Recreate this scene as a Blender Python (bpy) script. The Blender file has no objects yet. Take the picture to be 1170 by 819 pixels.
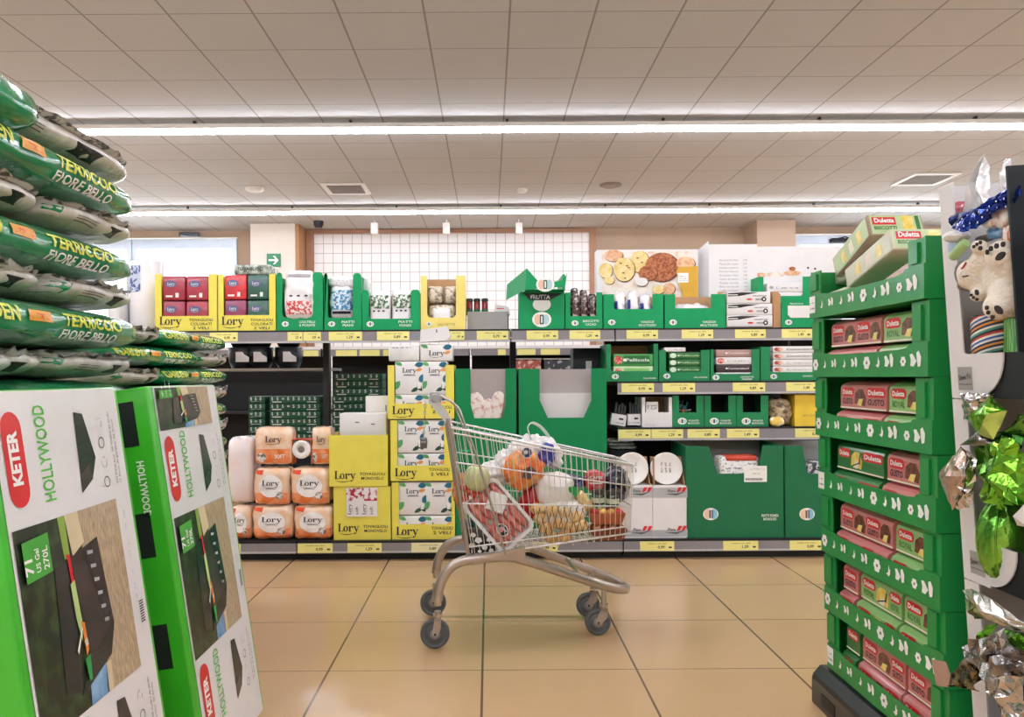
import bpy, bmesh, math, random
from mathutils import Vector, Matrix, noise
from mathutils.bvhtree import BVHTree
SC = bpy.context.scene
COL = SC.collection
PI = math.pi
# ------------------------------------------------------------------ survey of the place
CX, CY, F, H, ROLL = 558.0, 431.0, 880.0, 1.14, 0.006      # vanishing point, focal length (px), eye height, tilt
def W(px, py, y):
    """point of the place seen at a pixel, y metres away"""
    dx, dy = px - CX, CY - py
    return Vector(((dx + ROLL*dy)*y/F, y, H + (dy - ROLL*dx)*y/F))
# ------------------------------------------------------------------ materials
def lin(c): return c/12.92 if c <= .04045 else ((c+.055)/1.055)**2.4
def rgb(h, a=1): return (lin(int(h[0:2],16)/255), lin(int(h[2:4],16)/255), lin(int(h[4:6],16)/255), a)
MATS = {}
def mat(name, hexc=None, rough=.5, metal=0, var=.06, scale=9, coat=0, bump=0, bscale=40, emit=None, estr=1, alpha=None, hex2=None, trans=0, stretch=None, contrast=None, spec=.5):
    if name in MATS: return MATS[name]
    m = bpy.data.materials.new(name); m.use_nodes = True
    nt = m.node_tree; N = nt.nodes; L = nt.links
    b = N['Principled BSDF']
    b.inputs['Roughness'].default_value = rough; b.inputs['Metallic'].default_value = metal
    b.inputs['Coat Weight'].default_value = coat; b.inputs['Coat Roughness'].default_value = .12
    b.inputs['Specular IOR Level'].default_value = spec
    if trans: b.inputs['Transmission Weight'].default_value = trans
    c1 = rgb(hexc)
    tc = N.new('ShaderNodeTexCoord'); src = tc.outputs['Object']
    if stretch:
        mp = N.new('ShaderNodeMapping'); mp.inputs['Scale'].default_value = stretch
        L.new(src, mp.inputs['Vector']); src = mp.outputs['Vector']
    nz = N.new('ShaderNodeTexNoise'); nz.inputs['Scale'].default_value = scale; nz.inputs['Detail'].default_value = 3
    L.new(src, nz.inputs['Vector'])
    rp = N.new('ShaderNodeValToRGB')
    lo, hi = (.35, .65) if not contrast else contrast
    rp.color_ramp.elements[0].position = lo; rp.color_ramp.elements[1].position = hi
    c2 = rgb(hex2) if hex2 else tuple(min(1, c*(1+var)) for c in c1[:3]) + (1,)
    if not hex2: c1 = tuple(c*(1-var) for c in c1[:3]) + (1,)
    rp.color_ramp.elements[0].color = c1; rp.color_ramp.elements[1].color = c2
    L.new(nz.outputs['Fac'], rp.inputs['Fac']); L.new(rp.outputs['Color'], b.inputs['Base Color'])
    if bump:
        n2 = N.new('ShaderNodeTexNoise'); n2.inputs['Scale'].default_value = bscale; n2.inputs['Detail'].default_value = 4
        L.new(src, n2.inputs['Vector'])
        bp = N.new('ShaderNodeBump'); bp.inputs['Strength'].default_value = bump; bp.inputs['Distance'].default_value = .01
        L.new(n2.outputs['Fac'], bp.inputs['Height']); L.new(bp.outputs['Normal'], b.inputs['Normal'])
    if emit:
        b.inputs['Emission Color'].default_value = rgb(emit); b.inputs['Emission Strength'].default_value = estr
    if alpha is not None: b.inputs['Alpha'].default_value = alpha
    MATS[name] = m
    return m
# ------------------------------------------------------------------ lettering
_tc = {}
def glyphs(s, bold=0.0):
    k = (s, bold)
    if k in _tc: return _tc[k]
    cu = bpy.data.curves.new('t', 'FONT'); cu.body = s; cu.size = 1; cu.resolution_u = 2; cu.offset = bold; cu.align_x = 'LEFT'
    o = bpy.data.objects.new('t', cu); COL.objects.link(o)
    dg = bpy.context.evaluated_depsgraph_get()
    me = bpy.data.meshes.new_from_object(o.evaluated_get(dg))
    vs = [(v.co.x, v.co.y) for v in me.vertices]; fs = [tuple(p.vertices) for p in me.polygons]
    bpy.data.objects.remove(o); bpy.data.curves.remove(cu); bpy.data.meshes.remove(me)
    w = max((v[0] for v in vs), default=1)
    _tc[k] = (vs, fs, w); return _tc[k]
def _lory():
    V = []; Fc = []
    def poly(p):
        n = len(V); V.extend(p); Fc.append(tuple(range(n, n+len(p))))
    def rect(a, b, c, d): poly([(a, b), (c, b), (c, d), (a, d)])
    def ring(cx, cy, rx, ry, ix, iy, n=20):
        s = len(V)
        for i in range(n):
            t = 2*PI*i/n; V.append((cx+rx*math.cos(t), cy+ry*math.sin(t))); V.append((cx+ix*math.cos(t), cy+iy*math.sin(t)))
        for i in range(n):
            j = (i+1) % n; Fc.append((s+2*i, s+2*j, s+2*j+1, s+2*i+1))
    def disc(cx, cy, r): poly([(cx+r*math.cos(2*PI*i/12), cy+r*math.sin(2*PI*i/12)) for i in range(12)])
    rect(.12, .04, .32, .98); rect(.02, .95, .42, 1.0); rect(.02, 0, .72, .06); poly([(.60, .05), (.72, .05), (.75, .36), (.70, .36)])
    ring(1.02, .34, .30, .36, .13, .29)
    rect(1.44, .03, 1.62, .68); rect(1.36, 0, 1.72, .05); rect(1.36, .62, 1.46, .68); disc(1.88, .54, .11); poly([(1.6, .44), (1.68, .56), (1.86, .64), (1.86, .69), (1.72, .67), (1.6, .56)])
    poly([(2.04, .66), (2.24, .66), (2.47, .12), (2.37, -.04)]); poly([(2.60, .66), (2.67, .66), (2.36, -.24), (2.27, -.24)]); disc(2.18, -.24, .10)
    rect(1.95, .62, 2.34, .67); rect(2.48, .62, 2.80, .67)
    top = []; bot = []
    for i in range(13):
        t = i/12; x = .1+2.1*t; z = -.18-.16*math.sin(PI*t)
        top.append((x, z+.005)); bot.append((x, z-.075*math.sin(PI*t)-.008))
    poly(top[::-1]+bot)
    return V, Fc, 2.8
_tc['LORY'] = _lory()
# ------------------------------------------------------------------ mesh collector
class MB:
    def __init__(s, T=None): s.v = []; s.f = []; s.mi = []; s.sm = []; s.mats = []; s.T = T or Matrix.Identity(4)
    def _m(s, m):
        if m not in s.mats: s.mats.append(m)
        return s.mats.index(m)
    def add(s, vs, fs, m, smooth=False, T=None):
        T = s.T @ T if T is not None else s.T
        n = len(s.v); k = s._m(m)
        s.v.extend(T @ Vector(p) for p in vs)
        for f in fs: s.f.append(tuple(n+i for i in f)); s.mi.append(k); s.sm.append(smooth)
        return s
    def box(s, a, b, m, T=None):
        x0, y0, z0 = a; x1, y1, z1 = b
        vs = [(x0,y0,z0),(x1,y0,z0),(x1,y1,z0),(x0,y1,z0),(x0,y0,z1),(x1,y0,z1),(x1,y1,z1),(x0,y1,z1)]
        return s.add(vs, [(0,3,2,1),(4,5,6,7),(0,1,5,4),(1,2,6,5),(2,3,7,6),(3,0,4,7)], m, False, T)
    def rbox(s, a, b, m, r=.01, seg=2, T=None, smooth=True):
        bm = bmesh.new(); bmesh.ops.create_cube(bm, size=1)
        d = [b[i]-a[i] for i in range(3)]; c = [(b[i]+a[i])/2 for i in range(3)]
        for v in bm.verts: v.co = Vector((v.co[i]*d[i]+c[i] for i in range(3)))
        bmesh.ops.bevel(bm, geom=list(bm.edges), offset=min(r, min(d)*.48), segments=seg, affect='EDGES', profile=.5)
        bm.verts.ensure_lookup_table(); bm.verts.index_update()
        s.add([v.co.copy() for v in bm.verts], [tuple(v.index for v in f.verts) for f in bm.faces], m, smooth, T); bm.free(); return s
    def poly(s, pts, m, T=None): return s.add(pts, [tuple(range(len(pts)))], m, False, T)
    def prism(s, pts, y0, y1, m, T=None):
        """outline in (x, z), thickness along y"""
        n = len(pts); vs = [(p[0], y0, p[1]) for p in pts]+[(p[0], y1, p[1]) for p in pts]
        fs = [tuple(range(n)), tuple(range(2*n-1, n-1, -1))]+[(i, i+n, (i+1) % n+n, (i+1) % n) for i in range(n)]
        return s.add(vs, fs, m, False, T)
    def cyl(s, p, q, r, m, n=16, r2=None, smooth=True, T=None):
        p = Vector(p); q = Vector(q); d = (q-p).normalized(); u = d.orthogonal().normalized(); w = d.cross(u); r2 = r if r2 is None else r2
        vs = [p+(u*math.cos(2*PI*i/n)+w*math.sin(2*PI*i/n))*r for i in range(n)]+[q+(u*math.cos(2*PI*i/n)+w*math.sin(2*PI*i/n))*r2 for i in range(n)]
        s.add(vs, [(i, (i+1) % n, (i+1) % n+n, i+n) for i in range(n)], m, smooth, T)
        return s.add(vs, [tuple(range(n-1, -1, -1)), tuple(range(n, 2*n))], m, False, T)
    def tube(s, pts, r, m, n=8, closed=False, flat=None, T=None, rs=None):
        pts = [Vector(p) for p in pts]; k = len(pts); up = None; vs = []
        for i, p in enumerate(pts):
            a = pts[i-1] if (i or closed) else p; b = pts[(i+1) % k] if (i < k-1 or closed) else p
            d = (b-a).normalized()
            if up is None:
                up = d.orthogonal().normalized() if flat is None else Vector(flat[2])
            up = (up-d*up.dot(d)).normalized(); w = d.cross(up)
            ra, rb = (r, r) if flat is None else (flat[0], flat[1])
            if rs: ra = rb = rs[i]
            vs += [p+up*math.cos(2*PI*j/n+PI/n)*ra+w*math.sin(2*PI*j/n+PI/n)*rb for j in range(n)]
        fs = [(i*n+j, i*n+(j+1) % n, ((i+1) % k)*n+(j+1) % n, ((i+1) % k)*n+j) for i in range(k if closed else k-1) for j in range(n)]
        s.add(vs, fs, m, True, T)
        if not closed: s.add(vs, [tuple(range(n-1, -1, -1)), tuple(range((k-1)*n, k*n))], m, False, T)
        return s
    def lathe(s, prof, m, n=20, T=None, smooth=True):
        """profile of (radius, z)"""
        k = len(prof); vs = [(r*math.cos(2*PI*i/n), r*math.sin(2*PI*i/n), z) for r, z in prof for i in range(n)]
        fs = [(j*n+i, j*n+(i+1) % n, (j+1)*n+(i+1) % n, (j+1)*n+i) for j in range(k-1) for i in range(n)]
        s.add(vs, fs, m, smooth, T)
        return s.add(vs, [tuple(range(n-1, -1, -1)), tuple(range((k-1)*n, k*n))], m, False, T)
    def ell(s, cx, cz, rx, rz, y, m, n=20, T=None):
        return s.poly([(cx+rx*math.cos(2*PI*i/n), y, cz+rz*math.sin(2*PI*i/n)) for i in range(n)], m, T)
    def rect(s, x0, z0, x1, z1, y, m, T=None): return s.poly([(x0, y, z0), (x1, y, z0), (x1, y, z1), (x0, y, z1)], m, T)
    def text(s, t, x, z, h, y, m, bold=.0, T=None, w=None, align='l', rot=0):
        """letters in the (x, z) plane at depth y, h = letter height"""
        vs, fs, tw = glyphs(t, bold) if t != 'LORY' else _tc['LORY']
        k = h/(1.0 if t == 'LORY' else .73); kx = (w/tw) if w else k
        ox = {'l': 0, 'c': -tw*kx/2, 'r': -tw*kx}[align]; c, sn = math.cos(rot), math.sin(rot)
        P = []
        for a, b in vs:
            a = a*kx+ox; b = b*k; P.append((x+a*c-b*sn, y, z+a*sn+b*c))
        return s.add(P, fs, m, False, T)
    def blob(s, c, d, m, n=5, e=2.3, N=10, amp=0, fr=6, seed=0, T=None, sy=None, flatshade=False):
        """rounded cushion or ball: |(x,y)|^n with e across z, surface noise"""
        g = {}; V = []; Fs = []
        def vid(p):
            k = tuple(round(q*N) for q in p)
            if k not in g:
                g[k] = len(V); x, y, z = [math.tan(q*PI/4) for q in p]
                h = (abs(x)**n+abs(y)**n)**(e/n)+abs(z)**e; t = h**(-1/e)
                q = Vector((x*t, y*t, z*t)); 
                if amp:
                    f = noise.noise(Vector((q.x*fr*d[0]+seed*7.3, q.y*fr*d[1], q.z*fr*d[2]+seed)))*amp
                    w = Vector((q.x*d[0]/2, q.y*d[1]/2, q.z*d[2]/2)); w += w.normalized()*f
                else: w = Vector((q.x*d[0]/2, q.y*d[1]/2, q.z*d[2]/2))
                V.append(w+Vector(c))
            return g[k]
        for ax in range(3):
            for sg in (-1, 1):
                for i in range(-N, N, 2):
                    for j in range(-N, N, 2):
                        q = []
                        for a, b in ((i, j), (i+2, j), (i+2, j+2), (i, j+2)):
                            p = [0, 0, 0]; p[ax] = sg; p[(ax+1) % 3] = a/N*1.0; p[(ax+2) % 3] = b/N*sg; q.append(vid(p))
                        Fs.append(tuple(q))
        return s.add(V, Fs, m, not flatshade, T)
    def mesh(s, name, o=Vector((0, 0, 0))):
        me = bpy.data.meshes.new(name); me.from_pydata([tuple(v-o) for v in s.v], [], s.f)
        for m in s.mats: me.materials.append(m)
        me.polygons.foreach_set('material_index', s.mi); me.polygons.foreach_set('use_smooth', s.sm); me.update()
        return me
    def bvh(s): return BVHTree.FromPolygons([tuple(v) for v in s.v], s.f)
    def base(s):
        xs = [v.x for v in s.v]; ys = [v.y for v in s.v]; zs = [v.z for v in s.v]
        return Vector(((min(xs)+max(xs))/2, (min(ys)+max(ys))/2, min(zs)))
def drape(src, dst, cam_dir, m, off=.003, cuts=1, maxlen=.014):
    """lay the faces of src onto the surface dst by casting along cam_dir; src, dst share space"""
    bm = bmesh.new(); vv = [bm.verts.new(v) for v in src.v]
    for f in src.f:
        try: bm.faces.new([vv[i] for i in f])
        except ValueError: pass
    bmesh.ops.triangulate(bm, faces=bm.faces[:])
    for _ in range(6 if cuts else 0):
        es = [e for e in bm.edges if e.calc_length() > maxlen]
        if not es: break
        bmesh.ops.subdivide_edges(bm, edges=es, cuts=1, use_grid_fill=False); bmesh.ops.triangulate(bm, faces=[f for f in bm.faces if len(f.verts) > 3])
    tree = dst.bvh(); d = Vector(cam_dir).normalized(); out = MB(); bm.verts.index_update(); P = []; ok = []
    for v in bm.verts:
        h = tree.ray_cast(v.co-d*1.0, d)
        ok.append(h[0] is not None); P.append(h[0]-d*off if h[0] else v.co.copy())
    fs = [tuple(v.index for v in f.verts) for f in bm.faces if all(ok[v.index] for v in f.verts)]
    out.add(P, fs, m); bm.free(); return out
# ------------------------------------------------------------------ objects
def tag(o, label=None, cat=None, group=None, kind=None):
    if label: o['label'] = label
    if cat: o['category'] = cat
    if group: o['group'] = group
    if kind: o['kind'] = kind
    return o
def root(name, loc, label, cat, group=None, rz=0):
    o = bpy.data.objects.new(name, None); COL.objects.link(o); o.location = loc; o.rotation_euler = (0, 0, rz); o.empty_display_size = .1
    return tag(o, label, cat, group)
def part(name, mb, parent, local=False, origin=None, label=None):
    """part of a thing: mb in world space unless local; origin = parent's total offset for deeper parts"""
    off = Vector((0, 0, 0))
    if not local:
        p = parent
        while p is not None: off += p.location; p = p.parent
    o = bpy.data.objects.new(name, mb.mesh(name, off)); COL.objects.link(o); o.parent = parent
    if label: o['label'] = label
    return o
def single(name, mb, label, cat, group=None, kind=None):
    b = mb.base(); o = bpy.data.objects.new(name, mb.mesh(name, b)); COL.objects.link(o); o.location = b
    return tag(o, label, cat, group, kind)
def dup(r, loc=None, label=None, group=None, rz=None):
    c = r.copy(); COL.objects.link(c)
    if loc is not None: c.location = loc
    if rz is not None: c.rotation_euler = (0, 0, rz)
    if label: c['label'] = label
    if group: c['group'] = group
    for ch in r.children:
        d = ch.copy(); COL.objects.link(d); d.parent = c
        for g in ch.children:
            e = g.copy(); COL.objects.link(e); e.parent = d
    return c
def arc(cx, cz, r, a0, a1, n=6): return [(cx+r*math.cos(math.radians(a0+(a1-a0)*i/n)), cz+r*math.sin(math.radians(a0+(a1-a0)*i/n))) for i in range(n+1)]
# palette
GREEN = mat('green carton', '04824c', .5, var=.03, spec=.3)
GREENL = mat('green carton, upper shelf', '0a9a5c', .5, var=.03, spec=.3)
DGREEN = mat('deep green carton', '046c42', .5, var=.03)
YEL = mat('yellow carton', 'ecdf5c', .5, var=.03)
PYEL = mat('pale yellow carton', 'f2dd7a', .5, var=.03)
WHT = mat('white card', 'e9e6e6', .55, var=.02)
PWHT = mat('white plastic film', 'eeecee', .22, coat=.6, var=.03, bump=.25, bscale=30)
BLK = mat('black print', '14151a', .5, var=.1)
NAVY = mat('navy board', '081218', .6, var=.1)
TXT = mat('dark blue print', '1a1c33', .5)
KRAFT = mat('brown cardboard', 'b98d66', .7, var=.06, scale=20)
GREYC = mat('grey card', 'a9a6a3', .7, var=.03)
METAL = mat('chromed steel', 'c9c6c2', .16, 1, var=.05)
WIRE = mat('zinc wire', 'e8e8ea', .3, .85, var=.05)
DARKM = mat('dark grey shelf steel', '2a2c2f', .5, .3)
RED = mat('red print', 'd61f2c', .4)
WPRINT = mat('white print', 'f4f4f0', .5, var=.02)
# ------------------------------------------------------------------ room
CH = 3.70
def grid_mat(name, base, line, px, ox, oy, wx, wy, rough, var, coat=0, bumpy=0, axes='xy', base2=None, spec=.5):
    m = bpy.data.materials.new(name); m.use_nodes = True; nt = m.node_tree; N = nt.nodes; L = nt.links; b = N['Principled BSDF']
    b.inputs['Roughness'].default_value = rough; b.inputs['Coat Weight'].default_value = coat; b.inputs['Coat Roughness'].default_value = .15
    b.inputs['Specular IOR Level'].default_value = spec
    g = N.new('ShaderNodeNewGeometry'); sp = N.new('ShaderNodeSeparateXYZ'); L.new(g.outputs['Position'], sp.inputs[0])
    def ma(op, a, v=None, v2=None):
        n = N.new('ShaderNodeMath'); n.operation = op
        for i, q in enumerate((a, v, v2)):
            if q is None: continue
            if isinstance(q, (int, float)): n.inputs[i].default_value = q
            else: L.new(q, n.inputs[i])
        return n.outputs[0]
    A = sp.outputs['X']; B = sp.outputs['Y'] if axes == 'xy' else sp.outputs['Z']
    def lines(c, o, p, w):
        f = ma('FRACT', ma('DIVIDE', ma('SUBTRACT', c, o), p)); d = ma('MINIMUM', f, ma('SUBTRACT', 1, f))
        return ma('LESS_THAN', d, w/2/p)
    ln = ma('MAXIMUM', lines(A, ox, px, wx), lines(B, oy, px, wy))
    nz = N.new('ShaderNodeTexNoise'); nz.inputs['Scale'].default_value = 1.3; nz.inputs['Detail'].default_value = 6
    L.new(g.outputs['Position'], nz.inputs['Vector'])
    # a tone of its own for every tile
    cell = N.new('ShaderNodeCombineXYZ'); L.new(ma('FLOOR', ma('DIVIDE', ma('SUBTRACT', A, ox), px)), cell.inputs[0]); L.new(ma('FLOOR', ma('DIVIDE', ma('SUBTRACT', B, oy), px)), cell.inputs[1])
    wn = N.new('ShaderNodeTexWhiteNoise'); L.new(cell.outputs[0], wn.inputs['Vector'])
    mx = N.new('ShaderNodeMix'); mx.data_type = 'RGBA'; mx.inputs[6].default_value = rgb(base); mx.inputs[7].default_value = rgb(base2 or base)
    L.new(ma('ADD', ma('MULTIPLY', nz.outputs['Fac'], .6), ma('MULTIPLY', wn.outputs['Value'], .4)), mx.inputs[0])
    m2 = N.new('ShaderNodeMix'); m2.data_type = 'RGBA'; L.new(ln, m2.inputs[0]); L.new(mx.outputs[2], m2.inputs[6]); m2.inputs[7].default_value = rgb(line)
    L.new(m2.outputs[2], b.inputs['Base Color'])
    if bumpy:
        n2 = N.new('ShaderNodeTexNoise'); n2.inputs['Scale'].default_value = 60; n2.inputs['Detail'].default_value = 4; L.new(g.outputs['Position'], n2.inputs['Vector'])
        bp = N.new('ShaderNodeBump'); bp.inputs['Strength'].default_value = bumpy; bp.inputs['Distance'].default_value = .01; L.new(n2.outputs['Fac'], bp.inputs['Height'])
        L.new(bp.outputs['Normal'], b.inputs['Normal'])
    MATS[name] = m; return m
FLOORM = grid_mat('beige floor tiles', 'c6a076', '6b5340', .6, -.03, 3.0, .009, .005, .24, 0, coat=.25, base2='d2ae84', spec=.5)
CEILM = grid_mat('mineral fibre ceiling tiles', 'bfc0c1', '95918e', .6, .166, 6.0, .015, .010, .9, 0, bumpy=.35, base2='c6c7c8', spec=.2)
def struct(name, mb):
    b = mb.base(); o = bpy.data.objects.new(name, mb.mesh(name, b)); COL.objects.link(o); o.location = b; o['kind'] = 'structure'; return o
XL, XR, YB, YF = -9.0, 9.0, -5.0, 13.3
struct('floor', MB().box((XL-.2, YB-.2, -.1), (XR+.2, YF+.2, 0), FLOORM))
struct('ceiling', MB().box((XL-.2, YB-.2, CH), (XR+.2, YF+.2, CH+.1), CEILM))
BROWN = mat('taupe wall paint', 'b39c88', .8, var=.03, scale=2)
CREAM = mat('cream wall paint', 'd9cfc4', .8, var=.03, scale=2)
PEACH = mat('ochre wall edge', 'b98a62', .8, var=.03)
ALU = mat('grey aluminium frame', 'aeb6c0', .35, .5, var=.03)
struct('wall_left', MB().box((XL-.2, YB, 0), (XL, YF, CH), CREAM))
struct('wall_right', MB().box((XR, YB, 0), (XR+.2, YF, CH), CREAM))
struct('wall_back', MB().box((XL, YB-.2, 0), (XR, YB, CH), CREAM))
def fx(px): return (px-CX)*YF/F
# front wall (far end): openings for the two windows and the glazed door
wf = MB(); zt = 3.56
wf.box((XL, YF, zt+.03), (XR, YF+.2, CH), BROWN)
wf.box((XL, YF, 0), (fx(20), YF+.2, zt+.03), CREAM)
wf.box((fx(272), YF, 0), (fx(908), YF+.2, zt+.03), BROWN)
wf.box((fx(1120), YF, 0), (XR, YF+.2, zt+.03), BROWN)
wf.box((fx(20), YF, 0), (fx(152), YF+.2, .9), CREAM)
wf.box((fx(908), YF, 0), (fx(1120), YF+.2, .9), CREAM)
struct('wall_front', wf)
GLASS = bpy.data.materials.new('window glass'); GLASS.use_nodes = True
_n = GLASS.node_tree.nodes; _l = GLASS.node_tree.links; _n.clear()
_o = _n.new('ShaderNodeOutputMaterial'); _t = _n.new('ShaderNodeBsdfTransparent'); _g = _n.new('ShaderNodeBsdfGlossy'); _g.inputs['Roughness'].default_value = .03
_f = _n.new('ShaderNodeLayerWeight'); _f.inputs['Blend'].default_value = .2; _x = _n.new('ShaderNodeMixShader')
_l.new(_f.outputs['Fresnel'], _x.inputs[0]); _l.new(_t.outputs[0], _x.inputs[1]); _l.new(_g.outputs[0], _x.inputs[2]); _l.new(_x.outputs[0], _o.inputs[0])
def glazing(name, p0, p1, z0, z1, mull=()):
    x0, x1 = fx(p0), fx(p1); f = MB(); t = .09; y0, y1 = YF-.03, YF+.09
    f.box((x0, y0, z1-.17), (x1, y1, z1), ALU); f.box((x0, y0, z0), (x1, y1, z0+t), ALU)
    for a in (x0, x1-t): f.box((a, y0, z0+t), (a+t, y1, z1-.17), ALU)
    for q in mull: f.box((fx(q)-.05, y0, z0+t), (fx(q)+.05, y1, z1-.17), ALU)
    o = struct(name, f)
    g = MB().box((x0+t, YF+.02, z0+t), (x1-t, YF+.03, z1-.17), GLASS); part('pane', g, o)
    return o
glazing('window_1', 20, 152, .9, zt, (86,)); d = glazing('door_1', 153, 272, 0.02, zt)
part('door_closer', MB().rbox((fx(208), YF-.11, 3.58), (fx(230), YF-.03, 3.66), mat('door closer grey', '5b6068', .4, .6), .01).tube([(fx(210), YF-.1, 3.6), (fx(222), YF-.2, 3.56), (fx(236), YF-.06, 3.57)], .012, ALU), d)
w3 = glazing('window_2', 909, 1120, .9, zt, (1010,))
part('window_opener', MB().rbox((fx(948), YF-.11, 3.42), (fx(974), YF-.03, 3.49), mat('window opener black', '22242a', .4, .6), .01).tube([(fx(950), YF-.1, 3.46), (fx(962), YF-.16, 3.5), (fx(972), YF-.1, 3.46)], .012, BLK), w3)
# tiled niche with its brown surround, the two pillars
TILEW = grid_mat('white wall tiles', 'efeceb', 'aba3a0', .165, fx(360), 3.62, .010, .010, .3, 0, axes='xz', base2='f2efee')
struct('wall_niche', MB().box((fx(360), YF-.03, 0), (fx(674), YF, 3.63), TILEW))
EDGE = mat('brown niche edging', 'a97f66', .7, var=.04)
struct('trim_1', MB().box((fx(352), YF-.08, 0), (fx(360), YF, 3.69), EDGE).box((fx(674), YF-.08, 0), (fx(681), YF, 3.69), EDGE).box((fx(360), YF-.08, 3.63), (fx(674), YF, 3.69), EDGE))
struct('pillar_left', MB().box(((287-CX)*12.7/F, 12.7, 0), ((338-CX)*12.7/F, YF-.005, CH-.005), CREAM).box(((338-CX)*12.7/F, 12.75, 0), (fx(352)-.01, YF-.005, CH-.005), PEACH))
struct('pillar_right', MB().box(((866-CX)*12.65/F, 12.65, 0), ((910-CX)*12.65/F, YF-.005, CH-.005), BROWN))
# exit sign on the left pillar
sg = root('exit_sign', Vector(((312-CX)*12.68/F, 12.69, H+(CY-297)*12.68/F-.1)), 'green exit sign with a white arrow on the cream pillar', 'sign')
a, b = W(304.5, 304.5, 12.66), W(320, 289.5, 12.66)
part('panel', MB().box((a.x, 12.675, a.z), (b.x, 12.699, b.z), mat('exit sign green', '0b7a4c', .4)), sg)
cx, cz, k = (a.x+b.x)/2, (a.z+b.z)/2, (b.x-a.x)/2
ar = MB(); 
ar.rect(cx-k*.72, cz-k*.13, cx+k*.3, cz+k*.13, 12.672, WPRINT)
ar.poly([(cx-k*.1, 12.671, cz+k*.62), (cx+k*.2, 12.671, cz+k*.62), (cx+k*.74, 12.671, cz), (cx+k*.2, 12.671, cz-k*.62), (cx-k*.1, 12.671, cz-k*.62), (cx+k*.42, 12.671, cz)], WPRINT)
part('arrow', ar, sg)
# ceiling lights: continuous rows
LAMP = mat('lit tube', 'ffffff', .4, emit='f1f5ff', estr=16.0)
HOUS = mat('white lamp housing', 'e6e4e0', .5, var=.02)
def light_row(y, label):
    z = CH-.1
    r = root('light_row', Vector((0, y, z)), label, 'ceiling light', 'continuous light rows under the ceiling')
    part('housing', MB().rbox((-8.8, y-.06, z+.012), (8.8, y+.06, z+.06), HOUS, .01), r)
    part('diffuser', MB().rbox((-8.78, y-.045, z-.02), (8.78, y+.045, z+.012), LAMP, .012), r)
    for i, px in enumerate(range(-5, 6)):
        x = px*1.55+.2
        part('bracket', MB().box((x-.012, y-.02, z+.06), (x+.012, y+.02, CH-.001), DARKM), r)
light_row(11.45, 'long light row close to the far wall, low in view')
light_row(7.65, 'long light row crossing the ceiling above the main shelving')
light_row(3.85, 'long light row over the aisle before the shelving'); light_row(.05, 'long light row overhead of the viewer'); light_row(-3.0, 'long light row at the back of the shop')
# ceiling vents, detectors, spots
VENT = mat('vent grille grey', '8d8279', .6)
def vent(px, py, w, label):
    y = 2.56*F/(CY-py); x = (px-CX)*y/F
    r = root('ceiling_vent', Vector((x, y, CH-.02)), label, 'ceiling vent', None)
    fr = MB(); h = w/2
    for a, b in (((-h, -h), (h, -h+.06)), ((-h, h-.06), (h, h)), ((-h, -h+.06), (-h+.06, h-.06)), ((h-.06, -h+.06), (h, h-.06))):
        fr.box((x+a[0], y+a[1], CH-.02), (x+b[0], y+b[1], CH-.001), HOUS)
    part('frame', fr, r); g = MB()
    for i in range(9):
        yy = y-h+.08+i*(w-.16)/8; g.box((x-h+.06, yy-.012, CH-.016), (x+h-.06, yy+.012, CH-.004), VENT)
    g.box((x-h+.06, y-h+.06, CH-.004), (x+h-.06, y+h-.06, CH-.001), DARKM)
    part('grille', g, r)
vent(397, 214, .58, 'square ceiling vent above the tiled niche'); vent(1058, 207, .6, 'square ceiling vent above the plush toy display')
def ceil_disc(name, px, py, r, hgt, m, label, cat):
    y = (CH-hgt/2-H)*F/(CY-py); x = (px-CX)*y/F
    single(name, MB().lathe([(r*.7, -hgt), (r, -hgt*.5), (r, 0)], m, 18, T=Matrix.Translation((x, y, CH-.001))), label, cat)
ceil_disc('smoke_detector', 292, 215, .12, .05, HOUS, 'small white smoke detector left of the square vent', 'smoke detector')
ceil_disc('ceiling_speaker', 699, 213, .15, .03, VENT, 'flat round ceiling speaker right of centre', 'speaker')
ceil_disc('smoke_detector', 598, 218, .07, .05, HOUS, 'tiny smoke detector near the middle of the ceiling', 'smoke detector')
ceil_disc('security_camera', 365, 255, .08, .1, BLK, 'black dome camera on the ceiling by the left pillar', 'camera')
for px, lab in ((428, 'leftmost white cube spotlight before the tiled niche'), (510, 'middle white cube spotlight before the tiled niche'), (593, 'rightmost white cube spotlight before the tiled niche')):
    p = W(px, 261, 12.5); r = root('spotlight', Vector((p.x, 12.5, p.z-.09)), lab, 'spotlight', 'white spotlights before the tiled niche')
    part('lamp_head', MB().rbox((p.x-.055, 12.44, p.z-.09), (p.x+.055, 12.56, p.z+.09), mat('white spotlight', 'f2efec', .4), .012), r)
    part('stem', MB().cyl((p.x, 12.5, p.z+.09), (p.x, 12.5, CH-.001), .012, HOUS, 8), r)
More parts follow.
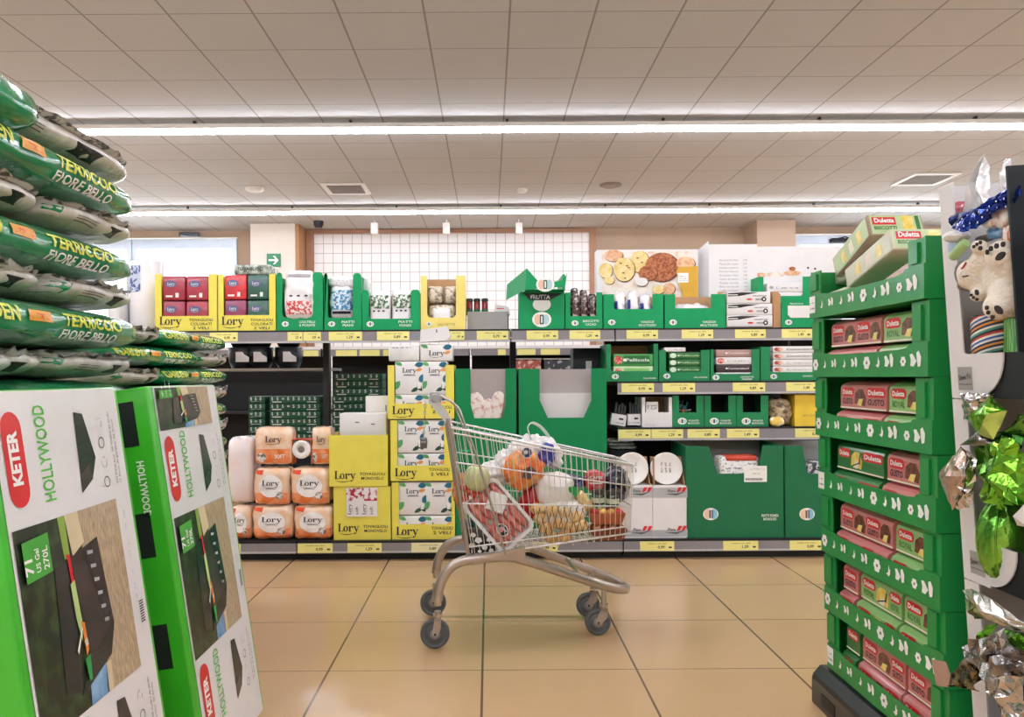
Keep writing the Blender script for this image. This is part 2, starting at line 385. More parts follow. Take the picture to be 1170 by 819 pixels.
# camera and daylight
cam = bpy.data.cameras.new('camera'); co = bpy.data.objects.new('camera', cam); COL.objects.link(co); SC.camera = co
cam.sensor_fit = 'HORIZONTAL'; cam.sensor_width = 36; cam.lens = F/1170*36; cam.clip_start = .05
cam.shift_x = (585-CX)/1170; cam.shift_y = (CY-409.5)/1170
e = ROLL; co.matrix_world = Matrix(((1, e, 0, 0), (0, 0, -1, 0), (-e, 1, 0, H), (0, 0, 0, 1)))
wd = bpy.data.worlds.new('overcast sky'); SC.world = wd; wd.use_nodes = True
wd.node_tree.nodes['Background'].inputs[0].default_value = (.86, .94, 1, 1); wd.node_tree.nodes['Background'].inputs[1].default_value = 2.2
SC.view_settings.view_transform = 'Standard'; SC.view_settings.look = 'None'; SC.view_settings.gamma = 1; SC.view_settings.exposure = 1.42; SC.view_settings.use_curve_mapping = False
SC.cycles.max_bounces = 6; SC.cycles.transparent_max_bounces = 8; SC.cycles.sample_clamp_indirect = 4; SC.cycles.use_denoising = True
# ------------------------------------------------------------------ shelving
STRIP = mat('grey ticket strip', '8b868a', .35, var=.04)
SHELFB = mat('black shelf edge', '16171b', .5, .2)
TAG = mat('yellow price ticket', 'f0e890', .5, var=.02)
TAGW = mat('cream price ticket', 'efe9bb', .5, var=.02)
YT, YM, YB0 = 5.06, 5.0, 4.80            # front edges: top shelf, middle shelves, base
ZT, Z2, Z3, ZB = 1.457, 1.108, .808, .121
def tick(sh, pxs, zc, y, h=.058, pale=()):
    prices = ['0,99', '1,29', '0,89', '1,49', '0,79', '1,19', '2,49', '0,69']
    for i, (a, b) in enumerate(pxs):
        xa, xb = W(a, 431, y).x, W(b, 431, y).x; m = TAGW if i in pale else TAG; q = MB()
        q.box((xa, y-.004, zc-h/2), (xb, y-.001, zc+h/2), m); w = xb-xa
        q.text('OFFERTA DEL MESE', xa+w*.5, zc+h*.2, h*.11, y-.0046, BLK, T=None, w=w*.55, align='c')
        q.text(prices[i % 8], xa+w*.52, zc-h*.25, h*.3, y-.0046, BLK, .02, w=w*.2)
        q.rect(xa+w*.84, zc-h*.22, xa+w*.93, zc-h*.06, y-.0046, BLK)
        part('price_ticket', q, sh)
def bay(x0, x1, label, top=(), mids=(), base=(), back=False, baset=True, up=True, palebase=()):
    cxm = (x0+x1)/2; r = root('shelving_unit', Vector((cxm, 5.1, 0)), label, 'shelving unit', 'black shelving units across the far side of the aisle')
    g = .004; yb = 5.62
    b = MB().box((x0+g, YB0+.05, 0), (x1-g, yb, .055), SHELFB); part('plinth', b, r)
    def shelf(z, yf, ticks, lip=.072, deep=yb-.06, pale=()):
        s = MB().box((x0+g, yf+.012, z-.03), (x1-g, deep, z), DARKM).box((x0+g, yf, z-lip), (x1-g, yf+.012, z-.012), STRIP).box((x0+g, yf+.001, z-.012), (x1-g, yf+.02, z-.0005), SHELFB).box((x0+g, yf-.003, z-lip-.012), (x1-g, yf+.02, z-lip), mat('pale strip edge', 'b9b6b8', .4))
        o = part('shelf', s, r); tick(o, ticks, z-.041, yf, pale=pale)
    shelf(ZB+.003, YB0, base, lip=.062, pale=palebase)
    shelf(ZT, YT, top)
    for z, t in mids: shelf(z, YM, t)
    for x in ((x0,) if up is True else ()):
        u = MB().box((x+.006, yb-.06, .062), (x+.05, yb, ZT-.035), DARKM)
        for k in range(26): u.box((x+.016, yb-.0615, .1+k*.05), (x+.022, yb-.0595, .125+k*.05), BLK).box((x+.034, yb-.0615, .1+k*.05), (x+.04, yb-.0595, .125+k*.05), BLK)
        part('upright', u, r)
    if back: part('back_panel', MB().box((x0+.055, yb-.03, .062), (x1-g, yb-.01, ZT-.02), mat('dark back panel', '15161a', .6)), r)
    return r
XA, XB, XC, XD, XE, XF = -2.56, -1.2, .15, .835, 2.18, 3.5
bay(XA, XB, 'shelving unit behind the soil bags, coloured napkin cartons on its top shelf', top=((240, 272), (329, 346)), base=((252, 274),))
bay(XB, XC, 'shelving unit holding the toilet roll packs and yellow napkin cartons', top=((347, 367), (376, 414), (431, 468), (512, 531), (545, 581)), base=((339, 379), (396, 435), (469, 508)), palebase=(2,))
bay(XC, XD, 'narrow shelving unit directly behind the shopping cart', top=((602, 638), (651, 686)), base=((600, 636),))
bay(XD, XE, 'shelving unit with three filled shelves right of the cart', top=((716, 752), (779, 815), (840, 875), (893, 928)),
    mids=((Z2, ((710, 747), (757, 794), (837, 874), (898, 935))), (Z3, ((706, 743), (744, 780), (785, 822), (830, 867), (908, 945)))), base=((730, 769), (825, 865), (901, 939)), back=True)
bay(XE, XF, 'shelving unit behind the green biscuit tray tower', top=((1000, 1036),), base=((980, 1020),), back=True)
# second row of shelving, seen through the open first one
def back_bay(x0, x1, label, ticks, up=False):
    y = 7.9; zt = H+(431-397)*y/F; r = root('shelving_unit', Vector(((x0+x1)/2, y+.2, 0)), label, 'shelving unit', 'second row of shelving seen through the first')
    s = MB().box((x0, y+.01, zt-.035), (x1, y+.5, zt), DARKM).box((x0, y, zt-.08), (x1, y+.012, zt-.015), STRIP).box((x0, y-.002, zt-.012), (x1, y+.012, zt+.02), WHT)
    o = part('shelf', s, r)
    for a, b in ticks:
        xa, xb = W(a, 431, y).x, W(b, 431, y).x; part('price_ticket', MB().box((xa, y-.006, zt-.078), (xb, y-.001, zt-.018), TAG), o)
    part('back_panel', MB().box((x0, y+.5, .02), (x1, y+.53, zt), mat('near black panel', '0c0d0f', .6)), r)
    part('plinth', MB().box((x0, y-.1, 0), (x1, y+.5, .1), SHELFB), r)
    part('shelf', MB().box((x0, y+.02, .78), (x1, y+.5, .81), DARKM), r)
back_bay(-3.9, -1.72, 'shelving unit of the second row seen left of the first upright', ((347, 364), (300, 320)))
back_bay(-1.70, -.2, 'shelving unit of the second row seen above the green item boxes', ((384, 408), (411, 434), (438, 460)))
back_bay(-.18, 1.45, 'shelving unit of the second row seen above the two tall green cartons', ((569, 578), (591, 612), (618, 640)))
# rear half of the first gondola: pans above, small green boxes below
rr = MB(); a = W(262, 421, 5.75); b = W(366, 421, 5.75)
r = root('rear_shelf', Vector(((XA+XC)/2, 5.9, 1.18)), 'thin metal shelf edge at the back between pans and green boxes', 'shelf')
part('shelf_board', MB().box((XA, 5.74, a.z-.02), (XB+.04, 6.1, a.z), mat('bright metal edge', 'b4b6b6', .35, .5)), r)
part('post', MB().box((XA, 6.06, 0), (XA+.03, 6.1, a.z-.02), DARKM), r); part('post', MB().box((XB, 6.06, 0), (XB+.03, 6.1, a.z-.02), DARKM), r)
# pans with pale paper sleeves
k = 0
PANM = mat('non stick black', '17181b', .35, .4)
for row, (py, dz) in enumerate(((405, 0), (417, 0))):
    pass
zs = a.z
for i, px in enumerate((277, 297, 330)):
    c = W(px, 421, 5.9)
    for j in (0, 1):
        T = Matrix.Translation((c.x, 5.9, zs+.002+j*.165))
        p = root('frying_pan', Vector((c.x, 5.9, zs+j*.165)), ['lower', 'upper'][j]+' black frying pan with a white sleeve, '+['left', 'middle', 'right'][i]+' pair on the thin shelf', 'frying pan', 'pans behind the shelving')
        q = MB().lathe([(.06, 0), (.075, .0), (.10, .05), (.104, .16), (.1, .16), (.09, .05), (.05, .012)], PANM, 20, T=T); part('pan_body', q, p)
        part('cardboard_sleeve', MB().prism([(c.x-.015, zs+j*.165+.05), (c.x+.085, zs+j*.165+.05), (c.x+.085, zs+j*.165+.085), (c.x+.05, zs+j*.165+.105), (c.x+.035, zs+j*.165+.125), (c.x-.015, zs+j*.165+.125)], 5.788, 5.793, WHT), p)
# small green boxes with rows of white marks
BG = mat('dark green item box', '14583c', .45, var=.05)
def item_box(px0, px1, py, label, shift=0):
    a, b = W(px0, py, 5.75), W(px1, py, 5.75); h = .056; z = a.z
    r = root('item_box', Vector(((a.x+b.x)/2, 5.85, z)), label, 'box', 'small dark green boxes behind the shelving')
    part('box_body', MB().rbox((a.x, 5.75, z), (b.x, 5.95, z+h-.003), BG, .003), r); q = MB(); w = b.x-a.x; n = max(3, int(w/.042))
    for i in range(n): q.text('5' if (i+shift) % 7 else '=', a.x+.012+i*(w-.02)/n, z+.024, .024, 5.7485, WPRINT, .02)
    q.rect(a.x+.02, z+.008, a.x+.09, z+.016, 5.7485, WPRINT).rect(b.x-.1, z+.008, b.x-.03, z+.014, 5.7485, WPRINT)
    part('printed_marks', q, r)
pos = ['bottom', 'second', 'third', 'fourth', 'fifth', 'sixth', 'seventh', 'eighth', 'top']
cols = [((284, 303), 504, 6, 'narrow box column by the soil bags'), ((308, 366), 504, 6, 'wide box column left of the upright'), ((379, 437), 504, 9, 'box column right of the upright')]
for (p0, p1), y0, n, cn in cols:
    for i in range(n):
        nm = pos[i] if i < n-1 else 'top'; item_box(p0+(3 if i > 5 and p0 > 370 else 0), p1, y0-(i)*8.6, f'dark green box with white marks, {nm} of the {cn}', i+p0)
# plinth crates carrying these boxes
z0 = W(300, 504, 5.75).z-.002
for x0, x1, lab in (((W(283, 504, 5.75).x), W(304, 504, 5.75).x, 'dark crate under the narrow column of green boxes'), (W(307, 504, 5.75).x, W(367, 504, 5.75).x, 'dark crate under the wide column of green boxes'), (W(378, 504, 5.75).x, W(438, 504, 5.75).x, 'dark crate under the tall column of green boxes')):
    q = MB().rbox((x0, 5.74, 0), (x1, 6.02, z0), NAVY, .006)
    for i in range(8): q.box((x0+.02, 5.735, .06+i*(z0-.1)/8), (x1-.02, 5.741, .08+i*(z0-.1)/8), DARKM)
    single('storage_crate', q, lab, 'crate')
# ------------------------------------------------------------------ shelf-ready cartons
def notch(x0, x1, z0, z1, a, b, c, r=.02, rt=.0):
    """front panel with a U cut between a..b down to c"""
    L = [(x0, z0), (x1, z0)]
    L += ([(x1, z1-rt)]+arc(x1-rt, z1-rt, rt, 0, 90, 4)+arc(b+rt, z1-rt, rt, 90, 180, 4)) if rt else [(x1, z1), (b, z1)]
    L += arc(b-r, c+r, r, 0, -90, 4)[0:] if r else [(b, c)]
    L += arc(a+r, c+r, r, -90, -180, 4) if r else [(a, c)]
    L += (arc(a-rt, z1-rt, rt, 0, 90, 4)+arc(x0+rt, z1-rt, rt, 90, 180, 4)) if rt else [(a, z1), (x0, z1)]
    return L
def carton(label, x, ytop, ybot, y, depth, m, cut=None, zb=None, r=.02, rt=0, text=None, logo=None, tm=WPRINT, back=None, side=None, group=None, inner=KRAFT, name='display_carton', tx=None, sidedrop=0, cat='carton', lory=None, outline=None):
    """x=(px0,px1); cut=(pxa,pxb,py)"""
    a = W(x[0], ytop, y); b = W(x[1], ybot, y); x0, x1 = a.x, b.x; z1 = W((x[0]+x[1])/2, ytop, y).z; z0 = zb if zb is not None else b.z; t = .004
    rt_ = root(name, Vector(((x0+x1)/2, y+depth/2, z0)), label, cat, group)
    q = MB()
    if outline:
        mid = (x[0]+x[1])/2; q.prism([(W(u, 431, y).x, max(z0, W(mid, v_, y).z)) for u, v_ in outline], y, y+t, m)
    elif cut:
        ca, cb = W(cut[0], 431, y).x, W(cut[1], 431, y).x; cz = W((x[0]+x[1])/2, cut[2], y).z
        q.prism(notch(x0, x1, z0, z1, ca, cb, cz, r, rt), y, y+t, m)
    else: q.box((x0, y, z0), (x1, y+t, z1), m)
    zs = z1-sidedrop-(rt or 0)
    zbk = z1 if back is None else W(0, back, y).z
    q.box((x0, y+t, z0), (x0+t, y+depth, zs), m).box((x1-t, y+t, z0), (x1, y+depth, zs), m)
    q.box((x0+t, y+t, z0), (x1-t, y+depth-t, z0+t), inner).box((x0+t, y+depth-t, z0+t), (x1-t, y+depth, min(zbk, zs)), inner)
    part('tray', q, rt_)
    p = MB(); w = x1-x0; yy = y-.0012
    if logo:
        lx, lz = W(logo[0], logo[1], y).x, W((x[0]+x[1])/2, logo[1], y).z; lr = logo[2]*y/F
        p.ell(lx, lz, lr, lr*.74, yy, WPRINT); p.rect(lx-lr*.22, lz-lr*.42, lx+lr*.22, lz+lr*.42, yy-.0004, mat('carton emblem teal', '1b6f6b', .5))
        p.rect(lx-lr*.75, lz-lr*.3, lx-lr*.4, lz+lr*.3, yy-.0004, mat('carton emblem peach', 'e8c3a2', .5)); p.rect(lx+lr*.4, lz-lr*.3, lx+lr*.7, lz+lr*.3, yy-.0004, mat('carton emblem blue', '8fc5d8', .5))
    if lory: # (px left, py baseline, px width)
        lx, lz = W(lory[0], lory[1], y).x, W((x[0]+x[1])/2, lory[1], y).z; lw = lory[2]*y/F
        p.text('LORY', lx, lz, lw/2.75, yy, TXT, w=lw)
    if text:
        lines, tx_, ty, th = text; lw = tx_[1]-tx_[0]
        for i, s_ in enumerate(lines):
            c0 = W((tx_[0]+tx_[1])/2, ty+i*th*1.45, y); pxw = min(lw, len(s_)*th*.95)
            p.text(s_, c0.x, W((x[0]+x[1])/2, ty+i*th*1.45, y).z, th*y/F, yy, tm, .012, align='c', w=pxw*y/F)
    if p.v: part('printed_lettering', p, rt_)
    return rt_, (x0, x1, z0, z1)
def goods(name, mb, label, cat, group=None): return single(name, mb, label, cat, group)
TOPY, BASEY, MIDY = 5.09, 4.835, 5.03
# napkin pack: soft box in film with print on its face
def soft(x0, x1, z0, z1, y, d, m, r=.012, amp=.0): return MB().rbox((x0, y, z0), (x1, y+d, z1), m, r, 3)
NCOL = {}
def napkin(px0, px1, py0, py1, y, d, hx, label, group, full=True, zb=None):
    a, b = W(px0, py0, y), W(px1, py1, y); z0 = b.z if zb is None else zb; z1 = a.z; w = b.x-a.x; h = z1-z0
    m = mat('film '+hx, hx, .28, coat=.7, var=.15, scale=25, bump=.25, bscale=35)
    r = root('napkin_pack', Vector(((a.x+b.x)/2, y+d/2, z0)), label, 'napkins', group)
    part('wrapped_napkins', soft(a.x, b.x, z0, z1, y, d, m), r); p = MB(); yy = y-.0015
    nb = mat('film label blue', '5a5f8d', .4); p.ell(a.x+w*.38, z1-min(h*.35, .055), w*.26, min(h*.14, .022), yy, nb)
    p.text('LORY', a.x+w*.22, z1-min(h*.35, .055)-.009, .02, yy-.0005, WPRINT, w=w*.34)
    if full: p.rect(a.x+w*.15, z0+h*.13, a.x+w*.45, z0+h*.2, yy, WPRINT).rect(a.x+w*.58, z0+h*.12, a.x+w*.72, z0+h*.3, yy, WPRINT)
    part('printed_label', p, r); return r
# 1: two yellow cartons of coloured napkins
TX3 = ['TOVAGLIOLI', 'COLORATI', '2 VELI']
carton('yellow carton of four dark red napkin packs on the top shelf', (177, 248), 313, 376.5, TOPY, .195, YEL, (185, 239, 361), ZT, .001, text=(TX3, (216, 243), 367, 3.2), tm=TXT, lory=(182, 371, 26), sidedrop=.0)
carton('yellow carton of red and dark green napkin packs on the top shelf', (249, 315), 313, 376.5, TOPY, .195, YEL, (256, 308, 360), ZT, .001, text=(TX3, (286, 312), 367, 3.2), tm=TXT, lory=(253, 371, 26))
g = 'coloured napkin packs in the yellow cartons'
for px0, px1, py0, py1, hx, lab, f in (
    (185.5, 211.5, 315, 343, 'a3243c', 'dark red napkin pack, upper left in the leftmost yellow carton', 1), (212.5, 238.5, 315, 343, 'a82a40', 'dark red napkin pack, upper right in the leftmost yellow carton', 1),
    (185.5, 211.5, 344, 371, '9a2440', 'dark red napkin pack, lower left in the leftmost yellow carton', 0), (212.5, 238.5, 344, 371, 'a3263e', 'dark red napkin pack, lower right in the leftmost yellow carton', 0),
    (256.5, 281.5, 314, 342, 'd2303a', 'bright red napkin pack above the wine coloured one', 1), (282.5, 307.5, 314, 342, '1f5a4c', 'dark green napkin pack, upper one beside the bright red pack', 1),
    (256.5, 281.5, 343, 371, '8d2a55', 'wine coloured napkin pack below the bright red one', 0), (282.5, 307.5, 343, 371, '1d5747', 'dark green napkin pack, lower one beside the wine coloured pack', 0)):
    napkin(px0, px1, py0, py1, TOPY+.006, .18, hx, lab, g, f, zb=(ZT+.0045 if py1 == 371 else None))
a, b = W(269, 303, TOPY+.05), W(311, 313.5, TOPY+.05)
q = soft(a.x, b.x, W(290, 313.6, TOPY+.008).z, a.z, TOPY+.02, .2, mat('film dark olive', '5e6e62', .3, coat=.6, hex2='c3cdc0', scale=30, contrast=(.4, .6)), .014)
goods('napkin_pack', q.text('TOVAGLIOLI', a.x+.02, a.z-.04, .022, TOPY+.0185, BLK, .02), 'grey green napkin pack lying on top of the red and green packs', 'napkins')
# roll of paper behind, far left
q = MB(); c = W(169, 376, 5.3); zt_ = W(169, 299, 5.3).z
rr = root('paper_towel_pack', Vector((c.x, 5.3, ZT)), 'tall white paper roll pack behind the leftmost yellow carton', 'paper rolls')
part('roll', q.lathe([(.112, 0), (.115, .01), (.115, zt_-ZT-.012), (.108, zt_-ZT), (.03, zt_-ZT), (.03, zt_-ZT-.03)], PWHT, 28, T=Matrix.Translation((c.x, 5.3, ZT+.001))), rr)
q = MB(); pts = [(c.x+.1165*math.sin(t), 5.3-.1165*math.cos(t)) for t in [(-1.15+i*.13) for i in range(10)]]
for i in range(9):
    (xa, ya), (xb, yb2) = pts[i], pts[i+1]; q.poly([(xa, ya, zt_-.22), (xb, yb2, zt_-.22), (xb, yb2, zt_-.04), (xa, ya, zt_-.04)], mat('printed roll label', 'c8d4e8', .4, hex2='4a5fa0', scale=28, contrast=(.48, .54)))
part('printed_label', q, rr)
a = W(128, 337, 5.2); b = W(174, 376, 5.2)
goods('paper_towel_pack', MB().rbox((a.x, 5.12, ZT+.001), (c.x-.118, 5.4, a.z), PWHT, .03, 3), 'short white film wrapped paper pack at the left end of the top shelf', 'paper rolls')
# 2: green cartons with crockery bags
gl = 'green cartons on the top shelf'
carton('green carton with a white and red bag, right of the yellow napkin cartons', (316, 369), 311, 376.5, TOPY, .195, GREENL, (323, 358, 363), ZT, .03, .02, text=(['COLTELLI', 'E POSATE'], (342, 360), 369, 2.6), logo=(326, 370, 4), group=gl)
carton('green carton with a blue patterned bag', (370, 413), 312, 376.5, TOPY, .195, GREENL, (375, 404, 363), ZT, .015, .02, text=(['PIATTI', 'PIANI'], (390, 405), 369, 2.6), logo=(379, 370, 4), group=gl)
def bag(px0, px1, py0, py1, y, d, m, label, cat, n=5, e=2.6, amp=.01, fr=10, seed=1, name='film_bag', zb=None, extra=None, tilt=0, group=None):
    a, b = W(px0, py0, y), W(px1, py1, y); z0 = b.z if zb is None else zb; w, h = b.x-a.x, a.z-z0; cx_, cz_ = (a.x+b.x)/2, (a.z+z0)/2
    T = Matrix.Translation((cx_, y+d/2, cz_)) @ Matrix.Rotation(math.radians(tilt), 4, 'Y') @ Matrix.Rotation(PI/2, 4, 'X')
    q = MB().blob((0, 0, 0), (w, h, d), m, n, e, 12, amp, fr, seed, T=T)
    r = root(name, Vector((cx_, y+d/2, z0)), label, cat, group); part('film_wrap' if extra else 'wrapped_contents', q, r)
    if extra:
        s_ = MB(); extra(s_, a.x, b.x, z0, a.z, y-.25); o = drape(s_, q, (0, 1, 0), None, .003); o.mats = []; o = _remat(s_, q)
        part('printed_front', o, r)
    return r
def _remat(src, dst, d=(0, 1, 0), off=.003, cuts=1):
    """drape keeping several materials"""
    out = MB()
    for k, m in enumerate(src.mats):
        sub = MB(); sub.v = list(src.v); sub.f = [f for f, i in zip(src.f, src.mi) if i == k]
        used = sorted({i for f in sub.f for i in f}); mp = {i: n for n, i in enumerate(used)}
        sub.v = [src.v[i] for i in used]; sub.f = [tuple(mp[i] for i in f) for f in sub.f]
        dr = drape(sub, dst, d, m, off+.0006*k, cuts); out.add(dr.v, dr.f, m)
    return out
REDCH = mat('red check print', 'd94a4a', .3, hex2='f3e6e4', scale=60, contrast=(.48, .52), coat=.5)
BLUECH = mat('blue dotted print', '2b7fae', .3, hex2='cfe4ee', scale=45, contrast=(.45, .55), coat=.5)
LEAFP = mat('green leaf print', '2d5a34', .3, hex2='dfe6dc', scale=40, contrast=(.45, .55), coat=.5)
GREYP = mat('grey small print', '9a9a9c', .5, hex2='e6e4e4', scale=80, contrast=(.45, .55))
def ex_red(s, x0, x1, z0, z1, y):
    w, h = x1-x0, z1-z0; s.rect(x0+w*.12, z0+h*.14, x1-w*.1, z0+h*.4, y, REDCH).rect(x0+w*.16, z0+h*.86, x1-w*.14, z0+h*.92, y, mat('grey seam print', 'a59ea0', .4))
    for i in range(3): s.rect(x0+w*(.22+i*.24), z0+h*.48, x0+w*(.32+i*.24), z0+h*.51, y, TXT)
bag(322, 359, 308, 367, TOPY-.03, .16, PWHT, 'white plastic bag with red check print sticking out of its green carton', 'bag of cutlery', extra=ex_red, amp=.012)
def ex_blue(s, x0, x1, z0, z1, y): w, h = x1-x0, z1-z0; s.rect(x0+w*.08, z0+h*.3, x1-w*.08, z0+h*.84, y, BLUECH).rect(x0+w*.15, z0+h*.2, x1-w*.15, z0+h*.27, y, TXT)
bag(375, 405, 324, 367, TOPY+.01, .14, PWHT, 'blue patterned bag in the green carton', 'bag of cups', extra=ex_blue, seed=4)
q = MB(); a, b = W(373, 318, TOPY), W(411, 330, TOPY); T = Matrix.Translation(((a.x+b.x)/2, TOPY+.14, (a.z+b.z)/2+.012)) @ Matrix.Rotation(.08, 4, 'Y')
goods('film_bag', q.blob((0, 0, 0), (b.x-a.x, .22, .1), PWHT, 5, 3, 10, .012, 12, 3, T=T).text('PIATTI', a.x+.06, (a.z+b.z)/2, .03, TOPY+.02, GREYP), 'crumpled white bag lying above the blue patterned bag', 'bag')
bag(412, 423, 318, 345, TOPY+.1, .12, mat('clear film', 'd6dbd8', .15, coat=.8, var=.1, bump=.4), 'crumpled clear film bag between the blue bag and the leaf print packs', 'bag', seed=9)
carton('wide low green carton with two leaf print packs', (413.5, 480), 331, 376.5, TOPY, .195, GREENL, (422, 470, 364), ZT, .02, .02, text=(['PIATTI', 'FONDI'], (455, 471), 369, 2.8), logo=(423, 370, 4.2), group=gl)
def ex_leaf(s, x0, x1, z0, z1, y):
    w, h = x1-x0, z1-z0; s.rect(x0+w*.06, z0+h*.52, x1-w*.06, z0+h*.86, y, LEAFP)
    for i in range(3): s.rect(x0+w*(.2+i*.22), z0+h*.44, x0+w*(.3+i*.22), z0+h*.48, y, BLK)
    s.rect(x0+w*.12, z0+h*.2, x1-w*.12, z0+h*.26, y, GREYP)
bag(421, 446, 331, 370, TOPY+.008, .15, PWHT, 'white pack with green leaf print, left one in the wide green carton', 'pack of plates', n=7, e=4, extra=ex_leaf, amp=.005, zb=ZT+.005)
bag(447, 471, 330, 370, TOPY+.008, .15, PWHT, 'white pack with green leaf print, right one in the wide green carton', 'pack of plates', n=7, e=4, extra=ex_leaf, amp=.005, seed=5, zb=ZT+.005)
carton('pale yellow carton with a large window showing beige packs', (480.5, 532), 315, 376.5, TOPY, .195, PYEL, (488.5, 521.5, 363), ZT, .03, 0, text=(['SALVIETTE'], (500, 520), 372, 3), tm=mat('faint print', 'b9a256', .5), logo=(490, 370, 3.5))
BEIGEP = mat('beige printed film', 'd9cdb8', .3, hex2='8a7a62', scale=38, contrast=(.5, .62), coat=.6)
for (p0, p1, t, b_, lab, sd) in ((488, 506, 326, 346, 'beige patterned pack, upper left in the pale yellow carton', 2), (507, 522, 326, 346, 'beige patterned pack, upper right in the pale yellow carton', 3), (489, 521, 347, 371, 'broad beige pack at the bottom of the pale yellow carton', 4)):
    bag(p0, p1, t, b_, TOPY+.012, .14, BEIGEP, lab, 'pack', n=6, e=3, amp=.004, seed=sd, zb=(ZT+.005 if b_ == 371 else None), extra=(lambda s, x0, x1, z0, z1, y: s.rect(x0+(x1-x0)*.2, z0+(z1-z0)*.2, x1-(x1-x0)*.2, z1-(z1-z0)*.2, y, PWHT)) if b_ == 371 else None)
# grey tray with small red jars, white packet, slotted post
a, b = W(534, 356, 5.2), W(580, 376, 5.2)
q = MB().box((a.x, 5.2, ZT+.001), (b.x, 5.205, a.z), GREYC).box((a.x, 5.205, ZT+.001), (a.x+.004, 5.4, a.z), GREYC).box((b.x-.004, 5.205, ZT+.001), (b.x, 5.4, a.z), GREYC).box((a.x, 5.205, ZT+.001), (b.x, 5.4, a.z-.02), GREYC)
goods('grey_tray', q, 'grey card tray between the pale yellow carton and the open green box', 'tray')
for i, px in enumerate((536.5, 545, 554)):
    c = W(px, 355, 5.28); T = Matrix.Translation((c.x, 5.28, a.z-.019)); r = root('candle_jar', Vector((c.x, 5.28, a.z-.019)), ['leftmost', 'middle', 'rightmost'][i]+' of the three small red candle jars on the grey tray', 'candle', 'red candle jars')
    part('jar', MB().lathe([(.02, 0), (.022, .01), (.022, .085), (.018, .095)], mat('red candle wrap', '8e2130', .25, coat=.5), 14, T=T), r)
    part('lid', MB().lathe([(.0235, .093), (.0235, .112), (.015, .116)], BLK, 14, T=T), r); part('green_base', MB().lathe([(.0235, .0005), (.0235, .04)], mat('green wrap base', '176b49', .4), 14, T=T), r)
c = W(574, 355, 5.28)
goods('white_packet', MB().prism([(c.x-.05, a.z-.019), (c.x+.05, a.z-.019), (c.x+.045, a.z+.03), (c.x+.01, a.z+.045), (c.x-.05, a.z+.05)], 5.24, 5.34, WHT).rect(c.x-.04, a.z+.02, c.x+.01, a.z+.026, 5.2385, RED), 'white packet with a thin red line beside the red jars', 'packet')
# tall green box with its lid folded open
r, _ = carton('tall green box with round emblems and a torn dark slot', (593, 645), 333, 375.5, TOPY, .195, GREENL, None, ZT, name='lidded_box')
q = MB(); yy = TOPY-.0015
def emb(q, px, py, rp, y, yy, m0='dfe4dc'):
    c = W(px, py, y); rr_ = rp*y/F
    q.ell(c.x, c.z, rr_, rr_*.8, yy, WPRINT); q.ell(c.x-rr_*.45, c.z, rr_*.32, rr_*.55, yy-.0004, mat('emblem peach', 'ecc7a9', .5)); q.ell(c.x+rr_*.45, c.z, rr_*.32, rr_*.55, yy-.0004, mat('emblem pale blue', 'b9d6d8', .5))
    q.rect(c.x-rr_*.2, c.z-rr_*.5, c.x+rr_*.2, c.z+rr_*.5, yy-.0008, mat('emblem dark glass', '1f5550', .5)); q.rect(c.x-rr_*.08, c.z-rr_*.35, c.x+rr_*.08, c.z+rr_*.35, yy-.0012, WPRINT)
emb(q, 619, 365, 11, TOPY, yy); q2 = W(619, 346, TOPY); q.ell(q2.x, q2.z-.01, .06, .045, yy, WPRINT)
q.poly([(W(598, 334, TOPY).x, yy-.0005, W(598, 335, TOPY).z), (W(605, 341, TOPY).x, yy-.0005, W(605, 343, TOPY).z), (W(628, 341, TOPY).x, yy-.0005, W(628, 343, TOPY).z), (W(643, 334, TOPY).x, yy-.0005, W(643, 335, TOPY).z)], BLK)
q.text('FRUTTA', W(606, 341, TOPY).x, W(606, 341.5, TOPY).z, .028, yy-.001, GREYP, .03, w=.13)
part('printed_emblem', q, r)
# the folded lid: its side wing turned to the left
z0 = W(620, 333, TOPY).z+.002
q = MB().prism([(W(598, 0, 5.0).x, z0), (W(644, 0, 5.0).x, z0+.02), (W(646, 0, 5.0).x, W(0, 314, 5.0).z-.012), (W(642, 0, 5.0).x, W(0, 322, 5.0).z-.01), (W(630, 0, 5.0).x, W(0, 324, 5.0).z-.01), (W(612, 0, 5.0).x, W(0, 322, 5.0).z-.01), (W(600, 0, 5.0).x, W(0, 310, 5.0).z)], 5.0, 5.004, GREENL)
q.add([(W(576, 0, 5.05).x, 5.25, W(576, 326, 5.25).z), (W(598, 0, 5.0).x, 5.0, z0), (W(600, 0, 5.0).x, 5.0, W(0, 310, 5.0).z), (W(578, 0, 5.1).x, 5.25, W(578, 325, 5.25).z), (W(577, 0, 5.05).x, 5.25, W(577, 343, 5.25).z)], [(4, 1, 2, 3)], GREENL)
q.box((W(598, 0, 5.0).x, 5.004, z0), (W(644, 0, 5.0).x, 5.38, z0+.004), GREENL).box((W(641, 0, 5.0).x, 5.01, z0+.004), (W(644, 0, 5.0).x, 5.38, z0+.1), GREENL)
q.box((W(599, 0, 5.0).x, 5.01, z0+.004), (W(600, 0, 5.0).x, 5.38, z0+.12), GREENL)
emb(q, 623, 325, 10.5, 5.0, 4.9985); part('open_lid', q, r)
q = MB().box((.105, 5.44, ZT+.001), (.145, 5.47, ZT+.14), DARKM)
for k in range(4):
    for dx in (.110, .13): q.box((dx, 5.4385, ZT+.012+k*.032), (dx+.009, 5.4405, ZT+.03+k*.032), BLK)
single('slotted_post', q, 'short slotted metal post between the grey tray and the open green box', 'post')
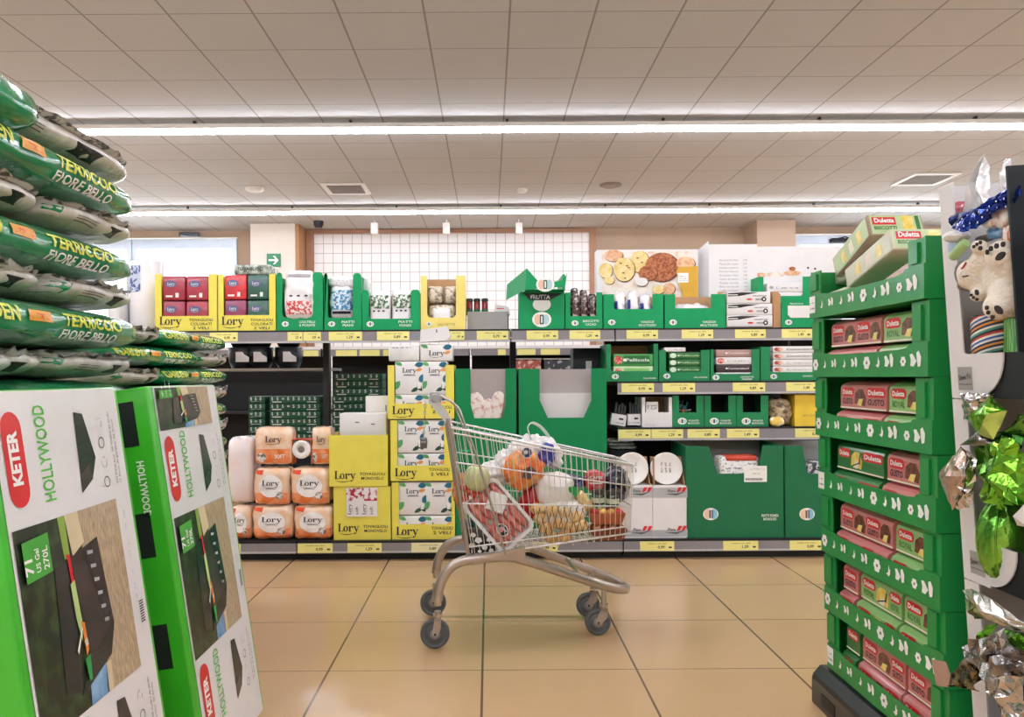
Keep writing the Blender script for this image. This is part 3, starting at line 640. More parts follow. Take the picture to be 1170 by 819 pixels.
# 3: remaining green cartons of the top shelf
carton('narrow green carton with dark chocolate packs', (646, 688.5), 334, 375.5, TOPY, .195, GREENL, (652, 682, 361), ZT, .004, 0, text=(['BISCOTTI', 'CACAO'], (666, 684), 368, 2.6), logo=(657, 369, 4), group=gl)
DKP = mat('dark red and white film', '3c2326', .25, coat=.7, hex2='c9b8b4', scale=50, contrast=(.5, .62))
for i, (p0, p1, t) in enumerate(((652, 662, 328), (662.5, 672, 330), (672.5, 682, 334))):
    bag(p0, p1, t, 370, TOPY+.01, .1, DKP, ['leftmost', 'middle', 'rightmost'][i]+' dark red and white pack in the narrow green carton', 'biscuit pack', n=5, e=3, amp=.006, seed=i+2, zb=ZT+.005, group='dark chocolate packs')
carton('wide green carton with white and blue packs in front of the cookie picture', (689.5, 758), 336, 375.5, TOPY, .195, GREENL, (702, 746, 353), ZT, .003, 0, text=(['VASSOI', 'MULTIUSO'], (727, 752), 369, 2.6), logo=(699, 368, 4.3), group=gl)
WBP = mat('white blue black film', 'f1eff2', .2, coat=.7, hex2='7d8cc0', scale=22, contrast=(.55, .75), bump=.4)
for i, (p0, p1, t) in enumerate(((702, 716, 332), (717, 731, 330), (732, 746, 334))):
    def ex(s, x0, x1, z0, z1, y, i=i): s.rect(x0+.004, z0+.02, x0+.02, z1-.07, y, mat('deep blue stripe', '2b3f9a', .3))
    bag(p0, p1, t, 366, TOPY+.01, .14, WBP, ['leftmost', 'middle', 'rightmost'][i]+' white and blue bag in the wide green carton', 'bag', n=3, e=2.5, amp=.014, fr=16, seed=i+12, extra=ex, zb=ZT+.005, group='white and blue bags')
carton('wide green carton with white bags, under the yellow bottle shape', (759.5, 829), 336, 374.5, TOPY, .195, GREENL, (772, 813, 352), ZT, .003, 0, text=(['VASSOI', 'MULTIUSO'], (798, 822), 369, 2.6), logo=(769, 368, 4.3), group=gl)
OCH = mat('ochre yellow label', 'd9a72e', .4)
def ex_w(s, x0, x1, z0, z1, y): s.rect(x0+.03, z1-.06, x1-.03, z1-.035, y, PYEL); s.ell(x0+.035, z1-.05, .015, .015, y, BLK); s.ell(x1-.04, z1-.045, .012, .012, y, mat('deep blue stripe'))
bag(772, 813, 346, 369, TOPY+.01, .18, PWHT, 'white bag with black dots lying low in the rightmost wide green carton', 'bag', n=4, e=2.6, amp=.014, fr=16, seed=21, extra=ex_w, zb=ZT+.005)
# cookie picture box, price list board and plain board behind
yq = 5.30; a, b = W(682, 285, yq), W(798, 376, yq); zt_ = W(740, 285, yq).z
r = root('picture_box', Vector(((a.x+b.x)/2, yq+.1, ZT)), 'large white box with a picture of cookies standing behind the green cartons', 'box')
part('box_body', MB().box((a.x, yq, ZT+.001), (b.x, yq+.12, zt_), WHT), r); q = MB()
COOK1 = mat('pale cookie', 'e7c877', .6, hex2='f1dfa6', scale=30); COOK2 = mat('brown cookie', '8f4628', .6, hex2='c07a4c', scale=70, contrast=(.4, .6)); COOK3 = mat('peach bread', 'd99a70', .6, hex2='eec9a4', scale=40); BACKP = mat('cookie picture ground', 'efe6dc', .5, hex2='d9b89a', scale=18, contrast=(.5, .75))
def cpx(x, y): p = W(x, y, yq); return p.x, p.z
x0_, z0_ = cpx(688, 345); x1_, z1_ = cpx(794, 287); q.rect(x0_, z0_, x1_, z1_, yq-.001, BACKP)
for k_, (x, y, rx, ry, m_) in enumerate(((701, 292, 11, 7, COOK3), (692, 309, 8, 9, COOK1), (696, 320, 6, 5, COOK1), (731, 299, 11, 13, COOK1), (713, 308, 12.5, 14, COOK1), (756, 305, 20, 17, COOK2), (740, 312, 11, 9, COOK2), (783, 301, 11, 8, COOK3), (752, 331, 7, 5, COOK1), (764, 330, 7, 7, COOK3), (733, 322, 7, 5, WHT))):
    c_ = cpx(x, y); s_ = yq/F; q.ell(c_[0]+.004, c_[1]-.004, rx*s_, ry*s_, yq-.0016-k_*.0008, mat('cookie edge', '6a3b22', .6), 26); q.ell(c_[0], c_[1], rx*s_*.96, ry*s_*.96, yq-.002-k_*.0008, m_, 26)
for x, y in ((709, 301), (716, 304), (712, 312), (718, 306), (714, 318), (728, 295), (733, 300)):
    c_ = cpx(x, y); q.ell(c_[0], c_[1], .009, .004, yq-.0115, mat('cookie edge'), 8)
c_ = cpx(786, 331)
q.poly([(cpx(778, 0)[0], yq-.012, cpx(0, 345)[1]), (cpx(795, 0)[0], yq-.012, cpx(0, 345)[1]), (cpx(795, 0)[0], yq-.012, cpx(0, 309)[1]), (cpx(773, 0)[0], yq-.012, cpx(0, 310)[1]), (cpx(770, 0)[0], yq-.012, cpx(0, 315)[1])], OCH)
a_ = cpx(774, 323); b_ = cpx(786, 312); q.rect(a_[0], a_[1], b_[0], b_[1], yq-.013, WPRINT)
for i in range(3): q.rect(a_[0]+.01, a_[1]+.012+i*.014, b_[0]-.01, a_[1]+.016+i*.014, yq-.0135, GREYP)
part('cookie_picture', q, r)
# folded board: angled wing + flat panel with the price list
x0, x1 = b.x+.004, W(808, 0, yq).x; x2 = W(863.5, 0, yq).x; ztb = W(835, 279, yq).z
r = root('price_list_board', Vector(((x1+x2)/2, yq, ZT)), 'tall white folded board printed with a grey price list', 'board')
q = MB().add([(x0, yq+.14, ZT+.001), (x1, yq, ZT+.001), (x1, yq, ztb+.025), (x0, yq+.14, ztb-.045), (x0, yq+.145, ZT+.001), (x1, yq+.005, ZT+.001), (x1, yq+.005, ztb+.025), (x0, yq+.145, ztb-.045)], [(0, 1, 2, 3), (7, 6, 5, 4), (0, 3, 7, 4), (3, 2, 6, 7), (0, 4, 5, 1), (1, 5, 6, 2)], WHT)
part('angled_wing', q, r); part('panel', MB().box((x1+.001, yq, ZT+.001), (x2, yq+.006, ztb), WHT), r); q = MB()
FNT = mat('pale grey print', 'a8a6a8', .5)
names = ['Biscotti frollini', 'Pane da toast', 'Latte intero', 'Farina bianca', 'Zucchero fine', 'Olio di semi', 'Pasta corta', 'Riso carnaroli', 'Caffe macinato', 'Te in foglie']
for i, s_ in enumerate(names):
    zz = ztb-.115-i*.026; q.text(s_, W(820, 0, yq).x, zz, .012, yq-.001, FNT, .015, w=.13); q.text('1,'+str(20+i*7), W(847, 0, yq).x, zz, .012, yq-.001, FNT, .015)
part('price_list', q, r)
x3 = W(960, 0, yq+.02).x; ztc = W(900, 281.5, yq+.02).z
r = root('white_board', Vector(((x2+x3)/2, yq, ZT)), 'long plain white board at the right end of the top shelf', 'board')
part('panel', MB().box((x2+.003, yq+.02, ZT+.001), (x3, yq+.026, ztc), WHT), r); q = MB()
for x, y, rx, ry, m_ in ((870, 314, 8, 2.4, COOK3), (885, 314, 12, 3, BACKP), (905, 312, 10, 3, COOK3), (905, 307, 4, 2.4, COOK2), (923, 306, 1.2, 1.2, BLK), (931, 307, 1.2, 1.2, BLK)):
    c_ = W(x, y, yq+.02); q.ell(c_.x, c_.z, rx*.006, ry*.006, yq+.0185-len(q.f)*.0004, m_)
part('food_picture', q, r)
# knife packs in a kraft tray
a, b = W(830, 350, TOPY), W(893, 374, TOPY)
r = root('kraft_tray', Vector(((a.x+b.x)/2, TOPY+.1, ZT)), 'brown cardboard tray holding three white boxes with black utensils', 'tray')
zk = W(860, 333, TOPY).z
part('tray', MB().box((a.x, TOPY+.012, ZT+.001), (b.x, TOPY+.195, ZT+.006), KRAFT).box((b.x-.055, TOPY+.02, ZT+.006), (b.x-.05, TOPY+.195, zk), KRAFT).prism([(b.x-.05, ZT+.006), (b.x, ZT+.006), (b.x, zk-.02), (b.x-.02, zk), (b.x-.05, zk)], TOPY+.012, TOPY+.017, KRAFT).box((a.x, TOPY+.19, ZT+.006), (b.x-.055, TOPY+.195, zk+.02), KRAFT), r)
for i in range(3):
    zz = ZT+.0065+i*.078; xr = b.x-.06-(.012 if i == 2 else 0)
    r = root('utensil_box', Vector(((a.x+xr)/2, TOPY+.1, zz)), ['bottom', 'middle', 'top'][i]+' white box with a black carving fork, in the brown cardboard tray', 'box', 'white utensil boxes')
    part('box_body', MB().rbox((a.x+.004, TOPY, zz), (xr, TOPY+.185, zz+.075), WHT, .003), r)
    q = MB(); w = xr-a.x; yy = TOPY-.001
    q.poly([(a.x+.01, yy, zz+.045), (a.x+.09, yy, zz+.048), (a.x+.13, yy, zz+.056), (a.x+w*.72, yy, zz+.070), (a.x+.1, yy, zz+.072), (a.x+.01, yy, zz+.066)], BLK); q.rect(a.x+.012, zz+.053, a.x+.075, zz+.058, yy-.0005, WPRINT)
    q.ell(a.x+w*.52, zz+.026, .02, .006, yy, RED).ell(a.x+w*.85, zz+.026, .016, .016, yy, BLK).ell(a.x+w*.85, zz+.026, .007, .007, yy-.0005, WPRINT).text('INOX', a.x+w*.66, zz+.02, .012, yy, BLK, .02).text('FORCHETTONE', a.x+w*.6, zz+.044, .009, yy, BLK, .02, w=.09)
    part('printed_front', q, r)
# two stacked green cartons at the right end
carton('green carton with a pale window, lower of two at the top shelf right end', (893, 948), 346, 373.5, TOPY, .22, GREENL, None, ZT, text=(['PELLICOLA'], (902, 918), 347.5, 1.8), logo=(901, 368, 4))
a, b = W(900, 363, TOPY), W(925, 349, TOPY); zz = W(920, 345.5, TOPY).z
goods('printed_window', MB().prism([(a.x+.02, a.z), (b.x, a.z), (b.x, b.z), (a.x, b.z), (a.x, a.z+.02)], TOPY-.004, TOPY-.001, WHT), 'pale rounded card patch on the lower green carton at the right end', 'card')
carton('upper green carton of film boxes at the right end of the top shelf', (866.5, 932), 316, 345, TOPY+.06, .22, GREENL, (873, 918, 338), W(900, 345.8, TOPY).z+.001, .02)
for i in range(2):
    a, b = W(874, 0, TOPY+.07), W(917, 0, TOPY+.07); zz = W(900, 345, TOPY).z+.012+i*.062
    q = MB().rbox((a.x, TOPY+.066, zz), (b.x, TOPY+.2, zz+.06), WHT, .003).text('Contenitore', a.x+.06, zz+.02, .018, TOPY+.065, GREYP, .02, w=.15); q.ell(a.x+.03, zz+.03, .014, .01, TOPY+.065, GREYC)
    goods('film_box', q, ['lower', 'upper']['01'.index(str(i))]+' white storage box in the topmost green carton at the right end', 'box')
# ------------------------------------------------------------------ bottom shelf, left: toilet roll packs
ZBB = ZB+.004
PEACHF = mat('peach roll film', 'f3d9c0', .18, coat=.8, hex2='f2b88a', scale=14, contrast=(.4, .7), bump=.35, bscale=22)
ORF = mat('orange roll film', 'f07a3a', .18, coat=.8, hex2='f4a070', scale=20, contrast=(.4, .65), bump=.3, bscale=22)
WHF = mat('milky roll film', 'efe6e6', .16, coat=.8, hex2='f4d5cf', scale=8, contrast=(.45, .8), bump=.35, bscale=20)
def roll_front(s, x0, x1, z0, z1, y):
    w, h = x1-x0, z1-z0
    s.rect(x0+w*.05, z0+h*.04, x1-w*.05, z0+h*.34, y, ORF); s.poly([(x0+w*.06, y, z1-h*.05), (x0+w*.3, y, z1-h*.05), (x0+w*.27, y, z1-h*.18), (x0+w*.06, y, z1-h*.14)][::-1], mat('red corner flash', 'e0522e', .3))
    s.ell(x0+w*.5, z0+h*.52, w*.33, h*.3, y, mat('white oval print', 'f6f2f0', .3)); s.text('LORY', x0+w*.26, z0+h*.53, h*.15, y, TXT, w=w*.5)
    s.rect(x0+w*.36, z0+h*.44, x0+w*.64, z0+h*.455, y, TXT); s.ell(x0+w*.74, z0+h*.27, w*.1, h*.1, y, mat('grey puppy print', '6c6660', .4, hex2='e8e2da', scale=60, contrast=(.45, .55)))
def roll_pack(px0, px1, py0, py1, y, label, seed, zb=None, front=True, m=PEACHF, d=.2, group='orange toilet roll packs'):
    return bag(px0, px1, py0, py1, y, d, m, label, 'toilet rolls', n=8, e=5, amp=.008, fr=12, seed=seed, name='toilet_roll_pack', zb=zb, extra=roll_front if front else None, group=group)
roll_pack(286.5, 334, 578, 620, BASEY, 'orange toilet roll pack, bottom row, left of two complete ones', 1, ZBB)
roll_pack(334.5, 380, 578, 620, BASEY, 'orange toilet roll pack, bottom row, next to the yellow cartons', 2, ZBB)
roll_pack(262, 286, 579, 620, BASEY+.01, 'orange toilet roll pack half hidden by the tall green box, bottom row', 3, ZBB)
z1_ = W(330, 577.5, BASEY).z
roll_pack(288.5, 330, 535, 577, BASEY, 'orange toilet roll pack, middle row, left one', 4, z1_)
roll_pack(330.5, 376, 535, 577, BASEY, 'orange toilet roll pack, middle row, right one', 5, z1_)
roll_pack(258, 288, 500, 577, BASEY+.04, 'big milky film pack of rolls behind the orange packs', 6, z1_+.003, False, WHF, .25, None)
z2_ = W(330, 531.5, BASEY).z
def top_front(s, x0, x1, z0, z1, y):
    w, h = x1-x0, z1-z0; s.rect(x0+w*.06, z0+h*.05, x1-w*.06, z0+h*.42, y, ORF); s.text('LORY', x0+w*.3, z0+h*.6, h*.16, y, TXT, w=w*.45); s.ell(x0+w*.2, z0+h*.2, w*.12, h*.13, y, mat('grey puppy print'))
    s.text('SOFT', x0+w*.55, z0+h*.18, h*.1, y, WPRINT, .02, w=w*.28)
for p0, p1, sd, lab, m_ in ((290, 333, 7, 'toilet roll pack with tilted print, left end of the top row', PEACHF), (355, 378, 8, 'narrow toilet roll pack at the right end of the top row', PEACHF)):
    bag(p0, p1, 488, 532, BASEY+.02, .16, m_, lab, 'toilet rolls', n=8, e=5, amp=.006, fr=12, seed=sd, name='toilet_roll_pack', zb=z2_, extra=top_front)
a = W(344, 515, BASEY+.03); r = root('toilet_roll_pack', Vector((a.x, BASEY+.1, z2_)), 'open ended roll pack showing one bare white roll', 'toilet rolls')
zc = a.z+.008; TT = Matrix.Translation((a.x, BASEY+.03, zc)) @ Matrix.Rotation(-PI/2, 4, 'X')
part('roll', MB().lathe([(.022, .01), (.022, 0), (.055, 0), (.058, .004), (.058, .11), (.022, .11)], mat('white tissue', 'f4f1ee', .8), 26, T=TT).cyl((a.x, BASEY+.031, zc), (a.x, BASEY+.09, zc), .021, mat('cardboard core', '8d8076', .8), 16), r)
part('film_wrap', MB().box((a.x-.062, BASEY+.045, z2_+.001), (a.x-.059, BASEY+.145, zc+.06), ORF).box((a.x+.059, BASEY+.045, z2_+.001), (a.x+.062, BASEY+.145, zc+.06), ORF).box((a.x-.062, BASEY+.045, zc+.06), (a.x+.062, BASEY+.145, zc+.064), mat('red corner flash')), r)
# ------------------------------------------------------------------ yellow cartons on the bottom shelf
TM = ['TOVAGLIOLI', 'MONOVELO']; T2 = ['TOVAGLIOLI', '2 VELI']
carton('yellow carton with a window of red flower napkins, lowest of the left pair', (381, 446.5), 556, 616, BASEY, .3, YEL, None, ZBB, text=(TM, (415, 443), 603, 3.4), tm=TXT, lory=(386, 607, 25))
a, b = W(396, 590, BASEY), W(431, 557, BASEY); q = MB()
FLOW = mat('red flower print', 'efe9ea', .35, hex2='b0203c', scale=26, contrast=(.5, .58), coat=.4)
q.box((a.x, BASEY-.006, a.z), (b.x, BASEY-.001, b.z), WHT).rect(a.x, a.z+(b.z-a.z)*.55, b.x, b.z, BASEY-.0068, FLOW)
for i in range(4): q.text(['LORY', 'soft', 'LORY', 'soft'][i], a.x+.03+i*.045, a.z+.012, .02, BASEY-.0068, TXT, w=.07 if i % 2 == 0 else .05, rot=PI/2)
goods('napkin_pack', q, 'white napkin pack with red flowers showing in the lower left yellow carton', 'napkins')
zz = W(410, 556, BASEY).z+.003
carton('plain yellow closed carton on the flower napkin carton', (376, 443), 497, 555.5, BASEY-.008, .3, YEL, None, zz, text=(TM, (411, 440), 543, 3.4), tm=TXT, lory=(382, 547, 25))
a, b = W(389, 497, BASEY+.08), W(442, 470, BASEY+.08); zt2 = W(410, 497, BASEY).z-.02
q = MB().rbox((a.x, BASEY+.05, zt2-.02), (b.x-.0, BASEY+.2, W(410, 472, BASEY+.05).z), WHT, .008); 
goods('white_packet', q.rect(a.x+.1, W(0, 486, BASEY).z, a.x+.125, W(0, 485, BASEY).z, BASEY+.049, BLK).rect(a.x+.2, W(0, 488, BASEY).z, a.x+.225, W(0, 487, BASEY).z, BASEY+.049, BLK), 'white packet sticking up out of the plain yellow carton', 'packet')
a, b = W(418, 475, BASEY+.22), W(446, 452, BASEY+.22)
goods('white_packet', MB().rbox((a.x, BASEY+.205, zt2), (b.x, BASEY+.28, b.z), WHT, .008).rect(b.x-.03, a.z+.03, b.x-.024, a.z+.07, BASEY+.2045, BLK), 'white packet standing behind the other on the plain yellow carton', 'packet')
TEAL = mat('teal leaf shape', '1d6a86', .4); ORL = mat('orange leaf shape', 'eda25e', .4); GRL = mat('green leaf shape', '5aa566', .4); DKL = mat('dark leaf shape', '23463f', .4)
def leafpack(px0, px1, py0, py1, y, label, zb, crop=False, grp='leaf pattern napkin packs', flip=1):
    a, b = W(px0, py0, y), W(px1, py1, y); z0, z1 = zb, a.z; w, h = b.x-a.x, z1-z0
    r = root('napkin_pack', Vector(((a.x+b.x)/2, y+.1, z0)), label, 'napkins', grp)
    part('wrapped_napkins', soft(a.x, b.x, z0, z1, y, .22, mat('white napkin film', 'efedec', .25, coat=.6, var=.03), .008), r)
    q = MB(); yy = y-.0012; H_ = .215 if crop else h; zt = z1
    def leaf(cx_, cz_, l, wd, ang, m, k):
        c_, s_ = math.cos(ang), math.sin(ang); P = []
        for t in range(13):
            u = -1+2*(t if t < 7 else 12-t)/6; v = (1-u*u)*(1 if t < 7 else -1)
            X, Z = a.x+w*cx_+(u*l*c_-v*wd*s_), zt-H_*cz_+(u*l*s_+v*wd*c_)
            P.append((min(max(X, a.x+.003), b.x-.003), yy-.0003*k, min(max(Z, z0+.003), z1-.003)))
        q.poly(P[:-1], m)
    leaf(.85, .09, .03, .018, .2, TEAL, 1); leaf(.84, .25, .022, .011, .3, ORL, 2); leaf(.12, .05, .03, .014, -.5, GRL, 3)
    q.text('LORY', a.x+w*.26, zt-H_*.34, H_*.15, yy, TXT, w=w*.5)
    if not crop:
        leaf(.93, .52, .03, .018, 1.3, TEAL, 1); leaf(.06, .72, .035, .02, .9, GRL, 2); leaf(.7, .85, .03, .012, .5, DKL, 3); leaf(.86, .8, .026, .013, -.9, DKL, 4)
        q.rect(a.x+w*.3, zt-H_*.43, a.x+w*.72, zt-H_*.41, yy, TXT); q.rect(a.x+w*.78, zt-H_*.82, a.x+w*.9, zt-H_*.62, yy-.002, WPRINT)
    part('printed_front', q, r)
stacks = [(447.5, 520, 550, 616, ZBB, 'lowest'), (446, 517, 479, 549, None, 'middle'), (443, 519, 409, 478, None, 'topmost')]
for i, (p0, p1, t, b_, z, nm) in enumerate(stacks):
    yy0 = BASEY-.002*i; z0 = z if z else W(480, b_+.3, yy0).z
    wt = b_-17; pm = (p0+p1)/2+1
    carton(f'yellow carton of leaf pattern napkins, {nm} of the three in the stack', (p0, p1), t+(8 if i == 2 else 1), b_, yy0, .3, YEL, (p0+7.5, p1-(10 if i else 5), wt), z0, .001, text=(T2, (p1-27, p1-3), b_-11, 3.6), tm=TXT, lory=(p0+5, b_-5, 26), sidedrop=0)
    zl = W(480, wt, yy0).z-.035
    for j, (q0, q1, sd) in enumerate(((p0+8, pm-.5, 'left'), (pm, p1-(10.5 if i else 5.5), 'right'))):
        zm = W(480, t+39 if i < 2 else t+42, yy0).z
        leafpack(q0, q1, t+39.5 if i < 2 else t+42, 0, yy0+.006, f'white leaf pattern napkin pack, lower {sd} in the {nm} yellow carton', max(zl, z0+.006), True)
        leafpack(q0, q1, t+(1 if i < 2 else 4), 0, yy0+.006, f'white leaf pattern napkin pack, upper {sd} in the {nm} yellow carton', zm+.002, False)
zz = W(480, 413, BASEY).z+.003
q = MB(); a, b = W(444, 410, BASEY), W(479, 394, BASEY); q.rbox((a.x, BASEY, zz), (b.x, BASEY+.2, b.z), mat('crumpled clear wrap', 'e4e4e2', .2, coat=.7, var=.08, bump=.5, bscale=18), .008)
goods('napkin_pack', q.rect(a.x+.02, b.z-.02, b.x-.05, b.z-.012, BASEY-.001, GREYP), 'clear wrapped napkin pack on top of the stack, left one', 'napkins')
a, b = W(480, 410, BASEY), W(518, 391, BASEY); leafpack(480, 517, 393, 410, BASEY, 'leaf pattern napkin pack turned upside down on top of the stack', zz, True, grp='napkin packs on top of the stack')
a, b = W(480, 391, BASEY-.01), W(515, 373.5, BASEY-.01); zz2 = W(500, 392.5, BASEY).z
r = root('white_packet', Vector(((a.x+b.x)/2, BASEY+.06, zz2)), 'tilted white card flap on the very top of the yellow carton stack', 'packet')
q = MB(T=Matrix.Translation(((a.x+b.x)/2, BASEY-.01, zz2)) @ Matrix.Rotation(-.07, 4, 'Y')); hw = (b.x-a.x)/2; hh = b.z-zz2
part('card', q.prism([(-hw, .015), (hw*.8, .015), (hw, .04), (hw*.86, hh), (-hw*.9, hh-.01)], 0, .1, WHT).rect(.01, hh-.035, .016, hh-.015, -.001, BLK), r)
# ------------------------------------------------------------------ the two tall green cartons in the middle
def tall(label, x, ytop, cut, trap, inner):
    y = BASEY; a = W(x[0], ytop, y); b = W(x[1], 612, y); z1 = W(sum(x)/2, ytop, y).z; x0, x1 = a.x, b.x
    r = root('tall_carton', Vector(((x0+x1)/2, y+.2, ZBB)), label, 'carton')
    ca, cb, cm = W(cut[0], 0, y).x, W(cut[1], 0, y).x, W(0, cut[2], y).z; cd = W(0, cut[3], y).z; ins = trap*y/F
    q = MB().prism([(x0, ZBB), (x1, ZBB), (x1, z1), (cb, z1), (cb, cm), (cb-ins, cd), (ca+ins, cd), (ca, cm), (ca, z1), (x0, z1)], y, y+.005, GREEN)
    q.box((x0, y+.005, ZBB), (x0+.005, y+.4, z1), GREEN).box((x1-.005, y+.005, ZBB), (x1, y+.4, z1), GREEN).box((x0+.005, y+.395, ZBB), (x1-.005, y+.4, z1-.005), inner).box((x0+.005, y+.005, ZBB), (x1-.005, y+.395, ZBB+.005), inner)
    part('tray', q, r); q = MB()
    for zz in (.3, .55): q.rect(x0+.02, ZBB+zz, x0+.09, ZBB+zz+.012, y-.001, mat('faint green print', '3fb584', .5))
    part('printed_lettering', q, r); return r, x0, x1, z1
r, x0, x1, z1 = tall('tall green carton with a plate shaped cut out showing floral packs, behind the cart handle', (520, 590.5), 421, (535, 575, 465, 481), 4, GREYC)
PUPL = mat('grey board inside', 'a99f9c', .7, var=.02)
part('inner_board', MB().box((x0+.006, BASEY+.02, ZBB+.006), (x1-.006, BASEY+.024, z1-.003), PUPL), r)
FLPK = mat('floral pale film', 'e6dcd6', .25, coat=.7, hex2='b8564e', scale=24, contrast=(.52, .7), bump=.3)
def flor(px0, px1, py0, py1, y, tilt, sd, lab): bag(px0, px1, py0, py1, y, .012+.006*0, FLPK, lab, 'plates', n=3, e=2.5, amp=.004, fr=20, seed=sd, tilt=tilt, name='plate_pack')
flor(537, 556, 448, 484, BASEY+.0055, -20, 3, 'pale floral pack leaning left in the plate shaped cut out'); flor(548, 568, 456, 484, BASEY+.0058, 15, 4, 'pale floral pack in the middle of the plate shaped cut out')
flor(560, 575, 447, 482, BASEY+.0056, 12, 5, 'pale floral pack leaning right in the plate shaped cut out')
r, x0, x1, z1 = tall('widest tall green carton with a pale empty opening, behind the cart', (592.5, 694), 421, (614, 673, 461, 481), 9, GREYC)
q = MB().box((x0+.006, BASEY+.1, ZBB+.006), (x1-.006, BASEY+.104, z1-.003), PUPL); part('inner_board', q, r)
zl = W(640, 449, BASEY+.05).z
part('pale_insert', MB().box((x0+.03, BASEY+.05, ZBB+.006), (x1-.03, BASEY+.098, zl), mat('pale corrugated card', 'd9d5d4', .7, var=.02)), r)
# ------------------------------------------------------------------ middle shelves, right unit
y = MIDY; g2 = 'green cartons on the upper middle shelf'
kw = dict(zb=Z2+.0005, r=.018, rt=0, sidedrop=0, group=g2)
MG = mat('green carton, middle shelf', '05834d', .5, var=.03)
carton('green carton with berry printed green boxes, left end of the upper middle shelf', (693, 752), 393, 436, y, .3, MG, (698, 747, 424), text=(['PALLONCINI'], (735, 749), 433, 1.8), logo=(703, 430, 4), **kw)
carton('green carton of dark green boxes, second on the upper middle shelf', (753, 811), 400, 436, y, .3, MG, (761, 801, 425), text=(['PALLONCINI'], (793, 808), 432, 1.8), logo=(762, 429.5, 4), **kw)
carton('green carton of white and dark storage boxes, third on the upper middle shelf', (812, 868), 399, 436, y, .3, MG, (815.5, 859, 427), text=(['CONTENITORI', 'FREEZER'], (846, 861), 431.5, 1.8), logo=(818, 431, 4), **kw)
carton('green carton stacked full of white storage boxes, right end of the upper middle shelf', (869, 936), 396, 435.5, y, .3, MG, (880, 931, 425), text=(['CONTENITORI'], (917, 930), 430.5, 1.8), logo=(884, 430, 4), **kw)
def sbox(px0, px1, z0, h, y, m, word, wm, label, grp, blot=None, lw=.6, bxm=None):
    a, b = W(px0, 0, y), W(px1, 0, y); r = root('small_box', Vector(((a.x+b.x)/2, y+.1, z0)), label, 'box', grp)
    part('box_body', MB().rbox((a.x, y, z0), (b.x, y+.2, z0+h-.002), m, .003), r); w = b.x-a.x; q = MB()
    if blot: q.ell(a.x+w*.12, z0+h*.5, w*.1, h*.36, y-.001, blot)
    if bxm: q.rect(a.x+w*.26, z0+h*.15, b.x-w*.1, z0+h*.85, y-.001, bxm)
    q.text(word, a.x+w*.3, z0+h*.38, h*.26, y-.0015, wm, .01, w=w*lw); q.ell(a.x+w*.28, z0+h*.5, h*.12, h*.12, y-.0013, WPRINT)
    part('printed_front', q, r)
BER = mat('berry print', 'c0303a', .4, hex2='f0b0a8', scale=60, contrast=(.45, .6)); LGB = mat('light green box', 'b9d8a4', .4); DGB = mat('dark green box', '1f6a34', .4); RB = mat('red brown print', 'a8453a', .4, hex2='e7c0aa', scale=45, contrast=(.45, .55)); DKB = mat('dark brown box', '3c2e32', .4)
sbox(698.5, 744, Z2+.005, .095, y+.007, LGB, 'Pellicola', DGB, 'light green box with berries, below the dark green berry box', 'berry printed boxes', BER, bxm=mat('mid green band', '7fbf6a', .4))
sbox(698.5, 744, Z2+.1, .08, y+.007, mat('mid green box', '3f9a4c', .4), 'Pellicola', WPRINT, 'green box with berries, on top of the light green berry box', 'berry printed boxes', BER, bxm=DGB)
for i in range(4): sbox(762, 800, Z2+.006+i*.046, .045, y+.007, DGB, 'Pellicola', LGB, f'dark green flat box, {["lowest", "second", "third", "topmost"][i]} in the second green carton', 'dark green flat boxes', mat('pale spot', 'cfe3cf', .4))
sbox(757, 781, Z2+.192, .03, y+.01, WHT, 'film', GREYP, 'small cream box lying above the dark green flat boxes', None, None)
for i, (m_, nm) in enumerate(((WHT, 'white'), (DKB, 'dark brown'), (WHT, 'white'), (mat('pinkish box', 'b08d86', .4), 'pinkish'))):
    sbox(816, 857, Z2+.006+i*.05, .049, y+.007, m_, 'Contenitori', GREYP if m_ is WHT else WPRINT, f'{nm} storage box, {["lowest", "second", "third", "topmost"][i]} in the third green carton', 'storage boxes of the third carton', BER if m_ is WHT else None)
for i in range(5): sbox(881, 930, Z2+.006+i*.044, .043, y+.007, WHT, 'Contenitori', BLK if i > 2 else GREYP, f'white storage box with red brown end, {["lowest", "second", "third", "fourth", "topmost"][i]} in the right hand green carton', 'storage boxes of the right carton', RB)
# lower middle shelf
g3 = 'small green item cartons on the lower middle shelf'; z3 = Z3+.0005
def hang(px0, px1, tilt, label):
    c = W((px0+px1)/2, 488, y+.02); w = (px1-px0)*y/F
    r = root('comb_pack', Vector((c.x, y+.03, z3)), label, 'pack', 'white packs of slim dark utensils')
    T = Matrix.Translation((c.x, y+.02, z3)) @ Matrix.Rotation(tilt, 4, 'Y')
    part('card', MB(T).box((-w/2, 0, .012), (w/2, .05, .085), WHT).rect(-w*.38, .025, w*.38, .032, -.001, GREYP).rect(w*.0, .05, w*.3, .062, -.001, BLK), r)
    q = MB(T)
    for i in range(4): q.box((-w*.35+i*w*.2, .01, .085), (-w*.35+i*w*.2+.012, .04, .16-.012*(i % 2)), mat('dark steel tool', '4b4e52', .3, .7))
    part('utensils', q, r)
hang(697, 714, .18, 'tilted white pack of dark utensils at the left end of the lower middle shelf'); hang(717.5, 732, 0, 'upright white pack of dark utensils on the lower middle shelf')
carton('white carton with a stepped front on the lower middle shelf', (733.5, 768), 454, 488, y, .25, WHT, (737, 764, 471), z3, .002, 0, text=(['UTENSILI'], (736, 748), 486, 2), tm=GREYP, name='white_carton')
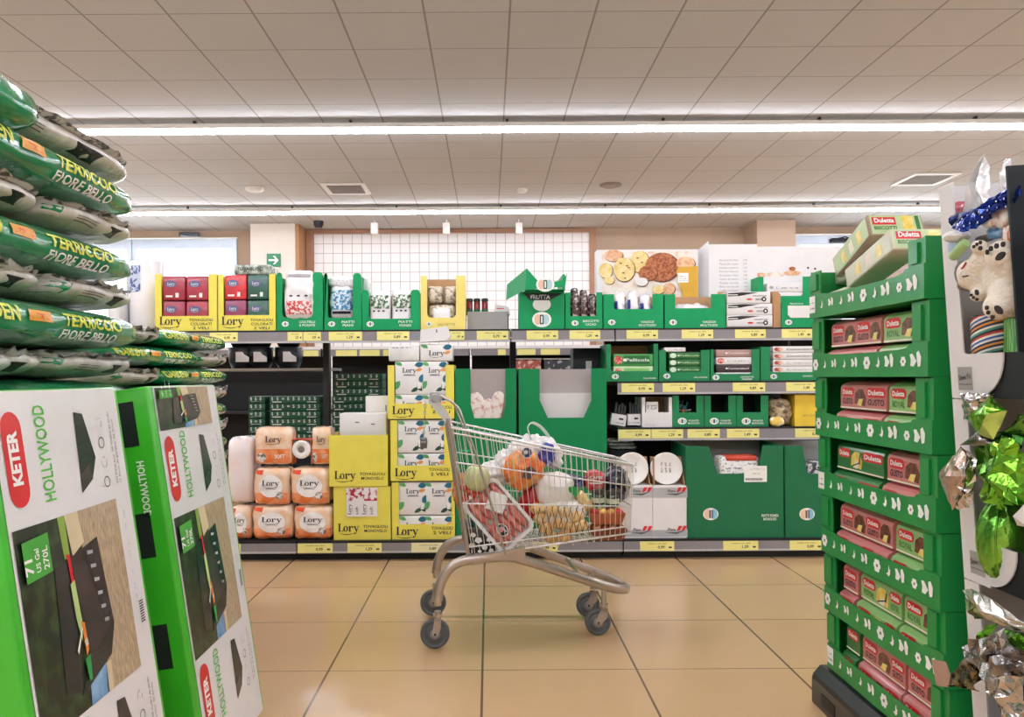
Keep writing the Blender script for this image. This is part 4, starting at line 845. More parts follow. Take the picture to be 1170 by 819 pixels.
a, b = W(738, 486, y+.01), W(752, 459, y+.01); goods('utensil_card', MB().rbox((a.x, y+.008, z3+.006), (b.x, y+.05, b.z), WHT, .002).rect(a.x+.008, b.z-.05, b.x-.008, b.z-.02, y+.007, GREYP), 'white card pack standing in the stepped white carton', 'pack')
for i, (p0, p1, lab) in enumerate(((768.5, 804.5, 'small green carton with colourful brushes, left of three'), (805, 841, 'small green empty carton, middle of three'), (841.5, 878, 'small green empty carton with a bent flap, right of three'))):
    carton(lab, (p0, p1), 452, 488, y, .25, MG, (p0+7, p1-9, 471), z3, .001, 0, text=(['POSATE', 'MONOUSO'], (p0+17, p1-5), 481.5, 2), logo=(p0+11, 481, 5.2), group=g3, inner=NAVY)
a, b = W(776, 486, y+.02), W(795, 461, y+.02); q = MB(); random.seed(3)
for i in range(14):
    cx_, cz_ = random.uniform(a.x+.01, b.x-.01), random.uniform(a.z+.02, b.z); an = random.uniform(0, PI); dx, dz = .02*math.cos(an), .02*math.sin(an)
    q.cyl((cx_-dx, y+.04+i*.008, cz_-dz), (cx_+dx, y+.04+i*.008, cz_+dz), .006, [mat('brush orange', 'd97a2e', .4), mat('brush grey', '9aa0a0', .4), mat('brush teal', '2f7f86', .4), mat('brush dark', '2c3436', .4)][i % 4], 8)
tag(single('pot_brushes', q.box((a.x, y+.03, z3+.005), (b.x, y+.16, a.z+.03), NAVY), 'heap of small colourful brushes in the left small green carton', 'brushes'), kind='stuff')
bag(879, 909, 455, 489, y+.005, .2, mat('beige sponge film', 'c8b08c', .25, coat=.6, hex2='6b5a4c', scale=30, contrast=(.45, .62), bump=.3), 'beige and brown film pack beside the yellow carton', 'pack', n=3, e=2.4, amp=.016, fr=14, seed=8, zb=z3)
bag(881, 897, 476, 489, y-.012, .03, mat('yellow food film', 'e8c45a', .25, coat=.6, hex2='f4ead6', scale=24, contrast=(.5, .65)), 'small yellow film pack hanging over the lower middle shelf edge', 'pack', n=3, e=2.4, amp=.01, fr=14, seed=9, zb=z3)
carton('bright yellow carton at the right end of the lower middle shelf', (908, 942), 451, 488, y, .25, mat('bright yellow carton', 'ecc93c', .45), None, z3, sidedrop=0, text=(['SPUGNE'], (916, 935), 476, 3), tm=mat('faint print'))
# ------------------------------------------------------------------ bottom shelf, right unit

def big(label, x, cutpts, lg, tx, px=None):
    r, (x0, x1, z0, z1) = carton(label, x, 509, 614, BASEY, .4, DGREEN, None, ZBB, outline=[(x[0], 616), (x[1], 616), (x[1], 509)]+cutpts+[(x[0], 509)], sidedrop=.0, name='big_carton', inner=GREYC)
    q = MB(); c = W(lg[0], 0, BASEY).x; cz = W(sum(x)/2, lg[1], BASEY).z; rr_ = 8.8*BASEY/F; yy = BASEY-.0015
    q.ell(c, cz, rr_, rr_*.8, yy, WPRINT); q.ell(c-rr_*.4, cz, rr_*.45, rr_*.66, yy-.0004, mat('emblem peach')); q.ell(c+rr_*.4, cz, rr_*.45, rr_*.66, yy-.0004, mat('carton emblem blue'))
    q.rect(c-rr_*.2, cz-rr_*.5, c+rr_*.3, cz+rr_*.5, yy-.0008, mat('deep emblem blue', '23597a', .5)); q.rect(c+rr_*.02, cz-rr_*.45, c+rr_*.12, cz+rr_*.45, yy-.0012, mat('emblem peach'))
    part('printed_emblem', q, r); q = MB()
    if tx:
        for i, s_ in enumerate(('PIATTI FONDI', 'MONOUSO')): q.text(s_, W(tx, 0, BASEY).x, W(sum(x)/2, 590.5+i*4, BASEY).z, 3*BASEY/F, yy, WPRINT, .02, align='c', w=(19-i*4)*BASEY/F)
        part('printed_lettering', q, r)
    return r, x0, x1
r, x0, x1 = big('big dark green carton with an angled opening and a white barcode label', (783.5, 894.5), [(871, 509), (867, 529), (864, 541), (819, 541), (809, 510)], (808.5, 587), 876)
a, b = W(850, 550.5, BASEY), W(876, 532, BASEY); q = MB().rect(a.x, a.z, b.x, b.z, BASEY-.002, WPRINT)
for i in range(26): q.rect(a.x+.008+i*.0042, a.z+.01, a.x+.0095+i*.0042+(.0012 if i % 3 else 0), a.z+.024, BASEY-.0026, BLK)
q.text('LOTTO 2205', a.x+.04, b.z-.025, .009, BASEY-.0026, GREYP, .02, w=.09); q.rect(a.x+.05, a.z+.05, a.x+.1, a.z+.054, BASEY-.0026, GREYP)
part('barcode_label', q, r)
zz = W(840, 556, BASEY).z
DOIL = mat('doily print', '8e8e90', .4, hex2='f2f0ee', scale=70, contrast=(.38, .46), coat=.4)
a, b = W(819, 556, BASEY+.05), W(864, 521, BASEY+.05); r = root('doily_pack', Vector(((a.x+b.x)/2, BASEY+.1, ZBB+.01)), 'pack of white lace doilies with a red strip in the big green carton', 'doily pack')
part('wrapped_doilies', MB().rbox((a.x+.01, BASEY+.03, ZBB+.006), (b.x+.01, BASEY+.16, b.z), DOIL, .02, 3), r); part('red_strip', MB().rbox((a.x+.05, BASEY+.027, b.z-.03), (b.x, BASEY+.16, b.z+.004), mat('red strip', 'c8472f', .4), .01), r)
r, x0, x1 = big('second big dark green carton, half behind the biscuit tray tower', (896.5, 1000), [(975, 509), (960, 541), (922, 541), (916, 509)], (918.5, 587), None)
a, b = W(920, 556, BASEY+.05), W(955, 526, BASEY+.05)
goods('doily_pack', MB().rbox((a.x, BASEY+.03, ZBB+.006), (b.x, BASEY+.16, b.z), mat('dark doily film', '23303c', .3, coat=.5, hex2='c9c9cc', scale=40, contrast=(.5, .6)), .02, 3), 'dark patterned pack in the second big green carton', 'doily pack')
# plate cartons
def plate_set(px0, px1, label, pl, nm):
    y = BASEY; a, b = W(px0, 0, y), W(px1, 0, y); x0, x1 = a.x, b.x; zt_ = W((px0+px1)/2, 555, y).z
    r = root('plate_carton', Vector(((x0+x1)/2, y+.15, ZBB)), label, 'carton', 'white plate cartons with a red logo'); G = mat('light grey band', 'b9b9bb', .5)
    part('lower_tray', MB().box((x0, y, ZBB), (x1, y+.34, zt_), WHT), r)
    q = MB(); q.rect(x0, zt_-.075, x1, zt_-.012, y-.001, G).rect(x0, ZBB+.01, x1, ZBB+.05, y-.001, G)
    for zc in (zt_-.03, ZBB+.055):
        xm = x0+(x1-x0)*.68; q.poly([(xm-.075, y-.002, zc-.02), (xm, y-.002, zc-.03), (xm+.06, y-.002, zc-.006), (xm, y-.002, zc-.018)], mat('logo swoosh grey', '55585e', .4))
        for k in (0, 1): q.poly([(xm+.0+k*.03, y-.0024, zc-.012), (xm+.014+k*.03, y-.0024, zc+.022), (xm+.036+k*.03, y-.0024, zc+.02), (xm+.022+k*.03, y-.0024, zc-.004)], RED)
        q.text('Plate', xm-.055, zc-.01, .018, y-.0024, mat('logo swoosh grey'), .02)
    part('printed_logo', q, r)
    zk = W(750, 521, y+.14).z
    part('kraft_back', MB().box((x0+.01, y+.125, zt_+.001), (x1-.01, y+.13, zk), KRAFT).prism([(x0+.01, zt_+.001), (x0+.016, zt_+.001), (x0+.016, zk), (x0+.01, zk)], y+.02, y+.125, KRAFT).add([(x1-.015, y+.01, zt_+.001), (x1-.01, y+.01, zt_+.001), (x1-.01, y+.125, zt_+.001), (x1-.015, y+.125, zt_+.001), (x1-.015, y+.12, zk), (x1-.01, y+.12, zk), (x1-.01, y+.125, zk), (x1-.015, y+.125, zk)], [(0, 3, 2, 1), (4, 5, 6, 7), (0, 1, 5, 4), (1, 2, 6, 5), (2, 3, 7, 6), (3, 0, 4, 7)], KRAFT), r)
    c = W(pl, 540, y+.06); rad = 18.3*(y+.06)/F; PLW = mat('white paper plate', 'f2efec', .5, var=.01)
    p = root('paper_plates', Vector((c.x, y+.06, zt_)), nm, 'plates', 'paper plates shown in the white cartons')
    T = Matrix.Translation((c.x, y+.05, zt_+rad+.002)) @ Matrix.Rotation(PI/2-.12, 4, 'X')
    part('plate_stack', MB().lathe([(.06, -.03), (rad*.72, -.03), (rad, -.012), (rad, .006), (rad*.96, .008), (rad*.74, -.006), (.001, -.007)], PLW, 32, T=T), p)
    q = MB(T)
    for i in range(3):
        for j in range(2): q.poly([(-.035+i*.026, -.03+j*.04, -.0055), (-.02+i*.026, -.03+j*.04, -.0055), (-.022+i*.026, .005+j*.035, -.0055), (-.034+i*.026, .005+j*.035, -.0055)], mat('plate print', 'a9a39c', .5, hex2='e9e5e0', scale=90, contrast=(.45, .55)))
    part('printed_pattern', q, p)
plate_set(742.5, 782, 'white plate carton with a red logo beside the big green carton', 761, 'white round plates above the white carton beside the big green carton')
plate_set(704, 742, 'white plate carton with a red logo partly behind the cart front', 722, 'white round plates above the white carton behind the cart front')
plate_set(662, 702, 'white plate carton hidden behind the cart basket', 681, 'white round plates hidden behind the cart basket') if False else None
a, b = W(775, 530, BASEY+.2), W(783, 517, BASEY+.2)
a, b = W(696, 512, 5.2), W(727, 500, 5.2)
zq = W(712, 513, 5.2).z
q = MB()
for i in range(3): q.blob(((a.x+b.x)/2-.01*i, 5.25, zq+.014+i*.022), (b.x-a.x, .2, .026), mat('striped film pack', 'dedcdc', .25, coat=.6, hex2='7c7e86', scale=30, stretch=(1, 1, 12), contrast=(.5, .6)), 6, 3, 8)
bb = struct if False else None
st = root('film_pack', Vector(((a.x+b.x)/2, 5.25, .13)), 'flat white film packs on a dark crate behind the cart front', 'pack')
part('packs', q, st); part('crate', MB().rbox((a.x, 5.2, ZBB+.001), (b.x, 5.35, zq), NAVY, .005), st)
# goods glimpsed above the tall green cartons, on the second row of shelving
zt9 = .811
for (p0, p1, m_, lab) in ((588, 618, mat('brick red box', 'a8402c', .4, hex2='e8c0a8', scale=20, contrast=(.5, .6)), 'brick red box on the far shelf above the tall green cartons'), (621, 652, mat('black printed box', '1d1e22', .4, hex2='a8a8a8', scale=20, contrast=(.55, .62)), 'black printed box on the far shelf above the tall green cartons')):
    a, b = W(p0, 411, 8.05), W(p1, 425, 8.05); r = root('far_box', Vector(((a.x+b.x)/2, 8.1, .811)), lab, 'box')
    part('box_body', MB().rbox((a.x, 8.0, .811), (b.x, 8.2, a.z), m_, .01), r); part('lid_edge', MB().rbox((a.x-.004, 7.996, a.z), (b.x+.004, 8.204, a.z+.015), WHT, .003), r)
# dark bottles glimpsed between top shelf and tall cartons
for i, px in enumerate((652, 661, 670, 678)):
    c = W(px, 420, 5.4); T = Matrix.Translation((c.x, 5.4, ZBB)); 
r = root('dark_carton', Vector((.66, 5.45, ZBB)), 'dark carton standing behind the widest tall green carton', 'carton')
a, b = W(655, 396, 5.3), W(690, 396, 5.3)
part('box_body', MB().rbox((a.x, 5.3, ZBB+.001), (b.x, 5.5, a.z-.01), NAVY, .004), r); part('tape', MB().box(((a.x+b.x)/2-.02, 5.2985, ZBB+.1), ((a.x+b.x)/2+.02, 5.2995, a.z-.1), mat('clear film')), r)
# ------------------------------------------------------------------ soil bag pallets
SOILG = mat('glossy green soil film', '0a7a45', .2, coat=.8, hex2='12905a', scale=6, bump=.5, bscale=9, stretch=(3, 1, 1))
SOILW = mat('grey white soil film', 'bdb6ae', .3, coat=.4, hex2='d6d1ca', scale=9, bump=.6, bscale=10, stretch=(3, 3, 1))
SEAM = mat('crinkled seam print', '3a3a38', .4, hex2='d2cec8', scale=34, contrast=(.40, .50), coat=.5)
YTX = mat('lime yellow print', 'd8df4e', .4); ORT = mat('orange ticket', 'e8a23a', .4)
PALW = mat('pale pallet wood', 'b08f68', .8, hex2='8f7150', scale=14, stretch=(1, 8, 8))
def pallet(x0, x1, y0, y1, label, dz=0):
    r = root('wooden_pallet', Vector(((x0+x1)/2, (y0+y1)/2, 0)), label, 'pallet')
    t = MB()
    for i in range(6):
        a = y0+(y1-y0)*i/6; t.box((x0, a+.01, .122+dz), (x1, a+(y1-y0)/6-.01, .142+dz), PALW)
    part('deck', t, r); b = MB()
    for x in (x0+.02, (x0+x1)/2-.05, x1-.12):
        for yy in (y0+.02, (y0+y1)/2-.07, y1-.16): b.box((x, yy, .022), (x+.1, yy+.14, .122+dz), PALW)
        b.box((x, y0, 0), (x+.1, y1, .022), PALW)
    part('blocks', b, r)
def mirror_text(s, t, y0, z, h, w, m, bold=.02):
    """lettering on a face looking towards +X, read along +Y"""
    T = Matrix(((0, 0, 0, .0), (1, 0, 0, y0), (0, 0, 1, z), (0, 0, 0, 1)))
    T = Matrix(((0, -1, 0, 0), (1, 0, 0, y0), (0, 0, 1, z), (0, 0, 0, 1)))
    s.text(t, 0, 0, h, 0, m, bold, w=w, T=T)
def green_bag(L, Wd, T_, seed, word=('TERRICCIO', 'FIORE BELLO'), sub='LITRI 45', word0='GARDEN'):
    """bag lying along Y with its long edge towards +X; base centre at the origin"""
    r = root('soil_bag', (0, 0, 0), 'x', 'soil bag')
    q = MB().blob((0, 0, T_/2), (Wd, L, T_), SOILG, 7, 2.8, 22, .010, 14, seed)
    part('filled_bag', q, r, local=True)
    def lay(fn, nm, m):
        s = MB(); fn(s); s2 = MB(); s2.add([Vector((Wd/2+.3, v.y, v.z)) for v in s.v], s.f, m)
        o = drape(s2, q, (-1, 0, 0), m, .0045, 1, .016)
        if o.v: part(nm, o, r, local=True)
    k = T_/.13
    lay(lambda s: mirror_text(s, word[0], -L*.04, T_*.47, .034*k, L*.33, YTX, .03), 'yellow_title', YTX)
    lay(lambda s: mirror_text(s, word[1], -L*.04, T_*.19, .026*k, L*.31, WPRINT, .02), 'white_title', WPRINT)
    lay(lambda s: s.poly([(0, -L*.2, T_*.48), (0, -L*.1, T_*.48), (0, -L*.1, T_*.7), (0, -L*.2, T_*.7)], ORT), 'volume_ticket', ORT)
    lay(lambda s: mirror_text(s, sub, -L*.19, T_*.53, .014*k, L*.08, RED, .02), 'volume_print', RED)
    lay(lambda s: mirror_text(s, word0, -L*.47, T_*.45, .04*k, L*.23, YTX, .03), 'left_title', YTX)
    s = MB()
    for sg in (-1, 1): s.box((-Wd*.4, sg*L*.485-.012, T_*.42), (Wd*.4, sg*L*.485+.012, T_*.46), SOILG)
    part('end_seal', s, r, local=True)
    return r
def grey_bag(L, Wd, T_, seed):
    """bag lying across, its end towards +X"""
    r = root('soil_bag', (0, 0, 0), 'x', 'soil bag')
    q = MB().blob((0, 0, T_/2), (L, Wd, T_), SOILW, 4.5, 2.4, 20, .010, 12, seed); part('filled_bag', q, r, local=True)
    s = MB(); n = 22; P = []; Q = []
    for i in range(n+1):
        t = i/n; yy = -Wd*.46+Wd*.92*t; x = L*.5*(1-abs(2*t-1)**4.5)**(1/4.5)-.035 if 0 < t < 1 else L*.1
        j = noise.noise(Vector((t*9, seed, 0)))*.02
        P.append((x, yy, T_*.62)); Q.append((x+.045+j, yy, T_*.72+noise.noise(Vector((t*14, seed, 3)))*.03))
    Fs = [(i, i+1, n+2+i, n+1+i) for i in range(n)]
    s.add(P+Q, Fs, SEAM); s.add([(p[0], p[1], p[2]+.004) for p in P+Q], [f[::-1] for f in Fs], SEAM); part('crinkled_seam', s, r, local=True)
    for fn, nm, m in ((lambda s: s.poly([(0, Wd*.06, T_*.22), (0, Wd*.2, T_*.2), (0, Wd*.2, T_*.45), (0, Wd*.06, T_*.47)], BLK), 'black_print_box', BLK),
                      (lambda s: [s.poly([(0, -Wd*.3, T_*(.3+.07*i)), (0, -Wd*.08, T_*(.26+.07*i)), (0, -Wd*.08, T_*(.28+.07*i)), (0, -Wd*.3, T_*(.32+.07*i))], GREYC) for i in range(3)], 'small_print_lines', mat('dark small print', '55524e', .5)),
                      (lambda s: s.poly([(0, -Wd*.49, T_*.1), (0, -Wd*.42, T_*.15), (0, -Wd*.36, T_*.75), (0, -Wd*.49, T_*.85)], SOILG), 'green_corner', SOILG)):
        s = MB(); fn(s); s2 = MB(); s2.add([Vector((L/2+.3, v.y, v.z)) for v in s.v], s.f, m); o = drape(s2, q, (-1, 0, 0), m, .003, 1, .03)
        if o.v: part(nm, o, r, local=True)
    return r
protos = [green_bag(.98, .44, .122, 1), green_bag(.98, .44, .122, 5)]
gprotos = [grey_bag(.62, .47, .094, 2), grey_bag(.62, .47, .094, 7), grey_bag(.62, .47, .094, 11)]
used = set()
def place(p, loc, label, rz=0, group='soil bags stacked on the pallets'):
    if id(p) not in used: used.add(id(p)); p.location = loc; p.rotation_euler = (0, 0, rz); p['label'] = label; p['group'] = group; return p
    return dup(p, loc, label, group, rz)
pallet(-2.02, -1.2, 1.34, 2.47, 'pallet under the near tall stack of soil bags', .053); XB1 = -1.125
ordw = ['topmost', 'second from the top', 'third from the top', 'fourth from the top', 'fifth from the top', 'sixth from the top', 'seventh from the top', 'lowest']
centre = {0: 1.70, 1: 1.495, 2: 1.288}
gi = 0
for k in range(8):          # pairs: green lengthwise, greys crosswise beneath
    zc = 1.70-.206*k; zb = zc-.061
    if zb < .15: break
    place(protos[k % 2], Vector((XB1-.22+.012*((-1)**k), 2.03+.012*(k % 3), zb)), f'glossy green soil bag, {ordw[k]} among green ones in the near stack', .02*((-1)**k))
    for j, yy in enumerate((1.80, 2.275)):
        z_ = zb-.0865
        if z_ < .19: continue
        place(gprotos[(k+j) % 3], Vector((XB1-.32+.015*j, yy, z_)), f'grey soil bag end, {["nearer", "farther"][j]} one below the {["topmost", "second", "third", "fourth", "fifth", "sixth", "seventh"][k]} green bag of the near stack', .03*((-1)**(k+j)))
top = grey_bag(.66, 1.0, .105, 21)
place(top, Vector((XB1-.33, 2.06, 1.745)), 'big grey soil bag crowning the near stack, with a green near end', -.03)
part('green_bag_end', MB().blob((.235, -.28, .045), (.30, .27, .135), SOILG, 4, 2.2, 10, .01, 14, 5), top, local=True)
# far stack: green lengthwise bag + grey crosswise end per layer, alternating
protos2 = [green_bag(.80, .42, .088, 31, sub='LITRI 20', word0='GARDENIA'), green_bag(.80, .42, .088, 33, sub='LITRI 20', word0='GARDENIA')]
gprotos2 = [grey_bag(.56, .40, .086, 41), grey_bag(.56, .40, .086, 43)]
pallet(-2.12, -1.32, 2.72, 3.92, 'pallet under the lower stack of soil bags beyond the near one')
n2 = 13; pitch = .0805
nm2 = ['top', 'second', 'third', 'fourth', 'fifth', 'sixth', 'seventh', 'eighth', 'ninth', 'tenth', 'eleventh', 'twelfth', 'thirteenth', 'fourteenth', 'lowest']
for k in range(15):
    zb = 1.2695-pitch*k
    if zb < .1415: break
    if k % 2 == 0: yg, ye = 3.52, 2.93
    else: yg, ye = 3.13, 3.72
    place(protos2[(k//2) % 2], Vector((-1.30-.21, yg, zb)), f'green soil bag in the {nm2[k]} layer of the far stack', .012*((-1)**k), 'soil bags of the far stack')
    place(gprotos2[k % 2], Vector((-1.30-.28, ye, zb)), f'grey soil bag end in the {nm2[k]} layer of the far stack', .02, 'soil bags of the far stack')
# ------------------------------------------------------------------ storage box cartons leaning in the aisle
LIME = mat('lime green carton', '3db52a', .32, coat=.5, var=.04); LWH = mat('white carton under film', 'e9e7ea', .28, coat=.7, var=.02, bump=.12, bscale=9)
FOL = mat('hedge picture', '0a1a10', .35, hex2='2f4a24', scale=26, contrast=(.45, .68), coat=.6); WOODP = mat('deck picture', 'a08a70', .35, hex2='c7b394', scale=9, stretch=(30, 30, 2), coat=.6)
BOXP = mat('dark box picture', '2a2324', .3, hex2='3a3234', scale=14, coat=.7); LIDP = mat('black lid picture', '121417', .25, hex2='2c3036', scale=30, stretch=(1, 1, 8), coat=.7); WATP = mat('pool picture', '3f7fc0', .3, hex2='8fbce0', scale=16, coat=.6)
LTX = mat('lime print', '4fb83c', .4); KRED = mat('logo red', 'd8202a', .35, coat=.4)
def deck_carton(y0, y1, voff, label):
    """face in the (u, v) plane: u towards the far end, v up the leaning face"""
    th = math.atan2(.165, 1.13); Wd = y1-y0; Hh = 1.135; D = .20
    base = Vector((-.745, y0, 0)); r = root('deck_box_carton', base, label, 'carton', 'tall cartons leaning at the left edge')
    # local frame: a = u (+Y), b = outward normal reversed, c = v
    M = Matrix.Translation(base) @ Matrix.Rotation(-th, 4, 'Y') @ Matrix(((0, -1, 0, 0), (1, 0, 0, 0), (0, 0, 1, 0), (0, 0, 0, 1)))
    # columns: x->+Y ; y->-X (into the box) ; z->up
    q = MB(M); q.rbox((0, 0, .045), (Wd, D, Hh), LIME, .012, 3); part('carton_body', q, r)
    f = MB(M); f.rect(.022, .05, Wd-.022, Hh-.004, -.0015, LWH); part('white_front', f, r)
    f = MB(M)
    def block(v):      # white panel contents with its foot at height v; height .235
        c = .0725
        L = arc(c, v+.185, .031, 0, 180, 8)+arc(c, v+.065, .031, 180, 360, 8)
        f.poly([(p[0], -.003, p[1]) for p in L], KRED); f.text('KETER', c+.012, v+.075, .03, -.0036, WPRINT, .045, rot=PI/2, w=.105)
        f.text('HOLLYWOOD', .186, v+.03, .04, -.003, LTX, .01, rot=PI/2, w=.195)
        f.poly([(p[0], -.003, v+p[1]) for p in ((.285, .03), (.335, .055), (.36, .1), (.33, .2), (.295, .205))], LIDP); f.poly([(p[0], -.0036, v+p[1]) for p in ((.285, .03), (.335, .055), (.325, .09), (.288, .07))], BOXP)
        for i in range(4): 
            z = v+.04+i*.045; pts = [(.395+.013*math.cos(t*PI/8), -.003, z+.013*math.sin(t*PI/8)) for t in range(17)]
            f.add([(p[0], p[1], p[2]) for p in pts]+[(.395+(p[0]-.395)*.82, p[1], z+(p[2]-z)*.82) for p in pts], [(j, j+1, 18+j, 17+j) for j in range(16)], GREYP if i % 2 else mat('dark small print'))
        f.text('EN Deck box  FR Coffre de jardin', .445, v+.03, .008, -.003, mat('dark small print'), rot=PI/2, w=.17); f.text('IT Baule da giardino  ES Arcon', .46, v+.03, .008, -.003, mat('dark small print'), rot=PI/2, w=.15)
    def photo(v0, v1):
        h = v1-v0; k = h/.385
        def c(pts, m, dy): f.poly([(u, -.003-dy, min(max(v0+b*k, v0), v1)) for u, b in pts], m)
        c([(.03, 0), (.42, 0), (.42, .385), (.03, .385)], FOL, 0)
        c([(.29, .0), (.42, 0), (.42, .385), (.24, .385), (.26, .25)], WOODP, .0004)
        c([(.2, .385), (.25, .385), (.26, .32), (.21, .30)], mat('sandy picture', 'd8c8a4', .4), .0008); c([(.175, .385), (.2, .385), (.2, .3), (.18, .3)], mat('lawn picture', '8fae4e', .4), .0008)
        c([(.2, 0), (.265, 0), (.275, .06), (.21, .07)], WATP, .0008); c([(.27, 0), (.29, 0), (.295, .06), (.275, .06)], mat('sandy picture'), .001)
        c([(.12, .05), (.175, .04), (.2, .3), (.14, .29)], LIDP, .0012); c([(.17, .03), (.30, .07), (.33, .13), (.31, .32), (.2, .30), (.22, .1)], BOXP, .0016); c([(.17, .03), (.3, .07), (.33, .13), (.22, .09)], LIDP, .002)
        c([(.25, .3), (.31, .32), (.325, .15), (.30, .14)], LIDP, .0024)
        for i in range(6): c([(.262+.006*i, .30-.03*i), (.285+.005*i, .297-.03*i), (.283+.005*i, .29-.03*i), (.262+.006*i, .292-.03*i)], mat('silver glint', 'a9adb2', .3), .0028)
        c([(.185, .31), (.197, .305), (.2, .24), (.19, .23)], RED, .0028); c([(.183, .25), (.2, .255), (.205, .17), (.196, .13), (.186, .18)], mat('pale green can', 'b9d08a', .4), .0032)
        c([(.2, .17), (.212, .165), (.214, .11), (.204, .1)], mat('orange tool', 'e8862e', .4), .0036); c([(.172, .12), (.2, .16), (.201, .155), (.175, .112)], WPRINT, .004); c([(.195, .095), (.215, .1), (.21, .05), (.2, .05)], mat('green glove', '2f9a4c', .4), .004)
        c([(.2, .13), (.212, .135), (.214, .12), (.204, .118)], mat('sandy picture'), .0042)
        c([(.045, .285), (.13, .29), (.13, .365), (.045, .36)], mat('lime sign', '49a83e', .4), .0044)
        f.text('71', .068, v0+.298*k, .024*k, -.0082, WPRINT, .03, rot=PI/2, w=.03); f.text('US Gal', .092, v0+.298*k, .014*k, -.0082, WPRINT, .02, rot=PI/2, w=.045); f.text('270L', .12, v0+.298*k, .018*k, -.0082, WPRINT, .02, rot=PI/2, w=.045)
    if voff == 0: photo(.48, .872); block(.876); block(.245); photo(.07, .24); 
    else: photo(.38, .77); block(.777); photo(1.01, 1.128); block(.14)
    for i in range(9): f.rect(.455, .57-.0-voff*.1+i*.006, .475, .573-voff*.1+i*.006, -.003, BLK)
    f.text('Contents: one deck box - see manual', .452, .62-voff*.1, .008, -.003, GREYP, rot=PI/2, w=.22)
    part('printed_front', f, r)
    e = MB(M @ Matrix(((0, 1, 0, 0), (-1, 0, 0, 0), (0, 0, 1, 0), (0, 0, 0, 1))))   # near end face
    # on that face: x runs along -y(local) i.e. outwards... built directly instead
    e = MB(M)
    for v in (.98, .68, .38): e = MB(M); e.add([(-.0015, .045, v), (-.0015, .085, v), (-.0015, .085, v+.12), (-.0015, .045, v+.12)], [(0, 1, 2, 3)], mat('black end print', '24222a', .4)); part('end_print', e, r)
    vs, fs, tw = glyphs('HOLLYWOOD', .03); e = MB(M); k = .02/.73
    e.add([(-.0015, .06-(b*k)*1, .94-(a*.15/tw)) for a, b in vs], fs, WPRINT); part('end_lettering', e, r)
    tp = MB(M); tp.box((.05, .02, Hh), (Wd-.06, D-.02, Hh+.001), FOL).box((Wd*.55, .04, Hh+.001), (Wd*.75, D-.05, Hh+.002), WATP); part('top_picture', tp, r)
    return r
deck_carton(1.37, 1.885, 0, 'nearer tall lime and white deck box carton at the left edge')
deck_carton(2.055, 2.565, 1, 'farther tall lime and white deck box carton, beside the aisle floor')
# ------------------------------------------------------------------ biscuit tray tower
TRG = mat('green display tray', '0f8a3e', .42, var=.04, scale=12, coat=.2); PLATB = mat('black plastic base', '2a2a2d', .35, coat=.3)
PINK = mat('pink biscuit pack', 'cf7a78', .35, coat=.5, var=.05); PGRN = mat('green biscuit pack', '8fbf72', .35, coat=.5, var=.05); PDGR = mat('dark green biscuit pack', '2f7a3c', .35, coat=.5)
CHOC = mat('chocolate cake print', '4a1f18', .4, hex2='7c3a28', scale=60, coat=.5); CAKE = mat('yellow cake print', 'e9c73f', .4, hex2='f3e08a', scale=50, coat=.5); CREAMP = mat('cream print', 'efe4cf', .4)
Y0, Y1, DX = 1.965, 2.665, .42
def XT(z): return 1.175-.045*z
def side(y, z, w, h, m=0): pass
# frame on a face looking towards -X: a = -Y (towards the viewer), up = Z
def FX(x, y, z, tilt=0): return Matrix.Translation((x, y, z)) @ Matrix(((0, 1, 0, 0), (-1, 0, 0, 0), (0, 0, 1, 0), (0, 0, 0, 1)))
# local: x -> -Y, y -> +X (depth), z up
def butterfly(q, x, z, s, y=-.0015):
    q.poly([(x+a*s*1.5, y, z+b*s) for a, b in ((0, 0), (-.35, .55), (-.6, .5), (-.5, .1), (-.55, -.35), (-.25, -.4))], WPRINT); q.poly([(x+a*s*1.5, y, z+b*s) for a, b in ((0.04, 0), (.0, .6), (.2, .75), (.4, .3), (.35, -.35), (.12, -.45))], WPRINT)
def flower(q, x, z, s, y=-.0015):
    for k in range(6):
        t = k*PI/3; q.ell(x+math.cos(t)*s*.42, z+math.sin(t)*s*.42, s*.28, s*.28, y-.0001*k, WPRINT, 8)
    q.ell(x, z, s*.15, s*.15, y-.001, mat('grey flower centre', '8f6a5a', .5), 8)
def bird(q, x, z, s, y=-.0015): q.poly([(x+a*s, y, z+b*s) for a, b in ((.1, .6), (.2, .1), (.35, .25), (.3, -.25), (.05, -.5), (-.4, -.3), (-.05, -.1), (0, .3))], WPRINT)
TZ = [1.335-.2*k for k in range(7)]
tier = ['topmost', 'second', 'third', 'fourth', 'fifth', 'sixth', 'lowest']
Lw = Y1-Y0
